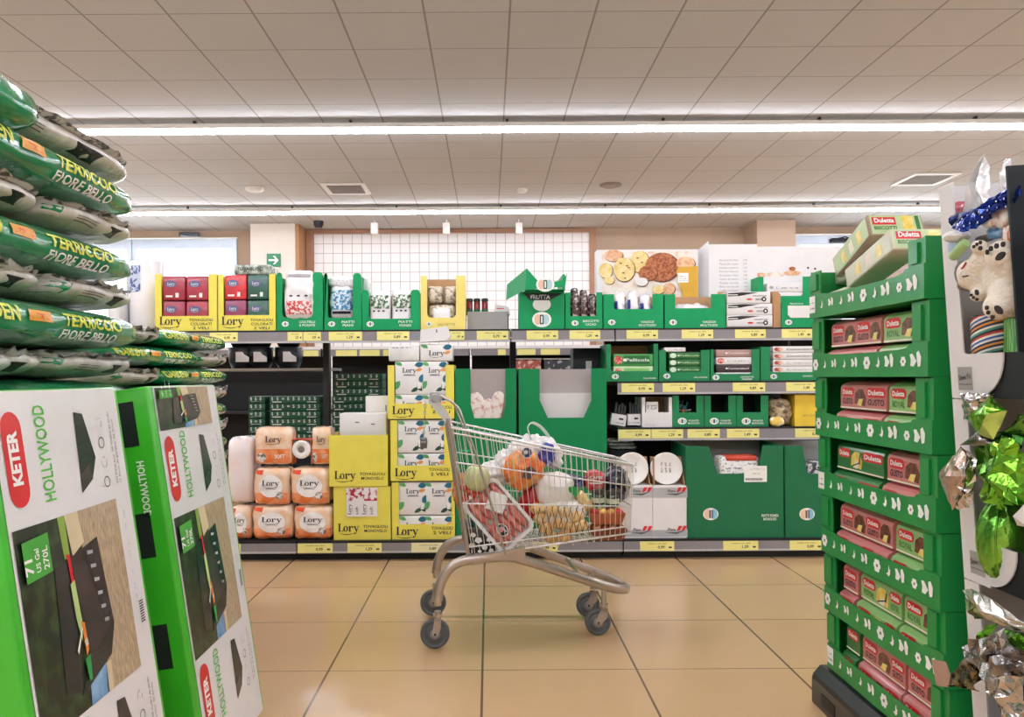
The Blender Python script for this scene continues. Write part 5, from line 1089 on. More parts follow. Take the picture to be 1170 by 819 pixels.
def biscuit(T, L, col, kind, label, grp, hh=.078, dd=.11):
    """loaf shaped box, long side towards -y of its frame; local x from 0..L"""
    loc = T.to_translation(); r = root('biscuit_pack', loc, label, 'biscuit pack', grp)
    prof = [(0, 0), (dd, 0), (dd, hh*.72)]+[(dd/2+dd/2*math.cos(t*PI/8), hh*.72+hh*.28*math.sin(t*PI/8)) for t in range(1, 8)]+[(0, hh*.72)]
    T0 = T @ Matrix(((0, 1, 0, 0), (1, 0, 0, 0), (0, 0, 1, 0), (0, 0, 0, 1)))
    q = MB(T0); q.prism([(a, b) for a, b in prof], 0, L, col); q.v = q.v
    part('pack_body', q, r); f = MB(T); y = -.0012
    f.rect(0.0, .001, L, .006, y, CREAMP)
    def cake(u, w):
        m1, m2 = (CHOC, CAKE) if kind == 'c' else (CAKE, CREAMP)
        f.poly([(u, y, hh*.2), (u+w*.9, y, hh*.12), (u+w, y, hh*.4), (u+w*.75, y, hh*.7), (u+w*.35, y, hh*.71), (u+w*.05, y, hh*.55)], m1)
        f.poly([(u+w*.2, y-.0005, hh*.14), (u+w*.6, y-.0005, hh*.12), (u+w*.75, y-.0005, hh*.38), (u+w*.4, y-.0005, hh*.36)], m2)
        if kind != 'c': f.poly([(u+w*.1, y-.001, hh*.16), (u+w*.7, y-.001, hh*.3), (u+w*.7, y-.001, hh*.35), (u+w*.1, y-.001, hh*.2)], BLK); f.poly([(u+w*.7, y-.001, hh*.3), (u+w*.78, y-.001, hh*.62), (u+w*.84, y-.001, hh*.6), (u+w*.8, y-.001, hh*.28)], BLK)
    def logo(u, w):
        f.poly([(p[0], y, p[1]) for p in arc(u+.012, hh*.6, .0145, 90, 270, 6)+arc(u+w-.012, hh*.6, .0145, -90, 90, 6)], RED); f.text('Duletta', u+.006, hh*.52, .015, y-.0006, WPRINT, .03, w=w-.012)
        f.text('GUSTO' if col is PINK else 'ROYAL', u+.004, hh*.17, .019, y, TXT if col is PINK else PDGR, .02, w=w-.01)
    if L > .12: logo(.012, .078); cake(.096, .075)
    else: logo(.01, L-.02)

    if L > .3: logo(.178, .078); cake(.26, .062)
    elif L > .23: logo(.176, L-.182)
    part('printed_front', f, r); return r
G_, P_, D_ = ('PGRN', 'c'), ('PINK', 'c'), ('PDGR', 'y')
lay = {1: ((.085, .325, P_), (.42, .22, G_)), 2: ((.13, .29, P_), (.43, .21, G_)), 3: ((.085, .30, D_), (.40, .23, P_)), 4: ((.085, .33, P_), (.43, .21, G_)), 5: ((.085, .10, P_), (.20, .24, ('PGRN', 'y')), (.45, .19, G_)), 6: ((.085, .09, D_), (.19, .25, P_), (.45, .19, P_))}
cols_ = dict(PINK=(PINK, 'pink'), PGRN=(PGRN, 'light green'), PDGR=(PDGR, 'dark green'))
for k, z in enumerate(TZ):
    x = XT(z+.05); T = FX(x, Y1, z)
    zt9 = z+.198 if k else z+.16
    r = root('display_tray', Vector((x+DX/2, (Y0+Y1)/2, z)), f'green card display tray with white butterflies, {tier[k]} of the tower', 'display tray', 'green display trays stacked in a tower')
    q = MB(T); t = .005; sag = .012
    bh = .082
    band = [(0, 0)]+[(Lw*i/10, -sag*math.sin(PI*i/10)*.0) for i in range(1, 10)]+[(Lw, 0), (Lw, bh+.008), (Lw-.02, bh+.01), (Lw-.09, bh+.004), (Lw-.1, bh-.004)]+[(Lw*i/10, bh-.006-sag*math.sin(PI*i/10)*.4) for i in range(8, 1, -1)]+[(.1, bh-.004), (0, bh)]
    q.prism(band, 0, t, TRG); part('front_band', q, r)
    q = MB(T); hh = zt9-z
    q.box((0, t, .0), (Lw, DX, t), TRG).box((0, DX-t, t), (Lw, DX, hh-.0 if k else hh*.9), TRG).box((0, t, t), (t, DX-t, hh), TRG).box((Lw-t, t, t), (Lw, DX-t, hh), TRG); part('tray_shell', q, r)
    for nm, a, b in (('near_post', Lw-.085, Lw), ('far_post', 0, .075)):
        q = MB(T); q.box((a+.001, .006, bh-.02), (b-.001, .011, hh-.002), TRG).box((a+.018 if a else .002, -.001, bh+.012), (b-.03 if a else b-.02, .006, hh-.012), TRG); part(nm, q, r)
    q = MB(T); zz = bh*.5
    pat = [(flower, .03, .02), (bird, .10, .018), (butterfly, .17, .016), (bird, .24, .018), (butterfly, .31, .018), (flower, .385, .02), (bird, .45, .02), (butterfly, .515, .022), (flower, .585, .014), (butterfly, .65, .024)]
    for fn, u, s in pat:
        if u < .05 and k in (0, 3, 6): q.rect(.004, .018, .05, .075, -.0015, WPRINT); q.rect(.01, .05, .04, .054, -.002, GREYP); q.rect(.01, .03, .045, .036, -.002, GREYP); continue
        fn(q, u, zz, s*1.5)
    part('butterfly_print', q, r)
    if k in lay:
        n_ = len(lay[k]); wh = ['far', 'near'] if n_ == 2 else ['far', 'middle', 'near']
        for j, lv in enumerate(('lower', 'upper')):
            for e, (u0, L, (cn, kd)) in enumerate(lay[k]):
                c, cname = cols_[cn]; Tb = FX(XT(z+.1)+.016+.012*j+.003*e, Y1-u0-.008*j, z+.0055+.0925*j)
                biscuit(Tb, L, c, kd, f'{cname} biscuit box, {wh[e]} {lv} one in the {tier[k]} tray of the tower', 'biscuit boxes in the tray tower', hh=.09)
# short green end boxes beside the pink ones (their label turned to the aisle)
# topmost tray: boxes standing on end and leaning
def tilt_box(name, a, size, rot, m, label, logo=True, m2=None):
    """carton at a (centre), size (along y, along x, height)"""
    T = Matrix.Translation(a) @ rot; r = root('biscuit_pack', Vector(a), label, 'biscuit pack', 'boxes leaning in the topmost tray')
    l, d, h = size; q = MB(T); q.rbox((-l/2, -d/2, -h/2), (l/2, d/2, h/2), m, .004); part('pack_body', q, r); f = MB(T)
    # end face looking at the viewer = +x side of the frame
    Te = Matrix(((0, 1, 0, 0), (-1, 0, 0, 0), (0, 0, 1, 0), (0, 0, 0, 1)))
    f.rect(-l*.46, -h*.40, l*.46, h*.30, -d/2-.001, m2 or m)
    if logo:
        c = -l*.2; f.poly([(p[0], -d/2-.002, p[1]) for p in arc(c-.03, h*.1, .014, 90, 270, 6)+arc(c+.03, h*.1, .014, -90, 90, 6)], RED); f.text('Duletta', c-.035, h*.1-.006, .013, -d/2-.0026, WPRINT, .03, w=.07)
    part('printed_front', f, r); return r
zt0 = TZ[0]
Mx = Matrix(((0, 1, 0, 0), (-1, 0, 0, 0), (0, 0, 1, 0), (0, 0, 0, 1))).to_4x4()
R = lambda ang: Mx @ Matrix.Rotation(math.radians(ang), 4, 'Y')
LG = mat('pale green box card', 'b9cf9a', .4, coat=.3, var=.04); LC = mat('cream green box card', 'd8d8bd', .4, coat=.3, var=.04); PK2 = mat('pale pink box card', 'dca6a0', .4, coat=.3, var=.04); TAUPE = mat('taupe box side', 'a3907c', .5, var=.04)
# long boxes leaning towards the viewer, upper end nearest
def lean(yb, yt, xb, zb, zt, w, t, ms, mt, me, label, txt=True):
    """slab whose long axis runs from (yb, zb) up to (yt, zt); w across x, t thickness"""
    a = Vector((0, yb, zb)); b = Vector((0, yt, zt)); d = (b-a); L = d.length; d.normalize(); up = Vector((1, 0, 0)).cross(d)
    if up.z < 0: up = -up
    X = Vector((1, 0, 0)); M = Matrix((( d.x, X.x, up.x, xb), (d.y, X.y, up.y, yb), (d.z, X.z, up.z, zb), (0, 0, 0, 1)))
    r = root('biscuit_pack', Vector((xb+w/2, (yb+yt)/2, min(zb, zt))), label, 'biscuit pack', 'boxes leaning in the topmost tray')
    q = MB(M); q.rbox((0, 0, 0), (L, w, t), ms, .004); part('pack_body', q, r)
    f = MB(M)
    f.add([(L+.001, .006, .004), (L+.001, w-.006, .004), (L+.001, w-.006, t-.004), (L+.001, .006, t-.004)], [(0, 1, 2, 3)], me)
    def fr(u0, u1, v0, v1, off, m): f.add([(L+off, u0, v0), (L+off, u1, v0), (L+off, u1, v1), (L+off, u0, v1)], [(0, 1, 2, 3)], m)
    if txt:
        fr(.012, .085, t*.5, t*.86, .0016, RED); vs, fs, tw = glyphs('Duletta', .03); k = .062/tw; f.add([(L+.0022, .018+p[0]*k, t*.6+p[1]*k*1.1) for p in vs], fs, WPRINT)
        vs, fs, tw = glyphs('BISCOTTI', .03); k = .07/tw; f.add([(L+.0022, .014+p[0]*k, t*.26+p[1]*k) for p in vs], fs, PDGR)
        fr(w*.62, w*.82, .006, t-.006, .0016, CAKE); fr(w*.86, w*.93, .006, t-.006, .0016, PDGR)
    f.add([(.01, -.001, .005), (L-.01, -.001, .005), (L-.01, -.001, t-.005), (.01, -.001, t-.005)], [(0, 1, 2, 3)], mt)
    for i in range(3): f.add([(L*(.25+.22*i), -.0016, t*.2), (L*(.37+.22*i), -.0016, t*.2), (L*(.34+.22*i), -.0016, t*.8), (L*(.25+.22*i), -.0016, t*.7)], [(0, 1, 2, 3)], CAKE if i % 2 == 0 else CREAMP)
    part('printed_faces', f, r)
lean(2.61, 2.37, 1.18, zt0+.135, zt0+.235, .17, .075, TAUPE, LG, LG, 'tall leaning biscuit box with pale green end, left of two in the topmost tray')
lean(2.50, 2.21, 1.165, zt0+.085, zt0+.165, .17, .065, LC, LC, LG, 'leaning biscuit box with pale green end, right of two in the topmost tray')
lean(2.22, 1.99, 1.15, zt0+.03, zt0+.085, .15, .055, PK2, PK2, PK2, 'pale pink box low at the near end of the topmost tray', False)
lean(2.62, 2.48, 1.15, zt0+.012, zt0+.02, .16, .07, LC, CREAMP, LC, 'small cream box with a fruit picture at the far end of the topmost tray', False)
lean(2.66, 2.36, 1.2, zt0+.115, zt0+.155, .18, .05, LC, LC, LC, 'pale box lying across the far end of the topmost tray', False)
lean(2.13, 1.98, 1.36, zt0+.11, zt0+.16, .15, .06, CAKE, CAKE, CAKE, 'yellow box at the back of the topmost tray', False)
# black base
q = MB(); x0 = XT(.1)-.045
q.prism([(x0, 0), (x0+DX+.06, 0), (x0+DX+.06, .128), (x0+.03, .128), (x0+.005, .10), (x0, .085)], Y0-.02, Y1+.03, PLATB)
for yy in (Y0+.05, Y0+.3, Y0+.55): q.box((x0-.002, yy, .02), (x0+.001, yy+.1, .06), BLK)
single('pallet_base', q, 'black plastic base under the green tray tower', 'base')
# ------------------------------------------------------------------ white toy and egg display
WCARD = mat('white display card', 'dcd9d8', .5, var=.02); GSIGN = mat('grey sign card', '9c9a96', .5)
def XW(z): return 1.2-.06*z
YA, YZ = 1.22, 1.885; L2 = YZ-YA
rd = root('cardboard_display', Vector((1.4, (YA+YZ)/2, 0)), 'white and navy cardboard display of plush toys and foil eggs at the right edge', 'display stand')
TH = math.atan(.06); M = Matrix.Translation((1.2, YZ, 0)) @ Matrix.Rotation(-TH, 4, 'Y') @ Matrix(((0, 1, 0, 0), (-1, 0, 0, 0), (0, 0, 1, 0), (0, 0, 0, 1)))
# frame: x from the far edge towards the viewer, y into the display, z up
def wing(z0, z1, name, top=False):
    q = MB(M); b = .055
    lipz = z0+.105; hz = z1
    pts = [(0, z0), (.10, z0)]+arc(.095, z0+.105, .10, -88, 0, 8)+[(.195, lipz), (b+.012, lipz)]+arc(b+.012, lipz+.012, .012, -90, -180, 3)+[(b, hz), (0, hz)]
    q.prism(pts, 0, .004, WCARD); part(name, q, rd)
    q = MB(M); q.box((.02, .006, z0+.002), (L2, .012, lipz), NAVY); part('front_lip', q, rd)
    q = MB(M); q.box((.02, .012, z0+.002), (L2, .40, z0+.010), NAVY); part('shelf', q, rd)
    s = MB(M); s.poly([(p[0], -.001, p[1]) for p in ((.03, z0+.02), (.085, z0+.02), (.085, z0+.075), (.03, z0+.075))], GSIGN)
    s.text('Slowe Più', .034, z0+.042, .014, -.0016, BLK, .01, w=.046, rot=.12); s.rect(.032, z0+.033, .083, z0+.0345, -.0016, BLK); part('sign_card', s, rd)
wing(1.085, 1.60, 'white_wing'); wing(.645, 1.082, 'white_wing'); wing(.205, .642, 'white_wing')
q = MB(M); q.box((.0, .405, 0), (L2, .412, 1.60), NAVY).box((0.001, .006, 0), (.006, .405, 1.60), WCARD).box((L2-.006, .014, 0), (L2, .405, 1.60), NAVY).box((.006, .0, 0), (L2, .012, .203), WCARD); part('shell', q, rd)
q = MB(M); q.box((.245, -.002, 1.19), (.251, .40, 1.585), NAVY); part('divider', q, rd)
# foil, fabric
FOILS = mat('silver foil', 'd4d2d0', .13, 1, bump=.5, bscale=22, hex2='b4aca6', scale=9); FOILG = mat('green foil', '7fc23a', .14, .85, bump=.5, bscale=18, hex2='4f9a2a', scale=9); FOILB = mat('blue star foil', '1b3fae', .16, .7, bump=.4, bscale=18, hex2='14245e', scale=8); CLEARF = mat('shiny clear wrap', 'efeff2', .16, .25, bump=.5, bscale=16, coat=1)
def crumple(q, c, size, m, seed, N=6, amp=.03, T=None, tilt=(0, 0, 0)):
    from mathutils import Euler
    R_ = Matrix.Translation(c) @ Euler(tilt).to_matrix().to_4x4()
    b = MB(); b.blob((0, 0, 0), size, m, 2.2, 2.0, N, 0)
    rnd = random.Random(seed); V = [v*(1+rnd.uniform(-.22, .22)) for v in b.v]
    q.add(V, b.f, m, False, R_); return q
def fan(q, c, r, h, m, seed, axis=(0, 0, 1), n=12, open_=1.0):
    """gathered foil collar: pleated cone"""
    rnd = random.Random(seed); ax = Vector(axis).normalized(); u = ax.orthogonal().normalized(); w = ax.cross(u); c = Vector(c)
    P = []; Q = []
    for i in range(n*2):
        t = PI*i/n; k = 1 if i % 2 else .72; rr_ = r*k*(1+rnd.uniform(-.15, .15))*open_
        P.append(c+(u*math.cos(t)+w*math.sin(t))*r*.16); Q.append(c+ax*h*(1+rnd.uniform(-.2, .25))+(u*math.cos(t)+w*math.sin(t))*rr_)
    N2 = n*2; q.add(P+Q, [(i, (i+1) % N2, (i+1) % N2+N2, i+N2) for i in range(N2)], m); 
    q.add([p*1.0+Vector((.0015, .0015, 0)) for p in P+Q], [(i+N2, (i+1) % N2+N2, (i+1) % N2, i) for i in range(N2)], m); return q
def Wp(px, py, y): return W(px, py, y)
def foil_egg(px, py, y, size, m, label, seed, collar=None, ax=(0, 0, 1), base=None, grp='foil wrapped eggs'):
    c = W(px, py, y); zb = c.z-size[2]/2
    r = root('foil_egg', Vector((c.x, c.y, zb)), label, 'foil wrapped egg', grp)
    q = MB(); q.blob(c, size, m, 2.1, 2.1, 12, .006, 30, seed); part('wrapped_egg', q, r)
    if collar:
        f = MB(); fan(f, c+Vector(ax)*size[2]*.42, collar, collar*1.3, m, seed+1, ax); part('foil_collar', f, r)
    return r
def patch(q, pts, m, seed, amp=.006, cut=3, flat=True):
    """creased foil sheet through the given points (fan about their middle), with a back face"""
    rnd = random.Random(seed); P = [Vector(p) for p in pts]; c = sum(P, Vector())/len(P); bm = bmesh.new()
    vc = bm.verts.new(c+Vector((-.02, 0, 0))); vs = [bm.verts.new(p) for p in P]
    for i in range(len(P)): bm.faces.new([vc, vs[i], vs[(i+1) % len(P)]])
    for _ in range(cut-1):
        bmesh.ops.subdivide_edges(bm, edges=bm.edges[:], cuts=1); bmesh.ops.triangulate(bm, faces=bm.faces[:])
        for v in bm.verts: v.co += Vector((rnd.uniform(-1, 1)*amp, rnd.uniform(-1, 1)*amp*.6, rnd.uniform(-1, 1)*amp*.6))
    bm.verts.index_update(); V = [v.co.copy() for v in bm.verts]; Fs = [tuple(v.index for v in f.verts) for f in bm.faces]; bm.free()
    q.add(V, Fs, m, not flat); q.add([v+Vector((.0012, 0, 0)) for v in V], [f[::-1] for f in Fs], m, not flat); return q
def PX(px, py, X):
    y = X*F/(px-CX); return W(px, py, y)
# --- plush polar bear hanging head down over the edge of the top compartment
FUR = mat('cream plush fur', 'efe6d6', .9, bump=.7, bscale=130, var=.08, scale=30); FURG = mat('grey plush fur', '8d8884', .9, bump=.8, bscale=120, var=.2, scale=30); PAW = mat('dark brown felt', '2a1d1b', .8); PAWW = mat('white plush paw', 'ece9e4', .9, bump=.4, bscale=140)
XB = 1.125
bc = PX(1146, 318, XB+.02)
bear = root('plush_polar_bear', Vector((bc.x, bc.y, 1.19)), 'cream plush polar bear tumbling head first out of the white display', 'plush toy')
def ellp(q, px, py, X, r, m, N=8): q.blob(PX(px, py, X), (2*r[0], 2*r[1], 2*r[2]), m, 2, 2, N, 0)
q = MB()
for px, py, X, r in ((1150, 318, 1.155, (.05, .045, .058)), (1146, 292, 1.125, (.035, .035, .034)), (1160, 300, 1.15, (.04, .04, .045)), (1141, 350, 1.12, (.03, .032, .030)), (1152, 340, 1.14, (.04, .04, .045)), (1122, 300, 1.12, (.03, .024, .026)), (1112, 312, 1.115, (.036, .028, .034)), (1108, 320, 1.11, (.026, .018, .022)), (1122, 330, 1.13, (.024, .02, .026)), (1117, 337, 1.11, (.016, .017, .016)), (1119, 282, 1.10, (.018, .016, .016)), (1128, 292, 1.13, (.03, .03, .03))):
    ellp(q, px, py, X, r, FUR)
body = part('bear_body', q, bear)
rm = body.modifiers.new('r', 'REMESH'); rm.mode = 'VOXEL'; rm.voxel_size = .004; rm.use_smooth_shade = True
sm_ = body.modifiers.new('s', 'SMOOTH'); sm_.iterations = 4
q = MB()
for px, py, X, r in ((1100, 312, 1.12, (.02, .010, .030)), (1106, 326, 1.13, (.024, .02, .014)), (1126, 314, 1.135, (.024, .006, .026)), (1127, 272, 1.15, (.02, .03, .008))): ellp(q, px, py, X, r, FURG)
g_ = part('grey_scarf', q, bear); rm = g_.modifiers.new('r', 'REMESH'); rm.mode = 'VOXEL'; rm.voxel_size = .004; rm.use_smooth_shade = True
def pad(name, pads, X):
    q = MB()
    for px, py, a, b, rot in pads:
        c = PX(px, py, X); n = 12; P = []
        for i in range(n):
            t = 2*PI*i/n; u, v = a*math.cos(t), b*math.sin(t); cu, su = math.cos(rot), math.sin(rot); uu, vv = u*cu-v*su, u*su+v*cu
            P.append((c.x, c.y-uu, c.z+vv))
        s_ = .0019; P = [Vector((c.x, c.y-(p[1]-c.y)*-s_*1.0, c.z+(p[2]-c.z)*s_)) for p in P]
        Q = [p+Vector((-.0035, 0, 0)) for p in P]; m_ = len(P)
        q.add(P+Q, [tuple(range(2*m_-1, m_-1, -1))]+[(i, (i+1) % m_, (i+1) % m_+m_, i+m_) for i in range(m_)], PAW)
    part(name, q, bear)
pad('upper_foot_pads', ((1144, 292.6, 8, 4, .3), (1129, 288, 2.4, 3, 0), (1133, 284, 2.8, 3, 0), (1139.5, 281, 3, 3, 0), (1147, 279, 3, 3, 0)), 1.087)
pad('lower_foot_pads', ((1142, 354, 7.5, 4, -.6), (1128.5, 351.6, 2.5, 2.6, 0), (1130, 357, 2.5, 2.4, 0), (1135, 362, 3, 2.4, 0)), 1.087)
pad('upper_paw_pads', ((1121, 283.5, 3, 2.6, 0), (1113.5, 281.6, 1.6, 2, 0), (1117, 279, 1.6, 2, 0), (1121, 277, 2, 2.2, 0)), 1.082)
pad('lower_paw_pads', ((1117, 334, 2.6, 3.6, .5), (1110.5, 337, 1.7, 1.7, 0), (1113, 340, 1.9, 1.8, 0), (1117, 342, 2, 1.8, 0)), 1.094)
q = MB(); c = PX(1099, 306, 1.1); q.tube([PX(1095, 309, 1.088), PX(1100, 306, 1.083), PX(1104, 300, 1.083)], .0022, mat('red stitch', 'b0342c', .6), 6).tube([PX(1096, 313, 1.088), PX(1101, 316, 1.084), PX(1106, 315, 1.083)], .0018, BLK, 6); part('stitched_mouth', q, bear)
q = MB(); ellp(q, 1093, 270, 1.10, (.03, .028, .014), mat('white fluffy hat rim', 'eeeceb', .9, bump=.8, bscale=90)); ellp(q, 1090, 282, 1.10, (.012, .016, .022), mat('pale blue felt', 'a9bcd6', .8)); q.tube([PX(1089, 293, 1.09), PX(1097, 284, 1.085), PX(1104, 277, 1.088)], .011, mat('pale green felt', 'a9cc8a', .8), 10); part('felt_hat', q, bear)
# --- striped basket below the bear, green grass pack
STR = mat('striped basket weave', '27406a', .6)
def stripes(name):
    m = bpy.data.materials.new(name); m.use_nodes = True; N = m.node_tree.nodes; L = m.node_tree.links; b = N['Principled BSDF']; b.inputs['Roughness'].default_value = .7
    tc = N.new('ShaderNodeTexCoord'); sp = N.new('ShaderNodeSeparateXYZ'); L.new(tc.outputs['Object'], sp.inputs[0])
    ad = N.new('ShaderNodeMath'); ad.operation = 'MULTIPLY_ADD'; ad.inputs[1].default_value = .35; L.new(sp.outputs['Y'], ad.inputs[0]); L.new(sp.outputs['Z'], ad.inputs[2])
    mu = N.new('ShaderNodeMath'); mu.operation = 'MULTIPLY'; mu.inputs[1].default_value = 20; L.new(ad.outputs[0], mu.inputs[0]); fr = N.new('ShaderNodeMath'); fr.operation = 'FRACT'; L.new(mu.outputs[0], fr.inputs[0])
    r_ = N.new('ShaderNodeValToRGB'); r_.color_ramp.interpolation = 'CONSTANT'; cs = ['1f2a44', 'd9d4c8', '2f5fa8', 'e8e4da', 'c23a2c', '2b2b30', '3f8f7a', 'e2ded2', '27303e', 'd98a3a']
    el = r_.color_ramp.elements; el[0].color = rgb(cs[0]); el[1].position = .1; el[1].color = rgb(cs[1])
    for i in range(2, 10): e_ = el.new(i*.1); e_.color = rgb(cs[i])
    L.new(fr.outputs[0], r_.inputs['Fac']); L.new(r_.outputs['Color'], b.inputs['Base Color']); return m
SB = stripes('coloured stripes')
c = PX(1142, 392, 1.195); zs_ = 1.098
r = root('striped_basket', Vector((c.x, c.y, zs_)), 'round basket with coloured stripes under the plush bear', 'basket')
part('basket_body', MB().lathe([(.03, 0), (.045, .01), (.056, .06), (.059, .175), (.053, .18), (.05, .07), (.03, .015)], SB, 24, T=Matrix.Translation((c.x, c.y, zs_))), r)
part('basket_filling', MB().blob((c.x, c.y, zs_+.15), (.09, .09, .06), mat('green shredded paper', '4f9f3a', .6, hex2='9ed07a', scale=60, bump=.8, bscale=80), 2.2, 2.2, 8, .006, 60, 3), r)
c = PX(1168, 388, 1.20); q = MB(); q.rbox((c.x-.03, c.y-.05, 1.098), (c.x+.05, c.y+.03, c.z+.05), mat('green striped pack', '2f8f3a', .4, hex2='8fd06a', scale=20, stretch=(1, 20, 1), contrast=(.45, .55)), .008)
goods('gift_pack', q, 'green striped pack right of the striped basket', 'pack')
# --- blue star foil, silver ears, small packs above the bear
def foilthing(name, label, polys, cat='foil wrap', grp=None):
    q = MB(); 
    for pts, m, seed, amp in polys: patch(q, [PX(*p) for p in pts], m, seed, amp)
    b = q.base(); r = root(name, b, label, cat, grp); part('foil_sheet', q, r); return r, q
r, q = foilthing('star_foil', 'dark blue star printed foil ribbon above the plush bear', [([(1086, 262, 1.10), (1088, 246, 1.11), (1104, 240, 1.12), (1120, 238, 1.11), (1133, 224, 1.12), (1150, 217, 1.12), (1166, 209, 1.13), (1167, 220, 1.12), (1155, 234, 1.11), (1140, 238, 1.10), (1128, 252, 1.10), (1112, 262, 1.09), (1098, 265, 1.09)], FOILB, 5, .0045)])
st = MB(); rnd = random.Random(4); tr = q.bvh()
for px, py in ((1094, 256), (1099, 250), (1105, 246), (1112, 244), (1101, 258), (1118, 242), (1122, 248), (1128, 240), (1138, 230), (1147, 227), (1139, 237), (1149, 236), (1130, 236), (1108, 255), (1117, 254), (1096, 262)):
    p = PX(px, py, 1.0); d = (PX(px, py, 1.2)-p).normalized(); h = tr.ray_cast(p, d)
    if h[0]: c_ = h[0]-d*.002; st.add([(c_.x, c_.y-.003*math.sin(k*PI/4)*(1 if k % 2 else .5), c_.z+.003*math.cos(k*PI/4)*(1 if k % 2 else .5)) for k in range(8)], [tuple(range(8))], WPRINT)
part('star_print', st, r)
for i, (px, py) in enumerate(((1100, 260), (1140, 248))):
    pass
foilthing('silver_foil_ear', 'tall pointed silver foil ear, left of two at the top of the display', [([(1101, 243, 1.13), (1106, 222, 1.14), (1112, 200, 1.14), (1121, 180, 1.15), (1125, 176, 1.15), (1119, 205, 1.16), (1116, 240, 1.14)], mat('bright silver foil', 'efeeee', .3, .3, bump=.3, coat=.6), 2, .0015), ([(1116, 240, 1.14), (1119, 205, 1.16), (1125, 176, 1.15), (1129, 190, 1.15), (1132, 224, 1.15), (1126, 236, 1.14)], CLEARF, 3, .002)], grp='silver foil ears')
foilthing('silver_foil_ear', 'smaller silver foil ear, right of two at the top of the display', [([(1143, 220, 1.15), (1147, 190, 1.16), (1149, 181, 1.16), (1153, 181, 1.16), (1155, 200, 1.16), (1163, 211, 1.15), (1154, 218, 1.14)], CLEARF, 6, .002)], grp='silver foil ears')
def minipack(px, py, X, size, m, label, seed):
    c = PX(px, py, X); q = MB().blob(c, size, m, 4, 3, 8, .004, 30, seed); single('sweet_pack', q, label, 'sweets pack')
SWT = mat('sweet wrapper', 'e9e4e0', .25, coat=.7, hex2='c84a3a', scale=28, contrast=(.5, .62), bump=.3); SWM = mat('orange striped wrapper', 'efe6da', .25, coat=.7, hex2='d9622a', scale=24, stretch=(1, 3, .6), contrast=(.45, .52))
minipack(1096, 240, 1.15, (.05, .04, .04), mat('pink sweet wrapper', 'c9606a', .25, coat=.7, hex2='efe0de', scale=30, contrast=(.45, .6)), 'small pink wrapped pack behind the blue star foil', 1)
minipack(1134, 251, 1.12, (.03, .04, .035), SWT, 'white sweet pack with red patches above the bear foot', 2)
minipack(1147, 248, 1.13, (.03, .05, .05), SWT, 'larger white and red sweet pack beside the blue star foil', 3)
minipack(1157, 268, 1.14, (.03, .03, .045), SWM, 'orange and white striped sweet pack right of the bear foot', 4)
minipack(1142, 265, 1.14, (.03, .06, .03), mat('blue sweet wrapper', '2f77b8', .25, coat=.7, hex2='a9d0e8', scale=30), 'small blue sweet pack just above the bear foot', 5)
# inner fill so that the goods rest on something
q = MB(M); q.rbox((.012, .05, 1.098), (.24, .38, 1.20), NAVY, .01).rbox((.02, .10, 1.20), (.235, .38, 1.40), mat('dark inner box', '0b1014', .6), .01)
single('inner_box', q, 'dark inner boxes at the back of the top display compartment', 'box')
# --- second compartment: green and silver foil
foilthing('silver_foil_wrap', 'flat silver foil flap at the top of the middle compartment', [([(1097, 450, 1.125), (1117, 449, 1.12), (1134, 450, 1.12), (1128, 462, 1.12), (1120, 476, 1.12), (1099, 478, 1.13)], FOILS, 11, .004)])
foilthing('green_foil_wrap', 'pale green foil folded to a point in the middle compartment', [([(1131, 452, 1.12), (1151, 469, 1.12), (1127, 473, 1.085)], FOILG, 12, .0015), ([(1127, 473, 1.085), (1151, 469, 1.12), (1135, 502, 1.11), (1118, 496, 1.10)], mat('pale green foil', 'c2e07a', .14, .6, bump=.2), 13, .001), ([(1131, 452, 1.12), (1127, 473, 1.085), (1118, 496, 1.10), (1104, 477, 1.13)], FOILG, 14, .002)])
foilthing('grey_foil_wrap', 'dull grey foil fan below the green point', [([(1097, 508, 1.11), (1112, 496, 1.115), (1120, 493, 1.115), (1134, 502, 1.12), (1140, 509, 1.12)], mat('dull grey foil', '8e8c86', .25, .9, bump=.2), 15, .0015)])
foilthing('silver_foil_wrap', 'diamond shaped silver foil hanging out over the white card edge', [([(1072, 541, 1.085), (1085, 526, 1.085), (1098, 510, 1.09), (1104, 520, 1.07), (1103, 545, 1.06), (1099, 565, 1.075), (1088, 583, 1.085), (1080, 560, 1.085)], mat('pinkish silver foil', 'd8b8a8', .2, .8, bump=.3, hex2='b8a49c'), 16, .002), ([(1098, 510, 1.09), (1114, 524, 1.10), (1113, 560, 1.10), (1108, 580, 1.10), (1088, 583, 1.085), (1099, 565, 1.075), (1103, 545, 1.06), (1104, 520, 1.07)], FOILS, 17, .005)])
c0 = PX(1146, 535, 1.165)
foilthing('green_foil_wrap', 'large gathered green foil collar in the middle compartment', [([(1118, 512, 1.13), (1135, 505, 1.12), (1160, 500, 1.13), (1172, 520, 1.14), (1172, 575, 1.13), (1155, 573, 1.11), (1143, 583, 1.12), (1128, 574, 1.11), (1120, 552, 1.12)], FOILG, 18, .0075), ([(1124, 505, 1.14), (1150, 490, 1.15), (1172, 470, 1.15), (1172, 510, 1.15), (1150, 520, 1.15)], mat('deep green foil', '2f6f2a', .15, .8, bump=.5, hex2='7fae3a'), 19, .008)])
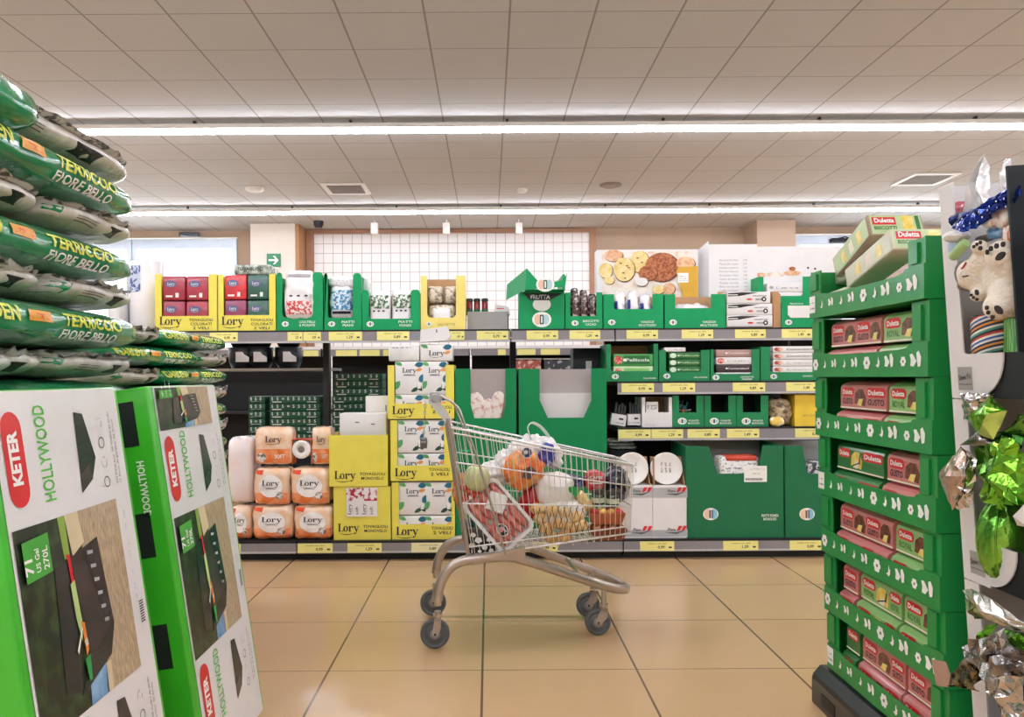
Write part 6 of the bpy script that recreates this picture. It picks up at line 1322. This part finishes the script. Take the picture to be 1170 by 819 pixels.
def egg(px, X, zf, size, m, label, seed):
    c = PX(px, 600, X); r = root('foil_egg', Vector((c.x, c.y, zf)), label, 'foil wrapped egg', 'foil wrapped eggs in the display')
    part('wrapped_egg', MB().blob((c.x, c.y, zf+size[2]/2), size, m, 2.1, 2.1, 14, .004, 45, seed), r); q = MB()
    for a in (-.7, .5): q.tube([(c.x+(-1)*size[0]*.515*math.cos(t)*math.cos(a), c.y+size[1]*.515*math.cos(t)*math.sin(a), zf+size[2]/2+size[2]*.515*math.sin(t)) for t in [k*.2-1.2 for k in range(13)]], .0022, m, 5)
    part('foil_pleats', q, r)
GE = mat('pale green egg foil', '8fc84a', .16, .75, bump=.4, bscale=22, hex2='4f9a34', scale=12)
egg(1150, 1.195, .656, (.12, .10, .2), GE, 'green foil egg standing in the middle compartment, left one', 1)
egg(1205, 1.205, .656, (.10, .11, .2), mat('deep green egg foil', '2f9a3c', .16, .75, bump=.4, hex2='1d6a2a'), 'deep green foil egg at the right edge of the middle compartment', 2)
egg(1265, 1.21, .656, (.10, .09, .2), GE, 'pale green foil egg beyond the right edge of the middle compartment', 3)
q = MB(M); q.rbox((.012, .12, .656), (.36, .38, .90), mat('dark inner box'), .01); single('inner_box', q, 'dark inner box at the back of the middle display compartment', 'box')
c = PX(1166, 585, 1.12); q = MB(); patch(q, [PX(1162, 600, 1.13), PX(1166, 582, 1.13), PX(1172, 574, 1.13), PX(1174, 602, 1.13)], WHT, 3, .0005); single('white_card', q, 'small white card corner between the two green foil eggs', 'card')
# --- third compartment
foilthing('silver_foil_wrap', 'long silver foil sheet slanting across the lowest compartment', [([(1099, 673, 1.115), (1110, 672, 1.11), (1140, 688, 1.10), (1170, 712, 1.10), (1172, 722, 1.10), (1150, 716, 1.10), (1135, 712, 1.10), (1118, 700, 1.10)], mat('pale silver foil', 'd2cec6', .2, .9, bump=.2), 31, .003), ([(1101, 682, 1.12), (1118, 690, 1.115), (1135, 710, 1.12), (1112, 706, 1.13)], mat('gold green foil', 'a9a06a', .22, .7, bump=.3, hex2='4a5a2a'), 32, .003)])
foilthing('green_foil_wrap', 'thin green foil strips above the silver heap', [([(1113, 742, 1.12), (1118, 728, 1.11), (1128, 714, 1.11), (1140, 713, 1.12), (1132, 724, 1.11), (1122, 736, 1.11)], FOILG, 33, .002), ([(1146, 718, 1.12), (1172, 724, 1.11), (1172, 746, 1.11), (1158, 738, 1.11), (1160, 728, 1.11)], FOILG, 34, .002)])
FOILD = mat('dark silver foil', 'b8b4b2', .12, 1, bump=.8, bscale=26, hex2='6a6664', scale=16)
foilthing('silver_foil_wrap', 'big heap of crumpled silver foil spilling from the lowest compartment', [([(1098, 752, 1.10), (1106, 738, 1.10), (1120, 728, 1.08), (1138, 722, 1.07), (1155, 732, 1.08), (1172, 740, 1.09), (1174, 800, 1.07), (1155, 790, 1.06), (1140, 792, 1.06), (1125, 780, 1.07), (1112, 766, 1.08)], FOILD, 35, .011), ([(1125, 778, 1.07), (1145, 770, 1.05), (1172, 775, 1.06), (1176, 825, 1.07), (1160, 830, 1.07), (1148, 828, 1.07), (1142, 800, 1.06)], FOILS, 36, .008)])
GOLD, _ = foilthing('gold_foil_wrap', 'dark gold foil tip poking out between the green tower and the silver heap', [([(1082, 784, 1.085), (1088, 770, 1.085), (1100, 757, 1.08), (1116, 765, 1.07), (1122, 778, 1.07), (1112, 786, 1.07), (1118, 790, 1.16), (1096, 785, 1.08)], mat('dark gold foil', '8a7a52', .2, .8, bump=.5, hex2='2b2b22', scale=24, contrast=(.45, .55)), 37, .005)])
q = MB(); a_ = [PX(1064, 753, 1.10), PX(1080, 756, 1.085), PX(1086, 772, 1.085), PX(1083, 785, 1.085), PX(1070, 783, 1.10)]
q.add(a_+[p+Vector((.002, 0, 0)) for p in a_], [(0, 1, 2, 3, 4), (9, 8, 7, 6, 5)]+[(i, (i+1) % 5, (i+1) % 5+5, i+5) for i in range(5)], mat('pinkish brown card', 'b08a78', .6)); part('card_flap', q, GOLD)
q = MB(M); q.rbox((.012, .10, .216), (.40, .38, .50), mat('dark inner box'), .01); single('inner_box', q, 'dark inner box at the back of the lowest display compartment', 'box')
# ------------------------------------------------------------------ shopping cart
CO = Vector((-.245, 3.47, 0)); CANG = math.radians(4.7); _ca, _sa = math.cos(CANG), math.sin(CANG)
cart = root('shopping_cart', CO, 'chromed wire shopping cart with groceries standing in the aisle', 'shopping cart', rz=CANG)
def C(px, py, v):
    """cart-frame point (forward, across, up) seen at a pixel, v metres off the cart's middle line"""
    s = (px-CX+ROLL*(CY-py))/F; u = (s*(CO.y+v*_ca)-CO.x+v*_sa)/(_ca-s*_sa); Y = CO.y+u*_sa+v*_ca
    return Vector((u, v, H+(CY-py-ROLL*(px-CX))*Y/F))
CHRM = mat('satin cart steel', 'b9b3ae', .28, .9, var=.05); WHEEL = mat('grey wheel rubber', '5b5d61', .6, var=.06); HUB = mat('wheel hub grey', '8d8e92', .5); HPL = mat('grey handle plastic', 'a3a2a3', .45)
TR, TF, BR, BF = C(514, 488, -.25), C(724, 531, -.18), C(537, 636, -.20), C(720, 609, -.15)
def mir(p): return Vector((p.x, -p.y, p.z))
def lerp(a, b, t): return a+(b-a)*t
def bez(p, n=8):
    """smooth polyline through points"""
    P = [Vector(a) for a in p]; out = []
    for i in range(len(P)-1):
        a, b, c, d = P[max(i-1, 0)], P[i], P[i+1], P[min(i+2, len(P)-1)]
        for k in range(n):
            t = k/n; out.append(.5*((2*b)+(c-a)*t+(2*a-5*b+4*c-d)*t*t+(3*b-a-3*c+d)*t**3))
    return out+[P[-1]]
q = MB()
for sgn in (0, 1):
    f = (lambda p: p) if sgn == 0 else mir
    q.tube([f(TR), f(TF)], .0052, WIRE, 8); q.tube([f(TR-Vector((0, 0, .022))), f(TF-Vector((0, 0, .006)))], .0035, WIRE, 6)
    for a, b, r_ in ((C(519, 528, -.238), C(722, 555, -.172), .0034), (C(525, 575, -.222), C(721, 578.5, -.163), .0034), (C(536, 625, -.203), C(720, 601, -.153), .0036)): q.tube([f(a), f(b)], r_, WIRE, 6)
    q.tube([f(BR), f(BF)], .0042, WIRE, 6)
    n = 31
    for i in range(n+1):
        t = i/n; q.tube([f(lerp(TR, TF, t)), f(lerp(BR, BF, t))], .0017, WIRE, 5)
q.tube([TF, mir(TF)], .0052, WIRE, 8); q.tube([BF, mir(BF)], .0042, WIRE, 6); q.tube([lerp(TF, BF, .31), mir(lerp(TF, BF, .31))], .003, WIRE, 6); q.tube([lerp(TF, BF, .6), mir(lerp(TF, BF, .6))], .003, WIRE, 6)
for i in range(1, 12):
    t = i/12; q.tube([lerp(TF, mir(TF), t), lerp(BF, mir(BF), t)], .0017, WIRE, 5)
for i in range(1, 14):       # floor of the basket, with loops hanging out at the front
    t = i/14; q.tube([lerp(BR, mir(BR), t), lerp(BF, mir(BF), t)], .0017, WIRE, 5)
for i in range(1, 22):
    t = i/22; a, b = lerp(BR, BF, t), mir(lerp(BR, BF, t)); q.tube([a, a+Vector((0, .004, -.018)), b+Vector((0, -.004, -.018)), b] if t > .3 else [a, b], .0019, WIRE, 5)
part('basket', q, cart, local=True)
# rear gate and stout rear posts
q = MB(); rt0 = C(512, 480, -.25)
for f in (lambda p: p, mir): q.tube([f(C(511.5, 478, -.252)), f(TR+Vector((-.004, 0, 0))), f(BR+Vector((-.004, 0, -.012)))], .0085, CHRM, 10)
part('rear_posts', q, cart, local=True); q = MB()
for i in range(1, 15):
    t = i/15; q.tube([lerp(TR, mir(TR), t)+Vector((.012, 0, 0)), lerp(BR, mir(BR), t)+Vector((.012, 0, .02))], .0018, WIRE, 5)
for t in (0, .33, .66, .97): a = lerp(TR, BR, t)+Vector((.012, .012, 0)); q.tube([a, mir(a)], .003, WIRE, 6)
part('rear_gate', q, cart, local=True)
for f, nm in ((lambda p: p, 'side_brace'), (mir, 'side_brace')):
    q = MB(); q.tube(bez([f(C(503, 452, -.235)), f(C(522, 464, -.235)), f(C(530, 482, -.24)), f(C(549, 535, -.235)), f(C(578, 634, -.205))], 5), .0052, CHRM, 8); part(nm, q, cart, local=True)
# handle: grey bar with coin lock, two white arms
hb = C(497, 455, -.25)
q = MB(); q.tube([hb+Vector((0, -.02, 0)), mir(hb)+Vector((0, .02, 0))], .0165, HPL, 14); q.rbox((hb.x-.02, -.17, hb.z-.022), (hb.x+.03, -.06, hb.z+.026), HPL, .008); part('handle_bar', q, cart, local=True)
for f in (1, -1):
    a, b = C(495, 458, -.262), C(512, 480, -.255); d = (b-a).normalized(); n_ = Vector((d.z, 0, -d.x)); q = MB(); w = .019; pts = []
    for k in range(9): t = PI/2+PI*k/8; pts.append(a+d*math.cos(t)*w+n_*math.sin(t)*w)
    for k in range(9): t = -PI/2+PI*k/8; pts.append(b+d*math.cos(t)*w*.8+n_*math.sin(t)*w*.8)
    P = [Vector((p.x, f*p.y, p.z)) for p in pts]; Q = [p+Vector((0, f*.012, 0)) for p in P]; N_ = len(P)
    q.add(P+Q, [tuple(range(N_-1, -1, -1)), tuple(range(N_, 2*N_))]+[(i, (i+1) % N_, (i+1) % N_+N_, i+N_) for i in range(N_)], mat('light grey arm plastic', 'c9c8c8', .4))
    h_ = part('handle_arm', q, cart, local=True)
    part('arm_screw', MB().cyl((a.x, f*a.y-f*.001, a.z), (a.x, f*a.y-f*.003, a.z), .006, DARKM, 12), h_, local=True)
# coin lock chain and lock
q = MB(); p0, p1 = C(486, 460, -.255), C(484, 498, -.255)
for i in range(11):
    c = lerp(p0, p1, i/10); r_ = .008; ax = i % 2
    q.tube([(c.x+(r_*.6*math.cos(t) if ax else 0), c.y+(0 if ax else r_*.6*math.cos(t)), c.z+r_*math.sin(t)) for t in [k*PI/5 for k in range(10)]], .0016, CHRM, 5, closed=True)
ch = part('coin_lock_chain', q, cart, local=True)
c = C(484, 506, -.255); q = MB(); q.rbox((c.x-.014, c.y-.012, c.z-.022), (c.x+.014, c.y+.012, c.z+.022), mat('dark lock metal', '6b6a68', .35, .8), .004).box((c.x-.011, c.y-.0125, c.z+.002), (c.x+.011, c.y-.012, c.z+.008), HPL); part('lock_body', q, ch, local=True)
# chassis: one bent tube loop
FR = mat('satin oval tube', 'bcb1a9', .3, .85, var=.05)
near = [C(500, 686, -.225), C(503, 668, -.225), C(513, 650, -.222), C(528, 641, -.215), C(548, 638, -.205), C(580, 636, -.19), C(600, 640, -.18), C(650, 656, -.16), C(690, 669, -.135)]
tip = [C(708, 673, -.09), C(716, 672, 0)]
tz = tip[-1]; loop = near+[tip[0], Vector((tz.x, 0, tz.z)), mir(tip[0])]+[mir(p) for p in near[::-1]]
q = MB(); q.tube(bez(loop, 5), .016, FR, 10, flat=(.013, .021, (0, -1, 0))); part('chassis_tube', q, cart, local=True)
for f in (1, -1):
    q = MB()
    P = [C(541, 636, -.207), C(600, 624, -.19), C(600, 638, -.185), C(590, 639, -.188), C(560, 641, -.198), C(541, 645, -.207)]
    P = [Vector((p.x, f*p.y, p.z)) for p in P]; Q = [p-Vector((0, f*.01, 0)) for p in P]
    q.add(P+Q, [tuple(range(5, -1, -1)), tuple(range(6, 12))]+[(i, (i+1) % 6, (i+1) % 6+6, i+6) for i in range(6)], FR); part('support_bracket', q, cart, local=True)
a, b = C(548, 640, -.2), C(590, 634, -.19)
for p in (a, b): q = MB(); q.tube([p, mir(p)], .009, FR, 8); part('cross_bar', q, cart, local=True)
q = MB(); q.tube([C(660, 655, -.13), Vector((C(660, 655, -.13).x, .13, C(660, 655, -.13).z))], .007, FR, 8)
part('cross_bar', q, cart, local=True)
def caster(px, py, v, r, fixed):
    """wheel centre seen at (px, py)"""
    c = C(px, py, v); c.z = r+.0015
    q = MB()
    hd = .125 if fixed else .115
    top = Vector((c.x+(.012 if fixed else .028), c.y, hd+.012))
    q.cyl(top-Vector((0, 0, .03)), top+Vector((0, 0, .02)), .0135, CHRM, 14).cyl(top+Vector((0, 0, .0)), top+Vector((0, 0, .01)), .019, METAL, 16)
    for s in (-1, 1):
        P = [(top.x-.014, top.z-.005), (top.x+.014, top.z-.005), (top.x+.012, c.z+.022), (c.x+.01, c.z-.008), (c.x-.012, c.z-.004), (c.x-.010, c.z+.012)]
        q.prism(P, c.y+s*.017-.0015, c.y+s*.017+.0015, CHRM)
    q.cyl((c.x, c.y-.021, c.z), (c.x, c.y+.021, c.z), .005, DARKM, 10); q.box((top.x-.014, c.y-.0185, top.z-.018), (top.x+.014, c.y+.0185, top.z-.008), CHRM)
    h = part('caster', q, cart, local=True); T = Matrix.Translation((c.x, c.y, c.z)) @ Matrix.Rotation(PI/2, 4, 'X'); w = MB()
    w.lathe([(.012, -.013), (r*.62, -.013), (r*.64, -.010), (r*.78, -.010), (r*.8, -.0145), (r*.93, -.0145), (r, -.008), (r, .008), (r*.93, .0145), (r*.8, .0145), (r*.78, .010), (r*.64, .010), (r*.62, .013), (.012, .013)], WHEEL, 32, T=T)
    w.lathe([(.010, -.0145), (.022, -.0145), (.022, .0145), (.010, .0145)], HUB, 20, T=T); part('wheel', w, h, local=True)
    return c, top
caster(497, 724, -.225, .062, True); caster(495, 687, .225, .062, True); c1, t1 = caster(683, 712, -.128, .057, False); c2, t2 = caster(672, 693, .128, .057, False)
q = MB()
for t_ in (t1, t2): q.cyl(t_+Vector((0, 0, .02)), t_+Vector((0, 0, .10)), .012, CHRM, 12)
for f in (1, -1): p = near[0]; q.cyl((p.x, f*p.y, p.z-.02), (p.x, f*p.y, p.z+.02), .0165, METAL, 14)
part('caster_stems', q, cart, local=True)
# ------------------------------------------------------------------ groceries in the cart
MC = Matrix.Translation(CO) @ Matrix.Rotation(CANG, 4, 'Z')
def CW(px, py, v): return MC @ C(px, py, v)
PXM = 3.42/F         # metres per pixel in the basket
# meat tray, standing on edge against the near wires
c = CW(569, 588, -.135); ang = math.radians(38)
T = Matrix.Translation(c) @ Matrix.Rotation(CANG, 4, 'Z') @ Matrix.Rotation(math.radians(-10), 4, 'X') @ Matrix.Rotation(math.radians(50), 4, 'Y')
r = root('meat_tray', Vector((c.x, c.y, c.z-.13)), 'white foam tray of pink sausages under film, leaning inside the cart', 'food tray')
hw, hh = .145, .098
def rr(w, h, rad): return arc(w-rad, h-rad, rad, 0, 90, 5)+arc(-w+rad, h-rad, rad, 90, 180, 5)+arc(-w+rad, -h+rad, rad, 180, 270, 5)+arc(w-rad, -h+rad, rad, 270, 360, 5)
q = MB(T); o1, o2, o3 = rr(hw, hh, .035), rr(hw-.014, hh-.014, .028), rr(hw-.022, hh-.022, .024); n = len(o1)
q.add([(p[0], -.012, p[1]) for p in o1]+[(p[0], -.012, p[1]) for p in o2]+[(p[0], .018, p[1]) for p in o3]+[(p[0]*.97, .024, p[1]*.97) for p in o1], [((i+1) % n, i, n+i, n+(i+1) % n) for i in range(n)]+[(n+(i+1) % n, n+i, 2*n+i, 2*n+(i+1) % n) for i in range(n)]+[tuple(range(3*n-1, 2*n-1, -1))]+[(i, (i+1) % n, 3*n+(i+1) % n, 3*n+i) for i in range(n)]+[tuple(range(3*n, 4*n))], mat('white foam tray', 'efedec', .5, var=.01)); part('foam_tray', q, r)
MEAT = mat('pink sausage meat', 'd98474', .28, coat=.7, hex2='b8564c', scale=28, contrast=(.4, .62), bump=.15); q = MB(T)
for j in range(5):
    for k in range(2):
        x = -.062+.124*k; z = -.062+j*.031; q.blob((x, .003, z), (.128, .034, .034), MEAT, 2.6, 2.2, 8, .003, 30, j*2+k)
part('sausages', q, r)
q = MB(T); q.add([(-.045+.035*a-.02*b_, -.0165, .03+.02*a+.035*b_) for a, b_ in ((-1, -1), (1, -1), (1, 1), (-1, 1))], [(0, 1, 2, 3)], WPRINT)
for i in range(4): q.add([(-.06+.006*i-.02*t+.03*s_, -.017, .028+.012*i+.004*s_+.0*t) for s_, t in ((0, 0), (1, 0), (1, .1), (0, .1))], [(0, 1, 2, 3)], GREYP)
part('weight_label', q, r); q = MB(T); q.ell(.06, -.03, .030, .024, -.0165, WPRINT).ell(.06, -.03, .026, .020, -.017, BLK).ell(.055, -.034, .012, .010, -.0175, mat('pink label spot', 'd9898a', .4)).text('CARNE', .042, -.026, .009, -.018, WPRINT, .03, w=.036); part('round_label', q, r)
def groc(name, px, py, v, size, m, label, cat='groceries', n=2.6, e=2.3, amp=.01, fr=22, seed=1, rot=0, parts=None, N=10):
    c = CW(px, py, v); T = Matrix.Translation(c) @ Matrix.Rotation(CANG, 4, 'Z') @ Matrix.Rotation(math.radians(rot), 4, 'Y')
    r = root(name, Vector((c.x, c.y, c.z-size[2]/2)), label, cat); q = MB(T); q.blob((0, 0, 0), size, m, n, e, N, amp, fr, seed); part(parts or 'contents', q, r); return r, T, q
# white carrier bag with its loop handle
WB = mat('white carrier bag', 'efedec', .3, coat=.3, bump=.9, bscale=9, var=.03)
c = CW(585, 525, .03); r = root('carrier_bag', Vector((c.x, c.y, c.z-.1)), 'white plastic carrier bag with a loop handle, filling the back of the cart', 'bag')
q = MB(); 
for i_, (px, py, v, sz) in enumerate(((530, 556, .05, (.08, .12, .10)), (546, 549, .05, (.11, .16, .10)), (563, 543, .05, (.12, .18, .13)), (580, 530, .05, (.12, .18, .13)), (596, 519, .04, (.12, .17, .13)), (610, 511, .04, (.10, .13, .11)), (622, 512, .04, (.10, .12, .11)), (633, 521, .05, (.07, .12, .12)), (604, 506, .03, (.05, .06, .08)), (590, 540, .06, (.15, .16, .12)))):
    q.blob(CW(px, py, v), sz, WB, 3, 2.2, 12, .022, 26, i_+3)
bb_ = part('bag_body', q, r); rm = bb_.modifiers.new('r', 'REMESH'); rm.mode = 'VOXEL'; rm.voxel_size = .005; rm.use_smooth_shade = True
q = MB(); hp = [CW(607, 502, .0), CW(603, 489, .0), CW(608, 483, .01), CW(618, 488, .02), CW(627, 500, .02), CW(623, 507, .01), CW(612, 503, 0)]
q.tube(bez(hp, 4), .006, mat('translucent bag handle', 'c9d8d0', .25, coat=.5), 8, flat=(.012, .0035, (0, 1, 0))); part('loop_handle', q, r)
# round cabbage, red-brown net behind the rear post
groc('melon', 545, 546, -.12, (.115, .11, .12), mat('pale green melon', 'd8dba8', .4, hex2='b4b980', scale=14, stretch=(8, 8, 1)), 'round pale green melon near the rear of the cart', 'fruit', 2, 2, .002)
r, T, q = groc('produce_bag', 529, 560, -.02, (.09, .12, .16), mat('apricot bag', 'd98a4a', .3, coat=.5, hex2='c2483a', scale=16, contrast=(.42, .6), bump=.3), 'orange and red fruit bag squeezed behind the rear post', 'bag')
c = CW(533, 565, -.12); r = root('tomato_pack', Vector((c.x, c.y, c.z-.03)), 'small red tomatoes between the melon and the foam tray', 'vegetables'); tm_ = mat('tomato red', 'c2402c', .25, coat=.5); k = 0
for px, py in ((530, 557), (537, 562), (544, 562), (532, 569), (540, 566)):
    k += 1; q = MB(MC); q.blob(C(px, py, -.13+.01*(k % 2)), (.032, .032, .030), tm_, 2, 2, 6); part('tomato', q, r)
# orange net of carrots / clementines with a round blue label, red fruit below
r, T, q = groc('orange_bag', 598, 536, -.10, (.17, .12, .155), mat('orange citrus film', 'e8702a', .22, coat=.8, hex2='f0a04a', scale=16, contrast=(.42, .6), bump=.5), 'orange fruit bag with a round blue label near the middle of the cart', 'bag', 4, 2.6, .022, 26, 4, -38)
f = MB(); Tl = Matrix.Translation(CW(602, 517, -.168)) @ Matrix.Rotation(CANG, 4, 'Z'); f = MB(Tl); f.ell(0, 0, .025, .025, 0, WPRINT).ell(0, 0, .021, .021, -.0006, mat('label deep blue', '27346e', .4)).ell(-.004, .002, .009, .009, -.0012, WPRINT); part('round_label', f, r)
f = MB(Matrix.Translation(CW(604, 540, -.166)) @ Matrix.Rotation(CANG, 4, 'Z')); f.poly([(-.03, 0, -.02), (.005, 0, -.03), (.035, 0, .005), (.01, 0, .03), (-.02, 0, .015)], mat('dark label patch', '5a4444', .4)); part('dark_label', f, r)
groc('red_pepper_bag', 607, 572, -.06, (.10, .1, .16), mat('deep red film', 'a81a22', .2, coat=.8, bump=.4, bscale=20, hex2='d2303a', scale=10), 'deep red vegetable bag below the orange fruit bag', 'bag', 2.4, 2.2, .01, 20, 6, 12)
groc('blue_snack_bag', 624, 519, -.03, (.075, .07, .10), mat('royal blue film', '22308f', .2, coat=.8, hex2='e4e6f2', scale=22, contrast=(.6, .68), bump=.4), 'royal blue snack bag next to the carrier bag handle', 'bag', 3, 2.4, .01, 24, 7, 10)
# potato net with white paper top
r, T, q = groc('potato_bag', 640, 585, -.075, (.235, .15, .13), mat('net bag white paper', 'efece6', .4, bump=.2), 'white topped net bag of yellow potatoes in the middle of the cart', 'bag', 2.8, 2.3, .006, 14, 8, -4, parts='net_core')
f = MB(); P = [CW(617, 575, -.12), CW(613, 590, -.10)]
f = MB(MC); f.blob(C(633, 558, -.075), (.17, .11, .15), mat('white printed bag top'  , 'f0edea', .3, coat=.4, var=.02, bump=.5, bscale=12), 6, 2.6, 10, .008, 16, 9, T=Matrix.Identity(4)); part('white_bag_top', f, r)
POT = mat('yellow potato', 'dca85c', .55, hex2='efcf94', scale=16, bump=.15, bscale=60); pn = 0; rnd = random.Random(5)
for px, py in ((618, 592), (631, 584), (645, 585), (658, 590), (624, 603), (638, 598), (652, 602), (664, 600), (614, 581), (645, 612), (630, 614)):
    pn += 1; f = MB(MC); f.blob(C(px, py, -.145+.01*(pn % 2)), (.064, .05, .052), POT, 2.1, 2.1, 7, .003, 30, pn); part('potato', f, r)
net = MB(); NETM = mat('brown net thread', '6b4a34', .7)
for i in range(9):
    net.tube([CW(612+i*7-3, 578+abs(i-4)*.6, -.172), CW(612+i*7+6, 612, -.168)], .0014, NETM, 4); net.tube([CW(612+i*7+6, 578, -.1722), CW(612+i*7-4, 612, -.1682)], .0014, NETM, 4)
part('net', net, r)
f = MB(Matrix.Translation(CW(656, 562, -.155)) @ Matrix.Rotation(CANG, 4, 'Z')); f.poly([(a_*.001, 0, b_*.001) for a_, b_ in ((-26, 22), (2, 26), (24, 14), (22, -8), (6, -24), (-8, -10), (-24, 4))], mat('leaf green label', '1f9a4c', .4)); part('green_label', f, r)
groc('pasta_bag', 667, 573, -.09, (.06, .07, .11), mat('pasta film', 'e2c07e', .25, coat=.7, hex2='a86a3a', scale=18, contrast=(.5, .65)), 'small beige pasta bag beside the potato net', 'bag', 3, 2.4, .008, 24, 10, -35)
groc('blue_pack', 648, 549, .02, (.17, .1, .065), mat('navy checked film', '1b2458', .22, coat=.8, hex2='7f8cc0', scale=26, contrast=(.58, .66), bump=.3), 'navy blue film pack lying in the middle of the cart', 'pack', 4, 3, .006, 20, 11, 6)
r, T, q = groc('red_pack', 679, 549, -.03, (.085, .07, .10), mat('crimson pack film', 'c23038', .22, coat=.8, hex2='e8b0a8', scale=16, contrast=(.55, .7), bump=.2), 'crimson pack with pale pattern near the front of the cart', 'pack', 5, 3, .004, 20, 12, 2)
f = MB(T); f.text('CAFFE', -.03, .012, .014, -.0375, WPRINT, .03, w=.06).rect(-.03, -.01, .03, -.004, -.0375, WPRINT); part('pack_lettering', f, r)
groc('dark_blue_bag', 704, 553, -.0, (.12, .12, .16), mat('midnight blue film', '171c34', .18, coat=.9, hex2='4a5280', scale=12, contrast=(.55, .75), bump=.5), 'crumpled midnight blue bag at the front end of the cart', 'bag', 2.6, 2.3, .014, 18, 13, 8)
for i, (px, py, lab) in enumerate(((683, 569, 'dark jar with a pale label, left of two near the cart front'), (700, 570, 'dark jar with a pale label, right of two near the cart front'))):
    c = CW(px, py, -.09); r = root('jar', Vector((c.x, c.y, c.z-.03)), lab, 'jar', 'dark jars near the cart front'); T = Matrix.Translation(c-Vector((0, 0, .03)))
    part('glass_body', MB().lathe([(.026, 0), (.029, .006), (.029, .045), (.024, .052)], mat('dark jar glass', '1e2a24', .1, coat=.8), 18, T=T), r); part('jar_lid', MB().lathe([(.027, .052), (.027, .066), (.02, .068)], mat('dark jar lid', '33302c', .35, .4), 18, T=T), r)
    part('jar_label', MB().lathe([(.0296, .012), (.0296, .034)], mat('pale jar label', 'c9cdb8', .5), 18, T=T), r)
TER = mat('terracotta punnet', 'b0582c', .5, var=.06)
def punnet(px, py, v, label, m, fr, nfr):
    c = CW(px, py, v); T = Matrix.Translation(c) @ Matrix.Rotation(CANG, 4, 'Z'); r = root('fruit_punnet', Vector((c.x, c.y, c.z-.04)), label, 'punnet', 'fruit punnets at the cart front')
    q = MB(T); a, b = .062, .078; d = .052
    for (z0, k0), (z1, k1) in (((-.035, a), (.012, b)),):
        V = [(-k0, -d+.01, z0), (k0, -d+.01, z0), (k0, d-.01, z0), (-k0, d-.01, z0), (-k1, -d, z1), (k1, -d, z1), (k1, d, z1), (-k1, d, z1)]
        V2 = [(x*.96, y*.95, z+.003) for x, y, z in V]
        q.add(V+V2, [(0, 3, 2, 1), (0, 1, 5, 4), (1, 2, 6, 5), (2, 3, 7, 6), (3, 0, 4, 7), (8, 9, 10, 11), (12, 13, 9, 8), (13, 14, 10, 9), (14, 15, 11, 10), (15, 12, 8, 11), (4, 5, 13, 12), (5, 6, 14, 13), (6, 7, 15, 14), (7, 4, 12, 15)], m)
    part('punnet_body', q, r); k = 0
    for i in range(nfr):
        for j in range(2):
            f = MB(T); f.blob((-.054+i*.108/(nfr-1), -.024+j*.045, .016), (.036, .04, .032), fr[(i+j) % len(fr)], 2, 2, 6); part('fruit', f, r)
PEAC = mat('yellow peach', 'ecc062', .5, hex2='e08a4a', scale=18); STRB = mat('strawberry red', 'c8303a', .35, coat=.3)
punnet(692, 588, -.095, 'terracotta coloured punnet with strawberries and yellow fruit, the upper one', TER, [STRB, PEAC, PEAC], 4)
punnet(694, 606, -.09, 'brown punnet with peachy fruit, under the upper punnet', mat('brown punnet', '8a4a30', .5), [mat('peach skin', 'd99a72', .5), TER], 4)
# dark printed box low at the rear
c = CW(548, 617, -.10); T = Matrix.Translation(c) @ Matrix.Rotation(CANG, 4, 'Z') @ Matrix.Rotation(.1, 4, 'Y'); r = root('dark_food_box', Vector((c.x, c.y, c.z-.05)), 'black food box with white print low at the rear of the cart', 'box')
q = MB(T); q.rbox((-.055, -.05, -.05), (.075, .06, .055), mat('black glossy box', '14161c', .25, coat=.6), .006); part('box_body', q, r); q = MB(T)
for i, (x, z, s_) in enumerate(((-.035, .03, .014), (-.01, .01, .018), (-.035, -.015, .016), (.02, -.02, .014), (.0, -.038, .01), (.035, .015, .012), (.05, -.03, .012))): q.poly([(x+s_*math.cos(k*PI/2.5+i), -.0512, z+s_*math.sin(k*PI/2.5+i)*.8) for k in range(5)], WPRINT)
part('white_print', q, r)
groc('blue_box', 535, 604, -.02, (.05, .08, .09), mat('petrol blue film', '20506e', .3, coat=.5, hex2='8fb8c8', scale=20, contrast=(.55, .65)), 'petrol blue pack behind the rear post of the cart', 'pack', 5, 3, .003, 20, 17, 10)
